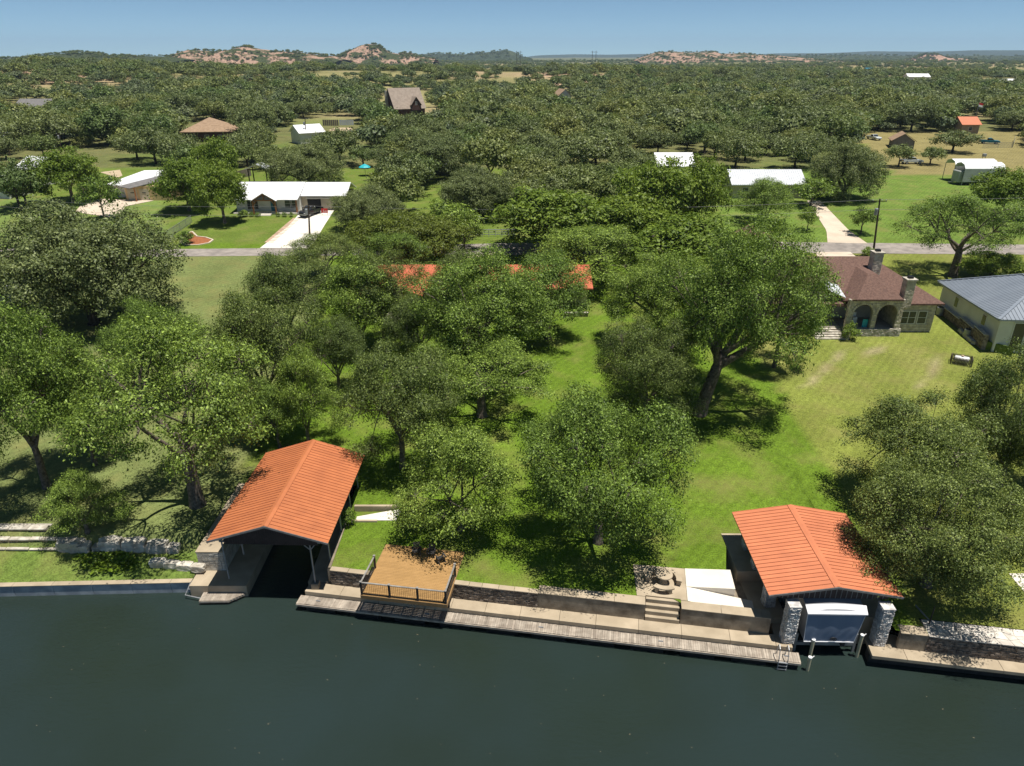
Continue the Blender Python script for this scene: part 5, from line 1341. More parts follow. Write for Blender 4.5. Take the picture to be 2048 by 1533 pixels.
simple_house('hip_roof_house', 'house with a broad tan hipped roof among the oaks on the left', 415, 285, pw(100, 415, 285), 16, 3.2, 3.8, 'brick_dark', 'shingle_tan', 'hip', 0.15, 3)
simple_house('white_shed', 'small white metal-roofed shed beside the utility pole left of centre', 590, 288, pw(52, 590, 288), 9, 3.4, 2.2, 'white_wall', 'white_roof', 'gy', -0.9, 0)
bh = simple_house('brick_house', 'dark brick house with steep taupe roof and pale chimney in the far wood', 822, 236, pw(68, 822, 236), 14, 3.6, 8.0, 'brick_dark', 'shingle_taupe', 'gx', 0.5, 0, chim=(-7.2, 9, 10.5))
mb = MB(); gable_slab_y(mb, .2, 5.2, -.4, 6, 5.0, 8.4); mb.build('dormer_roof', M['shingle_taupe'], bh); mb = MB(); mb.box(.6, 4.8, -.1, 5, 3.0, 5.0); gable_fill(mb, 'x', .6, 4.8, -.1, 5.0, 7.9); mb.build('dormer_wall', M['brick_dark'], bh)
mb = MB(); mb.box(.3, 5.0, .38, .48, 0, 2.8); mb.build('garage_shade_sheet', M['black'], bh); window(bh, 2.7, -.1, 5.0, .7, 1.4, 1)  # black sheet paints the shade of an open garage bay
simple_house('grey_roof_cabin', 'long dark grey roof half sunk in the trees at far left', 63, 232, pw(72, 63, 232), 14, 3.0, 3.6, 'brick_dark', 'shingle_grey', 'gx')
simple_house('tan_gable_house', 'tiny pale gabled roof peeking over the far wood at centre', 1130, 216, pw(30, 1130, 216), 12, 5.0, 3.0, 'white_wall', 'shingle_tan', 'gy', 0.2, zoff=0.5)
simple_house('tan_roof_shed', 'low shed with pale orange-tan roof beside the white pickup', 1805, 298, pw(46, 1805, 298), 9, 2.2, 2.2, 'shingle_grey', 'shingle_tan', 'gy', -0.35)
simple_house('orange_roof_cabin', 'small cabin with bright orange roof at far right', 1940, 268, pw(40, 1940, 268), 8, 3.0, 2.4, 'shingle_taupe', 'roof_orange_trim', 'gx', 0.0, 1)
simple_house('white_barn', 'white metal building on the horizon at the right', 1836, 168, pw(42, 1836, 168), 16, 5.5, 2.5, 'white_wall', 'white_roof', 'gx', -.2, 2)
simple_house('white_trailer', 'long low white building at the far right horizon', 2022, 172, pw(44, 2022, 172), 12, 4.0, 1.2, 'galv_roof', 'white_roof', 'gx', 0.1)
simple_house('blue_shed', 'tiny blue roofed building far off at the right', 1740, 146, pw(17, 1740, 146), 14, 6, 2, 'teal', 'teal', 'gx', 0.0)
simple_house('white_cottage', 'white gabled cottage behind the trees at the left edge', 52, 372, pw(70, 52, 372), 9, 3.2, 2.6, 'white_wall', 'white_roof', 'gx', -0.45, 1)
simple_house('white_garage', 'white building with metal roof at the extreme left behind the oak', -10, 398, pw(70, -10, 398), 7, 2.6, 1.6, 'white_wall', 'white_roof', 'gx', -0.2, 0)
simple_house('pool_house', 'low building with pale roof glimpsed at the left edge behind the live oak', 2, 612, pw(60, 2, 612), 7, 2.6, 1.2, 'white_wall', 'galv_roof', 'gx', 0.0, 1)
simple_house('long_shed', 'long low pale roof under the oaks at centre', 880, 352, pw(50, 880, 352), 6, 2.6, .9, 'shingle_grey', 'galv_roof', 'gx', 0.0)

# --- RV carports
for i, (px, py, w, lab) in enumerate(((1962, 372, 80, 'nearer arched metal carport with pale roof over a trailer at right'), (1945, 364, 84, 'rear arched metal carport just behind the nearer one'))):
    p = G(px, py); cpk = thing('metal_carport', lab, 'carport', (p.x, p.y, p.z), 0.0, 'metal carports'); Wc = pw(w, px, py); D_c = 4.2; hh = 4.6
    mb = MB(); mb.slab([(-Wc / 2, 0, hh - .9), (Wc / 2, 0, hh - .9), (Wc / 2, .7, hh - .1), (-Wc / 2, .7, hh - .1)], .06); mb.slab([(-Wc / 2, .7, hh - .1), (Wc / 2, .7, hh - .1), (Wc / 2, D_c / 2, hh + .25), (-Wc / 2, D_c / 2, hh + .25)], .06)
    mb.slab([(Wc / 2, D_c - .7, hh - .1), (-Wc / 2, D_c - .7, hh - .1), (-Wc / 2, D_c / 2, hh + .25), (Wc / 2, D_c / 2, hh + .25)], .06); mb.slab([(Wc / 2, D_c, hh - .9), (-Wc / 2, D_c, hh - .9), (-Wc / 2, D_c - .7, hh - .1), (Wc / 2, D_c - .7, hh - .1)], .06); mb.build('roof', M['white_roof'], cpk)
    for k in range(7):
        mb = MB(); z0 = hh - .95 - .4 * (k + 1); mb.box(-Wc / 2, Wc / 2, -.02, .03, z0 + .02, z0 + .4); mb.build('side_sheet', M['grey_siding'], cpk)
    for x in np.linspace(-Wc / 2 + .1, Wc / 2 - .1, 5):
        for y in (.1, D_c - .1):
            mb = MB(); mb.bar((x, y, 0), (x, y, hh - .95), .1); mb.build('post', M['galv'], cpk)
    if i == 0:
        tr = thing('travel_trailer', 'grey travel trailer parked under the arched carport', 'trailer', (p.x - 1.2, p.y + .7, p.z)); mb = MB(); mb.box(-4, 4, 0, 2.6, .6, 3.1); mb.build('body', M['grey_siding'], tr, bevel=.2)
        for x in (-.6, .6):
            mb = MB(); mb.tube([(x, -.05, .36), (x, .2, .36)], .36, 14); mb.build('wheel', M['tyre'], tr)
        mb = MB(); mb.bar((-4, 1.3, .55), (-5.2, 1.3, .55), .12); mb.build('hitch', M['galv'], tr)
        mb = MB(); mb.box(-2.5, -1.2, -.03, .02, 1.7, 2.4); mb.build('window', M['glass'], tr)

# ---------------------------------------------------------------- vehicles
def pickup(name, label, loc, rz, body, bed_rails=False):
    t = thing(name, label, 'pickup', loc, rz)         # local x forward
    prof = [(-2.75, .55), (-2.75, 1.12), (-.55, 1.15), (.95, 1.15), (2.45, 1.05), (2.72, .9), (2.72, .5), (-2.75, .45)]
    def side(prof, w, name, m, y0=0):
        mb = MB(); n = len(prof); mb.v = [(x, -w, z) for x, z in prof] + [(x, w, z) for x, z in prof]
        mb.f = [tuple(range(n)), tuple(range(2 * n - 1, n - 1, -1))] + [(i, n + i, n + (i + 1) % n, (i + 1) % n) for i in range(n)]
        return mb.build(name, M[m], t, bevel=.05)
    side([(-.6, .45), (-.6, 1.1), (.95, 1.12), (2.45, 1.03), (2.74, .88), (2.74, .48)], .96, 'body', body)
    side([(-.58, 1.1), (-.48, 1.72), (.35, 1.76), (1.05, 1.12)], .84, 'cab', body)
    side([(-.66, 1.16), (-.58, 1.64), (.36, 1.68), (.98, 1.16)], .855, 'side_window', 'glass')
    mb = MB(); mb.bar((.42, 0, 1.7), (1.08, 0, 1.16), 1.5, .03); mb.build('windscreen', M['glass'], t)
    for y in (-.93, .93):
        mb = MB(); mb.box(-2.75, -.62, y - .05, y + .05, .5, 1.13); mb.build('bed_side', M[body], t, bevel=.03)
    mb = MB(); mb.box(-2.78, -2.68, -.9, .9, .5, 1.12); mb.build('tailgate', M[body], t); mb = MB(); mb.box(-2.7, -.62, -.9, .9, .5, .6); mb.build('bed_floor', M['black'], t)
    for x in (-1.75, 1.75):
        for y in (-.9, .9):
            mb = MB(); mb.tube([(x, y - .13, .38), (x, y + .13, .38)], .38, 16); wl = mb.build('wheel', M['tyre'], t); mb = MB(); s_ = .14 if y > 0 else -.14; mb.tube([(x, y + s_ * .9, .38), (x, y + s_, .38)], .22, 12); mb.build('rim', M['rim'], wl)
    mb = MB(); mb.box(2.7, 2.85, -.9, .9, .45, .62); mb.build('bumper', M['rim'], t)
    for y in (-.72, .72):
        mb = MB(); mb.box(2.72, 2.77, y - .16, y + .16, .72, .88); mb.build('headlight', M['white'], t); mb = MB(); mb.box(-2.82, -2.77, y - .1, y + .1, .75, 1.05); mb.build('tail_light', M['red'], t)
    if bed_rails:
        for y in (-.92, .92):
            mb = MB(); mb.bar((-2.7, y, 1.5), (-.6, y, 1.5), .06); mb.build('rack_rail', M['fence_wood'], t)
            for x in (-2.6, -1.6, -.7):
                mb = MB(); mb.bar((x, y, 1.1), (x, y, 1.5), .05); mb.build('rack_post', M['fence_wood'], t)
    return t
pk_ = G(622, 431); pickup('pickup_truck', 'black pickup parked on the white driveway by the ranch house', pk_ + Vector((0, 0, .06)), math.radians(-112), 'car_black')
p = G(1822, 328); pickup('old_pickup', 'old white pickup with wooden bed rails parked in the dry yard', p, 0.05, 'car_white', True)
p = G(1747, 280); pickup('white_pickup', 'white pickup parked nose out beside the tan-roofed shed', p, math.radians(-80), 'car_white')
p = G(1978, 288); pickup('dark_pickup', 'dark blue pickup inside the fenced yard at right', p, math.radians(-20), 'teal')

# ---------------------------------------------------------------- small yard things
p = G(650, 431); rs = thing('red_banner', 'red banner with white scrawl standing at the edge of the white driveway', 'banner', p)
mb = MB(); mb.box(-.6, .6, -.04, .04, .45, 1.25); mb.build('board', M['red'], rs)
mb = MB()
for a, b in (((-.3, .95), (-.05, 1.05)), ((-.05, 1.05), (-.2, .8)), ((-.2, .8), (.0, .65)), ((.0, .65), (-.3, .62)), ((.15, .95), (.17, .65)), ((.17, .65), (.35, .65)), ((.35, .65), (.37, .95))): mb.bar((a[0], -.05, a[1]), (b[0], -.05, b[1]), .05, .02, up=(0, 1, 0))
mb.build('lettering', M['white'], rs)
for x in (-.5, .5):
    mb = MB(); mb.bar((x, 0, 0), (x, 0, .45), .05); mb.build('leg', M['galv'], rs)
# mulch bed and border
mbp = [G(x, y) for x, y in ((362, 486), (372, 470), (384, 464), (394, 474), (412, 476), (426, 481), (418, 487), (396, 491), (372, 491))]
mb = MB(); cx = sum(q.x for q in mbp) / 9; cy = sum(q.y for q in mbp) / 9
mb.poly([(q.x, q.y, g1(q.x, q.y) + .05) for q in mbp]); o = mb.build('mulch_bed', M['mulch']); o['kind'] = 'structure'
if o.data.polygons[0].normal.z < 0: o.data.flip_normals()
kb = thing('bed_edging', 'curved pale stone edging round the mulch bed by the street', 'edging', mbp[0])
for a, b in zip(mbp, mbp[1:] + mbp[:1]):
    mb = MB(); mb.bar(a - mbp[0] + Vector((0, 0, .06)), b - mbp[0] + Vector((0, 0, .06)), .28, .16); mb.build('edging_stone', M['drive'], kb)
# paver strip along the white driveway
ps = [G(540 + (593 - 540) * i / 16, 484 - (484 - 438) * i / 16) for i in range(17)]
pv = thing('paver_path', 'strip of square pavers along the white driveway', 'path', ps[0])
for q in ps:
    mb = MB(); d = q - ps[0]; z = g1(q.x, q.y) - ps[0].z; mb.box(d.x - .75, d.x + .75, d.y - .55, d.y + .55, z - .05, z + .05); mb.build('paver', M['paver'], pv)
# chain link fences
def chain_fence(label, pts, h=1.3, step=2.4):
    t = thing('chain_link_fence', label, 'fence', pts[0]); o0 = pts[0]
    for a, b in zip(pts, pts[1:]):
        n = max(1, int((b - a).length / step))
        for i in range(n + 1):
            p = a.lerp(b, i / n); z = g1(p.x, p.y); mb = MB(); mb.tube([(p.x - o0.x, p.y - o0.y, z - o0.z), (p.x - o0.x, p.y - o0.y, z - o0.z + h)], .035, 5); mb.build('post', M['galv'], t)
        mb = MB(); A_ = Vector((a.x - o0.x, a.y - o0.y, g1(a.x, a.y) - o0.z)); B_ = Vector((b.x - o0.x, b.y - o0.y, g1(b.x, b.y) - o0.z))
        mb.bar(A_ + Vector((0, 0, h)), B_ + Vector((0, 0, h)), .045); mb.build('top_rail', M['galv'], t)
        mb = MB(); L = (b - a).length; k = int(L / .22)
        for i in range(k):
            p = A_.lerp(B_, i / k); q = A_.lerp(B_, min(1, (i + 3) / k)); mb.bar(p, q + Vector((0, 0, h)), .018); mb.bar(p + Vector((0, 0, h)), q, .018)
        tag(mb.build('wire_mesh', M['galv'], t), kind='stuff')
chain_fence('chain link fence running down to the street left of the mulch bed', [G(384, 446), G(336, 478)])
chain_fence('chain link pen round the yard at far right', [G(1965, 297), G(2025, 296), G(2028, 282)], 1.6, 4)
def rail_fence(label, a, b, m='trim_white'):
    t = thing('rail_fence', label, 'fence', a); n = 8; d = b - a
    for i in range(n + 1):
        p = a.lerp(b, i / n); z = g1(p.x, p.y) - a.z; mb = MB(); mb.bar((p.x - a.x, p.y - a.y, z), (p.x - a.x, p.y - a.y, z + 1.25), .12); mb.build('post', M[m], t)
    for h in (.35, .75, 1.15):
        mb = MB(); mb.bar((0, 0, h), (d.x, d.y, g1(b.x, b.y) - a.z + h), .06, .13); mb.build('rail', M[m], t)
rail_fence('pale three-rail pipe fence behind the street at centre', G(925, 474), G(1030, 473), 'galv_roof')
# crib, barrel, umbrella, flags
p = G(1967, 318); bb = thing('barrel_smoker', 'small dark grey smoker standing in the dry yard', 'smoker', p)
mb = MB(); mb.box(-.5, .5, -.3, .3, .55, 1.35); mb.build('firebox', M['galv'], bb, bevel=.1)
for x in (-.4, .4):
    mb = MB(); mb.bar((x, 0, 0), (x, 0, .55), .08); mb.build('leg', M['black'], bb)
p = G(731, 352); um = thing('garden_umbrella', 'turquoise garden umbrella among the oaks', 'umbrella', p)
mb = MB(); mb.tube([(0, 0, 0), (0, 0, 2.6)], .05, 6); mb.build('pole', M['galv'], um); mb = MB(); mb.lathe([(1.5, 2.0), (1.0, 2.35), (.1, 2.75)], 8); mb.build('canopy', M['turquoise'], um)
p = G(918, 391); sg = thing('garden_bench', 'small reddish garden bench on the far lawn under the oaks', 'bench', p)
mb = MB(); mb.box(-.9, .9, 0, .5, .4, .5); mb.build('seat', M['timber'], sg); mb = MB(); mb.box(-.9, .9, .45, .55, .5, 1.1); mb.build('backrest', M['timber'], sg)
for x in (-.8, .8):
    mb = MB(); mb.box(x - .06, x + .06, .05, .5, 0, .398); mb.build('leg', M['timber'], sg)
p = G(1944, 262); fl = thing('flag_pole', 'flag pole with a red and white flag at far right', 'flag', p)
mb = MB(); mb.tube([(0, 0, 0), (0, 0, 10.0)], .07, 6); mb.build('pole', M['galv'], fl)
mb = MB(); mb.slab([(0, -.02, 9.6), (1.8, .3, 9.2), (1.8, .34, 9.2), (0, .02, 9.6)], .7); mb.build('red_stripe', M['red'], fl); mb = MB(); mb.slab([(0, -.02, 8.89), (1.8, .3, 8.49), (1.8, .34, 8.49), (0, .02, 8.89)], .6); mb.build('white_stripe', M['white'], fl)
# utility poles and lines
POLES = []
def upole(px, base, top, label, transformer=True, arms=1):
    p = G(px[0], base); z1 = WY(px[1], top, p.y).z; h = z1 - p.z; dx = WY(px[1], top, p.y).x - p.x
    t = thing('utility_pole', label, 'utility pole', p, 0, 'utility poles')
    mb = MB(); mb.tube([(0, 0, -.3), (dx, 0, h)], [.17, .12], 8); mb.build('pole', M['pole'], t)
    for k in range(arms):
        mb = MB(); mb.bar((dx - 1.1, 0, h - .35 - k * 1.0), (dx + 1.1, 0, h - .35 - k * 1.0), .1, .12); mb.build('crossarm', M['pole'], t)
        for x in (-1.0, 0.35, 1.0):
            mb = MB(); mb.tube([(dx + x, 0, h - .29 - k), (dx + x, 0, h - .1 - k)], .05, 6); mb.build('insulator', M['white'], t)
    if transformer:
        f = .78; mb = MB(); mb.lathe([(.22, h * f - .5), (.26, h * f - .45), (.26, h * f + .45), (.2, h * f + .52)], 12, (dx * f - .38, -.05)); mb.build('transformer', M['galv'], t)
    POLES.append(Vector((p.x + dx, p.y, p.z + h - .1))); return t
upole((1746, 1760), 513, 398, 'leaning utility pole with transformer beside the stone house'); P0 = POLES[-1]
upole((619, 617), 470, 411, 'utility pole with transformer beside the white driveway'); P1 = POLES[-1]
upole((20, 8), 312, 264, 'utility pole with transformer at far left'); upole((122, 119), 305, 266, 'second utility pole from the left, with red transformer')
upole((612, 610), 288, 236, 'utility pole beside the small white shed'); upole((534, 532), 225, 196, 'bare utility pole above the oaks left of centre', False)
upole((135, 130), 225, 196, 'utility pole above the grey roof at far left'); upole((1246, 1248), 222, 184, 'left of the two utility poles above the far wood at centre')
upole((1274, 1275), 212, 180, 'right of the two utility poles above the far wood at centre'); upole((1698, 1702), 220, 186, 'dark utility pole carrying wires over the wood at right', False); P3 = POLES[-1]
upole((895, 895), 218, 181, 'utility pole right of the dark brick house'); upole((1610, 1611), 290, 262, 'short utility pole in the oaks right of centre', False)
upole((160, 152), 190, 152, 'left pole of a pair in the far left clearing', False, 0); upole((163, 158), 188, 155, 'right pole of a pair in the far left clearing', False, 0)
for x, lab in ((1037, 'left H-frame transmission pole on the skyline at centre'), (1188, 'right H-frame transmission pole on the skyline at centre')):
    D = 1300; p = WY(x, 118, D); t = thing('transmission_pole', lab, 'utility pole', (p.x, D, g1(p.x, D))); z1 = WY(x, 102, D).z - g1(p.x, D)
    for s_ in (-3, 3):
        mb = MB(); mb.tube([(s_, 0, 0), (s_, 0, z1)], .35, 6); mb.build('pole', M['pole'], t)
    mb = MB(); mb.bar((-6, 0, z1 - 2), (6, 0, z1 - 2), .4); mb.build('crossarm', M['pole'], t)
def wires(name, label, a, b, offs, sag, r):
    t = thing(name, label, 'wire', a)
    for (ox, oz) in offs:
        mb = MB(); pts = []
        for i in range(17):
            f = i / 16; q = (b - a) * f; pts.append((q.x, q.y + ox, q.z + oz - sag * 4 * f * (1 - f)))
        mb.tube(pts, r, 4, False); mb.build('wire', M['wire'], t)
wires('power_line', 'thin power lines along the street between the two poles', P1, P0, [(0, 0), (.6, -1.6)], 1.0, .018)
wires('power_line', 'thin power lines running off right from the pole by the stone house', P0, P0 + Vector((60, 6, 1.5)), [(0, 0), (.6, -1.6)], .8, .018)
wires('power_line', 'thin power lines running off left from the driveway pole', P1, P1 + Vector((-60, 4, 1.0)), [(0, 0), (.6, -1.6)], .8, .018)
wires('power_line', 'pale wires crossing the wood to the right of the dark pole', P3, P3 + Vector((190, -18, 0)), [(0, 0), (.8, -3)], 2.0, .03)
wires('power_line', 'pale wires crossing the wood to the left of the dark pole', P3, P3 + Vector((-260, 20, -3)), [(0, 0), (.8, -3)], 2.0, .03)
# ---------------------------------------------------------------- trees
def tree_meshes(seed, R, H, bh, nlobe, ncl, nleaf, leaf, style='pecan', lobe_r=0.36, trunk_r=0.3, leafmat_='leaf_pecan', bark='bark', lean=(0, 0), sig=0.42, flat=0.8, low=-0.8, hole=0.0):
    """returns (wood mesh, crown mesh, leaf sample points); sizes in metres, trunk base at the origin"""
    rs = np.random.RandomState(seed)
    rz = (H - bh) / 2; zc = bh + rz; cx, cy = lean[0], lean[1]
    # major lobes round the crown ellipsoid
    i = np.arange(nlobe) + 0.5
    zz = 1 - (1 - low) * i / nlobe; th = np.pi * (1 + 5 ** .5) * i + rs.uniform(0, 6)
    d = np.stack([np.sqrt(np.clip(1 - zz ** 2, 0, 1)) * np.cos(th), np.sqrt(np.clip(1 - zz ** 2, 0, 1)) * np.sin(th), zz], 1)
    d += rs.normal(0, 0.16, d.shape); d /= np.linalg.norm(d, axis=1)[:, None]
    hh = np.linalg.norm(d[:, :2], axis=1); tgt = np.where(d[:, 2] < 0, np.sqrt(np.clip(1 - .42 * d[:, 2] ** 2, 0, 1)), hh); d[:, :2] *= (tgt / np.maximum(hh, .15))[:, None]
    k = rs.uniform(0.50, 0.88, nlobe) * (0.86 + 0.3 * vnoise(d[:, 0] * 1.7 + seed, d[:, 1] * 1.7 + d[:, 2], seed * .7))
    lob = d * k[:, None] * np.array([R, R, rz]) + np.array([cx, cy, zc])
    lr = lobe_r * R * rs.uniform(0.72, 1.25, nlobe)
    ninner = max(1, nlobe // (9 if style == 'pecan' else 4))
    li = rs.normal(0, 0.22, (ninner, 3)) * np.array([R, R, rz]) + np.array([cx, cy, zc + 0.1 * rz])
    lob = np.concatenate([lob, li]); lr = np.concatenate([lr, np.full(ninner, lobe_r * R)])
    # leaf clumps on each lobe
    nl = len(lob); C = []; O = []
    for j in range(nl):
        n = max(4, int(ncl * (lr[j] / (lobe_r * R)) ** 2))
        dd = rs.normal(0, 1, (n, 3)) + 0.55 * (lob[j] - np.array([cx, cy, zc])) / np.array([R, R, rz]) + np.array([0, 0, .25]); dd /= np.linalg.norm(dd, axis=1)[:, None]
        rr = lr[j] * rs.uniform(0.45, 1.08, n)
        p = lob[j] + dd * rr[:, None] * np.array([1, 1, flat]); C.append(p); O.append(dd)
    C = np.concatenate(C); O = np.concatenate(O)
    keep = C[:, 2] > max(.35, bh * 0.45); C = C[keep]; O = O[keep]
    if hole:
        hn = vnoise(C[:, 0] / (R * .3) + seed, C[:, 1] / (R * .3) + C[:, 2] / (R * .45), seed * 1.0); keep = hn > hole; C = C[keep]; O = O[keep]
    m = len(C); csz = rs.uniform(0.65, 1.3, m)
    per = np.maximum(6, (nleaf * csz * rs.uniform(0.7, 1.3, m)).astype(int))
    ci = np.repeat(np.arange(m), per); N = len(ci)
    off = rs.normal(0, 1, (N, 3)) * np.array([sig, sig, sig * 0.62]) * csz[ci][:, None]
    P = C[ci] + off
    nrm = rs.normal(0, 0.75, (N, 3)) + np.array([0, 0, 1.0]) + 0.55 * O[ci] + 0.5 * off / sig
    nrm /= np.linalg.norm(nrm, axis=1)[:, None]
    ax = rs.normal(0, 1, (N, 3)); ax -= nrm * (ax * nrm).sum(1)[:, None]; ax /= np.linalg.norm(ax, axis=1)[:, None]
    bx = np.cross(nrm, ax)
    ll = leaf * rs.uniform(0.5, 1.5, N); ww = ll * rs.uniform(0.42, 0.62, N)
    V = np.empty((N, 4, 3))
    V[:, 0] = P - ax * ll[:, None] * .5; V[:, 2] = P + ax * ll[:, None] * .5
    fold = nrm * (ww * 0.18)[:, None]
    V[:, 1] = P + bx * ww[:, None] * .5 - ax * (ll * .08)[:, None] + fold; V[:, 3] = P - bx * ww[:, None] * .5 - ax * (ll * .08)[:, None] + fold
    Q = np.arange(N * 4).reshape(N, 4)
    crown = npmesh('crown', V.reshape(-1, 3), Q, M[leafmat_])
    # wood
    mb = MB(); tt = Vector((lean[0] * .45, lean[1] * .45, bh + 0.12 * (H - bh)))
    b1 = Vector((lean[0] * .12, lean[1] * .12, bh * .45)); 
    mb.tube([(0, 0, -.35), (0, 0, .12), tuple(b1 * .5), tuple(b1), tuple(b1.lerp(tt, .5) + Vector((rs.normal(0, .06), rs.normal(0, .06), 0))), tuple(tt)], [trunk_r * 1.5, trunk_r * 1.18, trunk_r, trunk_r * .92, trunk_r * .85, trunk_r * .68], 9)
    start = [b1.lerp(tt, f) for f in (.7, .85, 1.0)]
    az = np.argsort(np.arctan2(lob[:, 1] - cy, lob[:, 0] - cx)); ng_ = max(4, min(8, nl // 5)); grp = np.array_split(az, ng_); node_of = {}
    for gi_, gidx in enumerate(grp):
        cen = Vector(lob[gidx].mean(0)); s0 = start[gi_ % 3]; nd = s0.lerp(cen, .62) + Vector(rs.normal(0, .05 * R, 3)); q = nd - s0
        mid = s0 + Vector((q.x * .5, q.y * .5, q.z * rs.uniform(.25, .75))) + Vector(rs.normal(0, .05 * R, 3)); r0 = trunk_r * rs.uniform(.42, .6); pts = []; rad = []
        for f in np.linspace(0, 1, 6):
            pts.append(s0 * (1 - f) ** 2 + mid * (2 * f * (1 - f)) + nd * f * f); rad.append(r0 * (1 - .55 * f))
        mb.tube(pts, rad, 7, False)
        for j in gidx: node_of[j] = (nd, r0 * .45)
    for j in range(nl):
        s0, r0 = node_of[j]; e = Vector(lob[j]); q = e - s0
        mid = s0 + q * .5 + Vector(rs.normal(0, .07 * R, 3)); pts = []; rad = []
        for f in np.linspace(0, 1, 5):
            pts.append(s0 * (1 - f) ** 2 + mid * (2 * f * (1 - f)) + e * f * f); rad.append(max(.02, r0 * (1 - .8 * f)))
        mb.tube(pts, rad, 5, False)
        near = np.argsort(np.linalg.norm(C - lob[j], axis=1))[:7 if style == 'pecan' else 3]
        for c_ in near:
            p1 = Vector(C[c_]); mb.tube([e, e.lerp(p1, .5) + Vector(rs.normal(0, .08, 3)), p1], [.025 + r0 * .15, .025, .012], 4, False)
    wood = mb.mesh('trunk', M[bark], True)
    smp = P[rs.choice(N, min(N, 500), False)]
    return wood, crown, smp

PROTO = {}
def proto(key, **kw):
    PROTO[key] = tree_meshes(**kw)

def plant(name, label, base, sx, sz, key, rz=0.0, group=None, cat='tree', tilt=(0, 0)):
    wood, crown, smp = PROTO[key]
    t = thing(name, label, cat, base, rz, group); t.scale = (sx, sx, sz); t.rotation_euler = (tilt[0], tilt[1], rz)
    obj('trunk', wood, t); obj('crown', crown, t)
    return t

def fit_tree(name, label, bx, by, l, r, top, key, rz=None, group=None, cat='tree', shift=0.8):
    """place so that the crown spans photo columns l..r and reaches row top; trunk base at pixel (bx, by) on the ground"""
    wood, crown, smp = PROTO[key]
    b = G(bx, by); rz = (sum(ord(ch) for ch in label) * .37) % 6.28 if rz is None else rz
    c, s_ = math.cos(rz), math.sin(rz); S = np.stack([smp[:, 0] * c - smp[:, 1] * s_, smp[:, 0] * s_ + smp[:, 1] * c, smp[:, 2]], 1)
    sx, sz = 1.0, 1.0
    for _ in range(14):
        X = b.x + S[:, 0] * sx; Y = b.y + S[:, 1] * sx; Z = b.z + S[:, 2] * sz - CZ
        dep = Y * cp - Z * sp; u = 1024 + FPX * X / dep; v = 766.5 - FPX * (Y * sp + Z * cp) / dep
        w = np.percentile(u, 98.5) - np.percentile(u, 1.5); sx *= max(.6, min(1.6, (r - l) * .95 / w))
        base_v = proj((b.x, b.y, b.z))[1]; sz *= max(.6, min(1.6, (base_v - top) / (base_v - np.percentile(v, 1.0))))
    # shift sideways so that the crown is centred on the wanted columns
    mid = (np.percentile(u, 98.5) + np.percentile(u, 1.5)) / 2
    if shift: b = G(bx - (mid - (l + r) / 2) * shift, by)
    t = plant(name, label, b, sx, sz, key, rz, group, cat)
    return t, sx, sz, mid - (l + r) / 2
FITLOG = []
def T(name, label, bx, by, l, r, top, key, rz=None, group=None, shift=0.8):
    t, sx, sz, off = fit_tree(name, label, bx, by, l, r, top, key, rz, group, shift=shift)
    FITLOG.append((label[:40], key, round(sx, 2), round(sz, 2), round(off, 1)))

# prototypes: pecans in three sizes, broad live oak, olive dome, bright mulberry, small yard tree, scrub oak
proto('pecan_a', seed=11, R=6.0, H=10.5, bh=2.0, nlobe=34, ncl=28, nleaf=85.480, leaf=0.147, lobe_r=0.27, trunk_r=.34, sig=0.36, hole=0.29, low=-0.6)
proto('pecan_b', seed=23, R=6.5, H=12.0, bh=2.2, nlobe=38, ncl=28, nleaf=85.480, leaf=0.155, lobe_r=0.26, trunk_r=.42, sig=0.37, hole=0.32)
proto('pecan_c', seed=37, R=4.3, H=8.5, bh=0.95, nlobe=22, ncl=24, nleaf=88.160, leaf=0.143, lobe_r=0.31, trunk_r=.24, sig=0.33, hole=0.24)
proto('pecan_d', seed=41, R=8.0, H=14.0, bh=3.4, nlobe=48, ncl=26, nleaf=88.160, leaf=0.160, lobe_r=0.235, trunk_r=.62, sig=0.4, hole=0.31, lean=(3.4, .8))
proto('pecan_e', seed=53, R=5.2, H=10.0, bh=1.9, nlobe=27, ncl=26, nleaf=82.800, leaf=0.147, lobe_r=0.28, trunk_r=.30, leafmat_='leaf_pecan_dark', sig=0.36, hole=0.33)
proto('dark_a', seed=67, R=6.5, H=11.0, bh=0.5, nlobe=42, ncl=28, nleaf=88.160, leaf=0.139, lobe_r=0.26, trunk_r=.4, leafmat_='leaf_pecan_dark', sig=0.36, hole=0.22, low=-1.0)
proto('open_a', seed=71, R=6.5, H=11.5, bh=3.2, nlobe=26, ncl=22, nleaf=78.440, leaf=0.160, lobe_r=0.25, trunk_r=.45, sig=0.37, hole=0.33)
proto('oak_big', seed=83, R=8.0, H=10.0, bh=0.4, nlobe=52, ncl=34, nleaf=40.560, leaf=0.210, lobe_r=.25, trunk_r=.5, leafmat_='leaf_oak', bark='bark_dark', style='oak', sig=.34, low=-0.97)
proto('olive', seed=97, R=8.5, H=7.5, bh=1.5, nlobe=50, ncl=30, nleaf=32, leaf=0.28, lobe_r=.25, trunk_r=.5, leafmat_='leaf_olive', bark='bark_dark', style='oak', sig=.36, low=-.2)
proto('bright_a', seed=101, R=5.5, H=9.0, bh=1.8, nlobe=28, ncl=20, nleaf=30, leaf=.38, lobe_r=.32, trunk_r=.35, leafmat_='leaf_bright', sig=.42)
proto('bright_b', seed=103, R=6.5, H=9.5, bh=2.0, nlobe=32, ncl=20, nleaf=28, leaf=.40, lobe_r=.30, trunk_r=.4, leafmat_='leaf_bright', sig=.46, hole=.15)
proto('yard', seed=107, R=3.4, H=6.5, bh=1.9, nlobe=14, ncl=16, nleaf=26, leaf=.30, lobe_r=.36, trunk_r=.17, leafmat_='leaf_pecan', sig=.33, hole=.2)
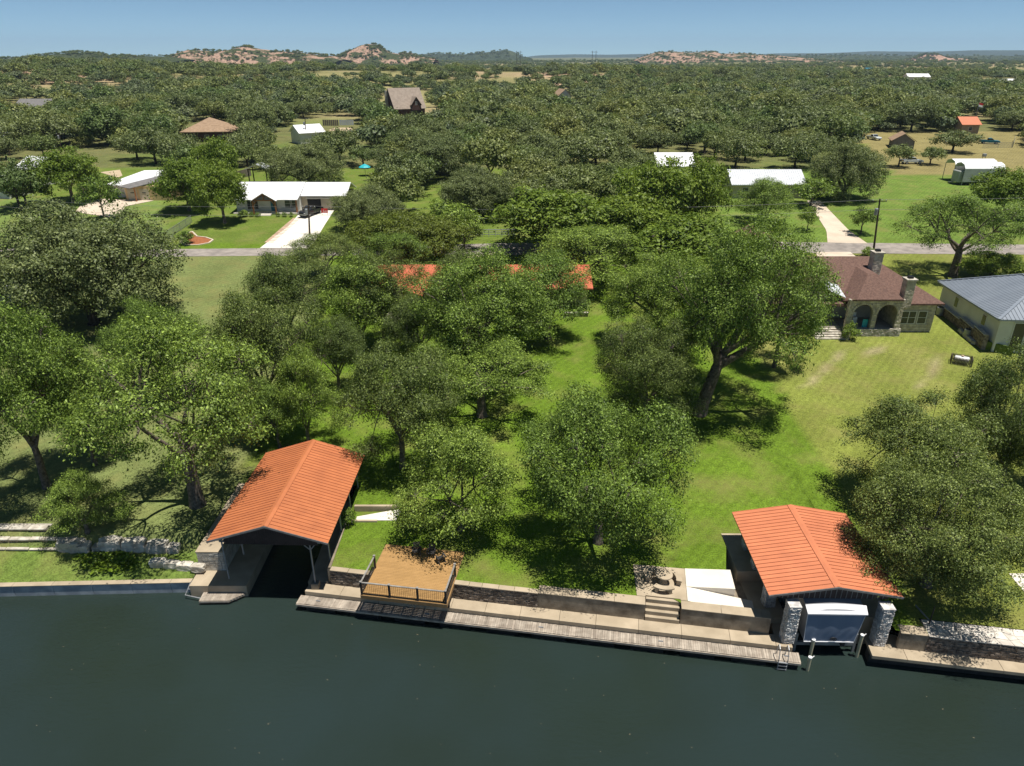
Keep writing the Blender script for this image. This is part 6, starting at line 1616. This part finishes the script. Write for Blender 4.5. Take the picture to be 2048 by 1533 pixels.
for k_ in range(4):
    proto('scrub%d' % k_, seed=120 + k_, R=(5.2, 4.6, 5.8, 4.2)[k_], H=(6.2, 6.8, 6.4, 5.6)[k_], bh=(1.6, 1.8, 1.5, 1.3)[k_], nlobe=(22, 18, 26, 16)[k_], ncl=12, nleaf=21.120, leaf=0.420, lobe_r=.32, trunk_r=.28, leafmat_=('leaf_oak', 'leaf_scrub', 'leaf_oak', 'leaf_scrub')[k_], bark='bark_dark', style='oak', sig=.42, low=-.25, hole=.12)
for k_ in range(3):
    proto('far%d' % k_, seed=140 + k_, R=4.0, H=(5.0, 5.6, 4.4)[k_], bh=.9, nlobe=(11, 9, 12)[k_], ncl=8, nleaf=16, leaf=.70, lobe_r=.38, trunk_r=.25, leafmat_=('leaf_scrub', 'leaf_oak', 'leaf_juniper')[k_], bark='bark_dark', style='oak', sig=.5, low=-.2)
proto('shrub', seed=160, R=1.0, H=1.7, bh=.15, nlobe=10, ncl=10, nleaf=22, leaf=.16, lobe_r=.42, trunk_r=.05, leafmat_='leaf_pecan', sig=.16, low=-.6)
proto('myrtle', seed=163, R=2.0, H=3.6, bh=.8, nlobe=10, ncl=9, nleaf=14, leaf=.4, lobe_r=.4, trunk_r=.1, leafmat_='leaf_myrtle', sig=.3)

# --- trees of the lot
T('pecan_tree', 'big leafy pecan on the lawn left of the concrete picnic table', 1200, 1085, 1052, 1380, 795, 'pecan_a')
T('pecan_tree', 'pecan shading the tan deck at its back right corner', 914, 1060, 800, 1024, 852, 'pecan_c')
T('pecan_tree', 'pecan crowding the right rear corner of the left boathouse', 795, 935, 700, 908, 690, 'pecan_e')
T('pecan_tree', 'pecan with dark leaning trunk standing at the middle of the lawn', 937, 832, 838, 1108, 680, 'open_a', .4)
T('pecan_tree', 'tall pecan in front of the long orange-red roof', 970, 745, 826, 1095, 508, 'pecan_b')
T('pecan_tree', 'pecan in front of the left end of the orange-roof house', 722, 702, 640, 815, 515, 'pecan_c')
T('pecan_tree', 'pecan between the garden steps and the tall central pecan', 845, 728, 765, 905, 595, 'pecan_e')
T('pecan_tree', 'huge pecan with thick pale trunk on the right of the lawn', 1400, 828, 1330, 1652, 455, 'pecan_d', 0.0, shift=0.15)
T('pecan_tree', 'dense dark pecan left of the thick pale trunk', 1298, 838, 1196, 1400, 645, 'dark_a')
T('pecan_tree', 'pecan at the right end of the orange-roof house', 1325, 690, 1215, 1425, 515, 'pecan_b', 2.0)
T('pecan_tree', 'slim pecan behind the rear ridge of the left boathouse', 603, 890, 550, 690, 700, 'pecan_c')
T('pecan_tree', 'slender pecan left of the slim one behind the boathouse', 552, 895, 490, 600, 760, 'pecan_c')
T('pecan_tree', 'pecan on the left lot line below the street', 590, 690, 488, 668, 508, 'pecan_e')
T('pecan_tree', 'dark pecan on the left lot line in the middle of its height', 680, 790, 590, 735, 640, 'pecan_e')
T('pecan_tree', 'pecan hiding the left wing of the orange-roof house', 762, 690, 690, 845, 506, 'pecan_e')
T('pecan_tree', 'pecan before the right half of the orange-red roof', 1085, 678, 1010, 1172, 505, 'pecan_c')
T('pecan_tree', 'slim pecan before the middle of the orange-red roof', 925, 668, 860, 995, 506, 'pecan_e')
# --- left neighbour
T('live_oak', 'massive grey-green live oak at left beside the mown lawn', 160, 648, -30, 348, 415, 'oak_big')
T('pecan_tree', 'wide spreading pecan with thick trunk left of the left boathouse', 378, 1010, 150, 535, 645, 'open_a', 2.6)
T('pecan_tree', 'dark pecan cut by the left edge of the picture', 0, 975, -130, 185, 615, 'pecan_a')
T('pecan_tree', 'loose pecan between the cut-off tree and the wide spreading pecan', 135, 930, 40, 265, 705, 'pecan_e')
T('pecan_tree', 'pecan behind the wide spreading one on the left lawn', 300, 800, 205, 415, 605, 'pecan_a')
T('pecan_tree', 'loose pecan leaning towards the lot line above the left boathouse', 520, 850, 420, 640, 585, 'pecan_e')
T('pecan_tree', 'low bushy pecan overhanging the terrace wall at left', 170, 1062, 88, 255, 945, 'pecan_c')
# --- right neighbour
T('pecan_tree', 'large dark tree beside the right boathouse', 1890, 1170, 1700, 2085, 885, 'dark_a')
T('pecan_tree', 'lighter loose tree behind the large dark one at right', 1810, 1005, 1690, 1990, 790, 'pecan_e')
T('pecan_tree', 'dark tree cut by the right edge of the picture', 2010, 970, 1895, 2190, 690, 'dark_a')
T('elm_tree', 'forked tree with bare lower limbs behind the white brick house', 1882, 553, 1815, 2075, 392, 'open_a', 4.0)
T('yard_tree', 'bushy green tree behind the blue-grey metal roof', 1985, 560, 1925, 2062, 505, 'bright_a')
T('pecan_tree', 'tree leaning over the steps of the stone house', 1570, 735, 1490, 1652, 505, 'pecan_e')
# --- along the street, near side
T('live_oak', 'broad flat-domed olive-green oak by the street at centre left', 810, 525, 695, 925, 428, 'olive')
T('pecan_tree', 'small light green pecan in front of the domed oak', 790, 560, 725, 860, 468, 'pecan_c')
T('pecan_tree', 'dark green tree at the foot of the white driveway', 645, 562, 575, 718, 468, 'pecan_e')
T('mulberry_tree', 'yellow-green mulberry at centre just over the street', 1115, 505, 1000, 1215, 382, 'bright_b')
T('mulberry_tree', 'yellow-green mulberry right of the first one over the street', 1245, 500, 1165, 1330, 395, 'bright_a')
T('oak_tree', 'tall dark green tree in front of the white metal roof at centre right', 1300, 478, 1235, 1400, 325, 'bright_a')
T('oak_tree', 'tall dark green tree right of the other in front of the white metal roof', 1392, 470, 1330, 1455, 318, 'bright_a')
T('pecan_tree', 'bright leafy tree by the street above the red-roofed house', 1385, 560, 1275, 1500, 432, 'bright_b')
T('pecan_tree', 'grey-green tree by the street behind the right end of the orange roof', 1180, 565, 1080, 1290, 455, 'pecan_c')
T('yard_tree', 'narrow dark green tree by the gap in the street trees', 900, 478, 845, 952, 402, 'yard')
T('yard_tree', 'second narrow green tree right of the domed oak', 928, 498, 890, 965, 425, 'yard')
# --- over the street, left
T('mulberry_tree', 'bright green tree in front of the white ranch house', 440, 447, 385, 493, 330, 'bright_a')
T('mulberry_tree', 'bright green tree left of the one before the white ranch house', 378, 422, 312, 420, 320, 'bright_b')
T('mulberry_tree', 'yellow-green tree behind the pair at the white ranch house', 432, 390, 380, 475, 280, 'bright_b')
T('yard_tree', 'round-headed small tree by the tan garage driveway', 205, 440, 150, 242, 352, 'yard')
T('yard_tree', 'shade tree on the lawn left of the tan garage', 118, 405, 60, 200, 300, 'bright_a')
T('live_oak', 'live oak with forked trunk at the left edge over the street', 22, 422, -20, 85, 322, 'scrub1')
T('live_oak', 'grey live oak behind the right wing of the white ranch house', 738, 462, 668, 802, 372, 'oak_big', 2.0)
T('live_oak', 'silvery live oak behind the white ranch house', 600, 378, 530, 690, 285, 'oak_big', 1.0)
T('live_oak', 'dark live oak with clear trunk on the far lawn at centre', 970, 432, 880, 1022, 335, 'oak_big', 3.0)
T('live_oak', 'live oak with bent trunk left of the far central lawn', 828, 358, 750, 930, 262, 'oak_big', 4.0)
# --- over the street, right
T('yard_tree', 'silvery green tree in front of the corrugated metal roof', 1512, 448, 1472, 1588, 358, 'pecan_c')
T('yard_tree', 'sapling beside the tan driveway', 1615, 462, 1598, 1637, 415, 'yard')
T('yard_tree', 'small tree at the top of the tan driveway', 1612, 412, 1590, 1672, 358, 'yard')
T('live_oak', 'big dark live oak right of the tan driveway', 1690, 398, 1622, 1772, 285, 'oak_big', 5.0)
T('live_oak', 'dark round oak in front of the metal carports', 2022, 432, 1945, 2100, 338, 'bright_a')
T('yard_tree', 'sparse small tree on the lawn beside the leaning pole', 1735, 468, 1698, 1755, 412, 'yard')
T('live_oak', 'spreading oak beside the chain link pen', 1905, 305, 1865, 1965, 262, 'scrub0')
T('live_oak', 'small oak left of the old white pickup', 1800, 335, 1772, 1830, 290, 'scrub1')
T('live_oak', 'small oak right of the old white pickup', 1858, 330, 1842, 1892, 295, 'scrub3')
T('crape_myrtle', 'pink flowering crape myrtle at far left', 80, 300, 64, 92, 280, 'myrtle')

# --- shrubs
def shrub(label, px, py, w, h, key='shrub', rz=None):
    b = G(px, py); d = proj(b)[2] / FPX; wood, crown, smp = PROTO[key]
    R_ = np.percentile(np.abs(smp[:, 0]), 97); H_ = smp[:, 2].max()
    plant('shrub', label, b, w * d / 2 / R_, h * d / H_, key, RNG.uniform(0, 6), None, 'shrub')
shrub('small round shrub at the right side of the left boathouse', 697, 1052, 26, 44)
shrub('spiky dark shrub by the steps of the stone house', 1699, 681, 30, 36)
shrub('round green shrub in the mulch bed by the street', 371, 488, 32, 26)
shrub('dark shrub at the foot of the leaning utility pole', 1742, 515, 34, 20)
for i, (x, w) in enumerate(((503, 9), (516, 10), (557, 8), (570, 10), (582, 9))): shrub(('first', 'second', 'third', 'fourth', 'fifth')[i] + ' small shrub from the left along the ranch house porch', x, 434, w, 9)
shrub('low bush by the porch end of the white ranch house', 487, 434, 18, 14); shrub('purple-leaved shrub in front of the white brick house', 1992, 692, 22, 44)
vp = [G(215 + RNG.uniform(-40, 45), 1112 + RNG.uniform(-8, 22)) for _ in range(26)]
V = []; rs = np.random.RandomState(5)
for p in vp:
    for _ in range(70):
        c = np.array([p.x, p.y, p.z + .06]) + rs.normal(0, [.45, .3, .05]); a = rs.normal(0, .1, 3); b = rs.normal(0, .1, 3); a[2] *= .4; b[2] *= .4; V += [c - a, c - b, c + a, c + b]
tag(obj('ground_vine', npmesh('ground_vine', np.array(V), np.arange(len(V)).reshape(-1, 4), M['leaf_vine'])), 'bright green vine spreading over the grass slope below the boulders', 'ground cover', kind='stuff')

# flecks of leaf litter drifting on the lake
V = []; rs = np.random.RandomState(15)
for _ in range(60):
    pf = W(rs.uniform(500, 2040) if rs.rand() < .8 else rs.uniform(60, 900), rs.uniform(1240, 1530), .012); c = np.array(pf)
    if pf.y > st_y(pf.x, -.3): continue
    a = rs.uniform(-.5, .2); l_ = rs.uniform(.012, .045) * (1.0 if rs.rand() < .8 else 1.6); w_ = rs.uniform(.008, .018); da = np.array([math.cos(a), math.sin(a), 0]) * l_; db = np.array([-math.sin(a), math.cos(a), 0]) * w_
    V += [c - da, c - db, c + da, c + db]
tag(obj('floating_litter', npmesh('floating_litter', np.array(V), np.arange(len(V)).reshape(-1, 4), M['dirt'])), 'pale flecks of leaf litter floating on the lake', 'litter', kind='stuff')

# --- oaks of the wood over the street: individuals, nearest first
KEEP = [(470, 340, 690, 500), (185, 338, 312, 445), (240, 400, 480, 500), (-50, 478, 2100, 520), (1450, 390, 2100, 520), (1868, 312, 2010, 380), (1785, 300, 1870, 340), (1772, 262, 1832, 296), (1730, 262, 1762, 284),
        (1916, 232, 1968, 266), (368, 244, 458, 280), (562, 254, 622, 288), (770, 180, 850, 234), (26, 202, 102, 218), (1114, 190, 1146, 206), (1312, 308, 1362, 340), (1455, 336, 1600, 375), (870, 378, 960, 470), (940, 440, 1010, 482), (655, 245, 712, 268),
        (0, 322, 85, 352), (-60, 415, 140, 500), (190, 330, 260, 362), (726, 336, 742, 352), (1960, 300, 2100, 330), (600, 234, 618, 285), (1590, 340, 1660, 400), (1700, 330, 1870, 395), (640, 230, 700, 246), (1830, 262, 2050, 300), (840, 215, 880, 232), (176, 296, 200, 335)]
rs = np.random.RandomState(77); placed = []
cands = []
for _ in range(60000):
    u = rs.uniform(-60, 2110); v = rs.uniform(214, 430); cands.append((u, v))
cands.sort(key=lambda c: -c[1])
rs.shuffle(cands)
acc = []
for u, v in cands:
    if len(acc) >= 238: break
    b = G(u, v)
    if b.y > 330: continue
    if b.y < 128: continue
    k = rs.randint(0, 4); sc = rs.uniform(.85, 1.6); R_ = PROTO['scrub%d' % k][2][:, 0].max() * sc; H_ = PROTO['scrub%d' % k][2][:, 2].max() * sc
    if any((b.x - q[0]) ** 2 + (b.y - q[1]) ** 2 < (.70 * (R_ + q[2])) ** 2 for q in acc): continue
    d = FPX / proj(b)[2]; x0, x1, y1, y0 = u - R_ * d, u + R_ * d, v, v - H_ * d * .98
    bad = False
    for (a0, b0, a1, b1) in KEEP:
        ox = min(x1, a1) - max(x0, a0); oy = min(y1, b1) - max(y0, b0)
        if ox > 3 and oy > 3: bad = True; break
    if bad: continue
    acc.append((b.x, b.y, R_, k, sc, b.z))
acc.sort(key=lambda q: q[1])
LM = [('tan hipped roof', 412, 262), ('small white shed', 590, 270), ('dark brick house', 812, 210), ('white ranch house', 560, 385), ('tan garage', 250, 375), ('metal carports', 1940, 345), ('orange-roofed cabin', 1940, 250),
      ('corrugated metal roof', 1530, 355), ('old white pickup', 1822, 322), ('tiny tan gable', 1130, 200), ('central white roof', 1345, 325), ('far grey roof', 63, 212), ('turquoise umbrella', 733, 345), ('far central lawn', 930, 420),
      ('white cottage', 45, 345), ('pair of far poles', 1260, 200), ('dark pole', 1700, 205), ('bare clearing', 680, 258), ('short pole', 1611, 275), ('long shed', 880, 340), ('bent-trunk live oak', 840, 310), ('tan driveway', 1640, 400)]
ORD = ['nearest', 'second nearest', 'third nearest', 'fourth nearest', 'fifth nearest', 'sixth nearest', 'seventh nearest', 'eighth nearest', 'ninth nearest', 'tenth nearest']
info = []
for q in acc:
    px_, py_, _ = proj((q[0], q[1], q[5] + 3)); best = min(LM, key=lambda m_: math.hypot(px_ - m_[1], (py_ - m_[2]) * 1.8)); dx_, dy_ = px_ - best[1], py_ - best[2]
    rel = ('left of' if dx_ < 0 else 'right of') if abs(dx_) > abs(dy_) * 1.6 else ('behind' if dy_ < 0 else 'in front of')
    hue = ('grey-green', 'fresh green', 'broad grey-green', 'low fresh green')[q[3]]
    info.append([('big ' if q[4] > 1.3 else 'small ' if q[4] < 1.02 else '') + hue + ' live oak ' + rel + ' the ' + best[0], math.hypot(dx_, dy_), q])
from collections import defaultdict
byl = defaultdict(list)
for it in info: byl[it[0]].append(it)
for lab, its in byl.items():
    its.sort(key=lambda it: it[1])
    for n_, it in enumerate(its):
        x, y, R_, k, sc, z = it[2]
        plant('live_oak', lab if len(its) == 1 else lab + ', ' + ORD[min(n_, 9)], Vector((x, y, z - .1)), sc, sc * RNG.uniform(.9, 1.15), 'scrub%d' % k, RNG.uniform(0, 6.28), 'live oaks of the wood over the street')

# --- scrub woodland stretching to the hills: one mass, instanced
def far_wood():
    rs = np.random.RandomState(9); pts = []; scl = []; rot = []; idx = []
    occ = set((int(q[0] // 7), int(q[1] // 7)) for q in acc)
    n = 0
    yw = 225 * np.exp(rs.uniform(0, math.log(4300 / 225.), 34000)); xw = rs.uniform(-.80, .80, 34000) * yw; zs = gz(xw, yw)
    dp_ = yw * cp - (zs - CZ) * sp; u = 1024 + FPX * xw / dp_; v = 766.5 - FPX * (yw * sp + (zs - CZ) * cp) / dp_
    for uu, vv, x, y, z in zip(u, v, xw, yw, zs):
        if y < 225 or y > 4200: continue
        key = (int(x // 7), int(y // 7))
        if key in occ: continue
        k_ = FPX / math.hypot(y, 25.0); ru, hv_ = 4.6 * k_, 5.2 * k_
        if any(min(uu + ru, a1) - max(uu - ru, a0) > 2 and min(vv, b1) - max(vv - hv_, b0) > 2 for (a0, b0, a1, b1) in KEEP): continue
        dens = .5 * fbm(np.array(x / 70.0), np.array(y / 70.0), 21.0, 3) + .5 * fbm(np.array(x / 17.0), np.array(y / 17.0), 41.0, 2)
        clr = 0.30
        gap_ = fbm(np.array(x / 75.0 + 4), np.array(y / 170.0), 51.0, 3)
        if 430 < y < 660 and uu < 640: clr = 0.435 if gap_ > .40 else .36
        if 560 < y < 790 and 640 < uu < 1200: clr = 0.445 if gap_ > .38 else .36
        if 790 < y < 1500: clr = .34
        if uu > 1200: clr = 0.25
        if uu > 1650 and vv < 172 and gap_ > .5: clr = .5
        if dens < clr: continue
        occ.add(key)
        s_ = rs.uniform(.55, 1.6) * (.6 if rs.rand() < .3 else 1.0)
        pts.append((x, y, z - .2)); scl.append((s_, s_, s_ * rs.uniform(.75, 1.1))); rot.append(rs.uniform(0, 6.28)); idx.append(rs.randint(0, 3))
    for hi, (Xc, Yc, Zc) in enumerate(HILLS):
        if Yc.mean() > 5000: continue
        ni, nj = Xc.shape
        for _ in range(int(620 * ni / 40) if Yc.mean() < 3000 else int(1000 * ni / 60)):
            fi = rs.uniform(0, ni - 1.01); fj = rs.uniform(0, nj * .55); i, j = int(fi), int(fj); a, b = fi - i, fj - j
            if j + 1 >= nj: continue
            f = lambda A: (A[i, j] * (1 - a) + A[i + 1, j] * a) * (1 - b) + (A[i, j + 1] * (1 - a) + A[i + 1, j + 1] * a) * b
            x, y, z = f(Xc), f(Yc), f(Zc)
            if fbm(np.array(x / 45.0), np.array(z / 9.0 + y / 45.0), 31.0, 3) < .44: continue
            s_ = rs.uniform(.4, 1.0) * (1.0 if y < 3000 else 1.8)
            pts.append((x, y, z - .3)); scl.append((s_, s_, s_)); rot.append(rs.uniform(0, 6.28)); idx.append(rs.randint(0, 3))
    print('far trees', len(pts))
    me = bpy.data.meshes.new('scrub_woodland'); me.vertices.add(len(pts)); me.vertices.foreach_set('co', np.array(pts, np.float32).ravel())
    a = me.attributes.new('scl', 'FLOAT_VECTOR', 'POINT'); a.data.foreach_set('vector', np.array(scl, np.float32).ravel())
    a = me.attributes.new('rot', 'FLOAT_VECTOR', 'POINT'); a.data.foreach_set('vector', np.stack([np.zeros(len(rot)), np.zeros(len(rot)), rot], 1).astype(np.float32).ravel())
    a = me.attributes.new('idx', 'INT', 'POINT'); a.data.foreach_set('value', np.array(idx, np.int32))
    o = obj('scrub_woodland', me); tag(o, 'scrub woodland of small oaks and junipers stretching to the hills', 'woodland', kind='stuff')
    # three small trees standing at the front of the mass lend their crowns to it
    src = []
    for k in range(3):
        q = pts[k]; t = plant('scrub_oak', ('small scrub oak', 'taller scrub oak', 'low wide scrub oak')[k] + ' at the near edge of the scrub woodland', Vector(q), 1, 1, 'far%d' % k, 0.0, 'scrub oaks at the edge of the woodland'); src.append([c for c in t.children if c.name.startswith('crown')][0])
    ng = bpy.data.node_groups.new('scatter', 'GeometryNodeTree')
    ng.interface.new_socket('Geometry', in_out='INPUT', socket_type='NodeSocketGeometry'); ng.interface.new_socket('Geometry', in_out='OUTPUT', socket_type='NodeSocketGeometry')
    N = ng.nodes; L = ng.links; gi = N.new('NodeGroupInput'); go = N.new('NodeGroupOutput'); join = N.new('GeometryNodeJoinGeometry')
    def attr(nm, ty):
        n = N.new('GeometryNodeInputNamedAttribute'); n.data_type = ty; n.inputs['Name'].default_value = nm; return n.outputs[0]
    sc_ = attr('scl', 'FLOAT_VECTOR'); ro = attr('rot', 'FLOAT_VECTOR'); ix = attr('idx', 'INT')
    er = N.new('FunctionNodeEulerToRotation'); L.new(ro, er.inputs[0])
    for k in range(3):
        cmp = N.new('FunctionNodeCompare'); cmp.data_type = 'INT'; cmp.operation = 'EQUAL'
        ii = [s for s in cmp.inputs if s.type == 'INT']; L.new(ix, ii[0]); ii[1].default_value = k
        oi = N.new('GeometryNodeObjectInfo'); oi.transform_space = 'ORIGINAL'; oi.inputs['Object'].default_value = src[k]; oi.inputs['As Instance'].default_value = True
        ip = N.new('GeometryNodeInstanceOnPoints'); L.new(gi.outputs[0], ip.inputs['Points']); L.new(cmp.outputs[0], ip.inputs['Selection']); L.new(oi.outputs['Geometry'], ip.inputs['Instance'])
        L.new(er.outputs[0], ip.inputs['Rotation']); L.new(sc_, ip.inputs['Scale']); L.new(ip.outputs[0], join.inputs[0])
    L.new(join.outputs[0], go.inputs[0])
    md = o.modifiers.new('scatter', 'NODES'); md.node_group = ng
far_wood()
for f_ in FITLOG: print(f_)
print('tris', sum(len(p.vertices) - 2 for me in bpy.data.meshes for p in me.polygons))
# ---------------------------------------------------------------- air
mb = MB(); mb.box(-16000, 16000, -300, 15500, -4.0, 330.0)
hm = bpy.data.materials.new('haze_air'); hm.use_nodes = True; hn = hm.node_tree; hn.nodes.clear()
ho = hn.nodes.new('ShaderNodeOutputMaterial'); hv = hn.nodes.new('ShaderNodeVolumePrincipled')
hv.inputs['Color'].default_value = (0.55, 0.75, 1.0, 1); hv.inputs['Density'].default_value = 6.0e-5; hv.inputs['Anisotropy'].default_value = 0.0
hn.links.new(hv.outputs[0], ho.inputs['Volume'])
tag(mb.build('haze', hm), kind='stuff')
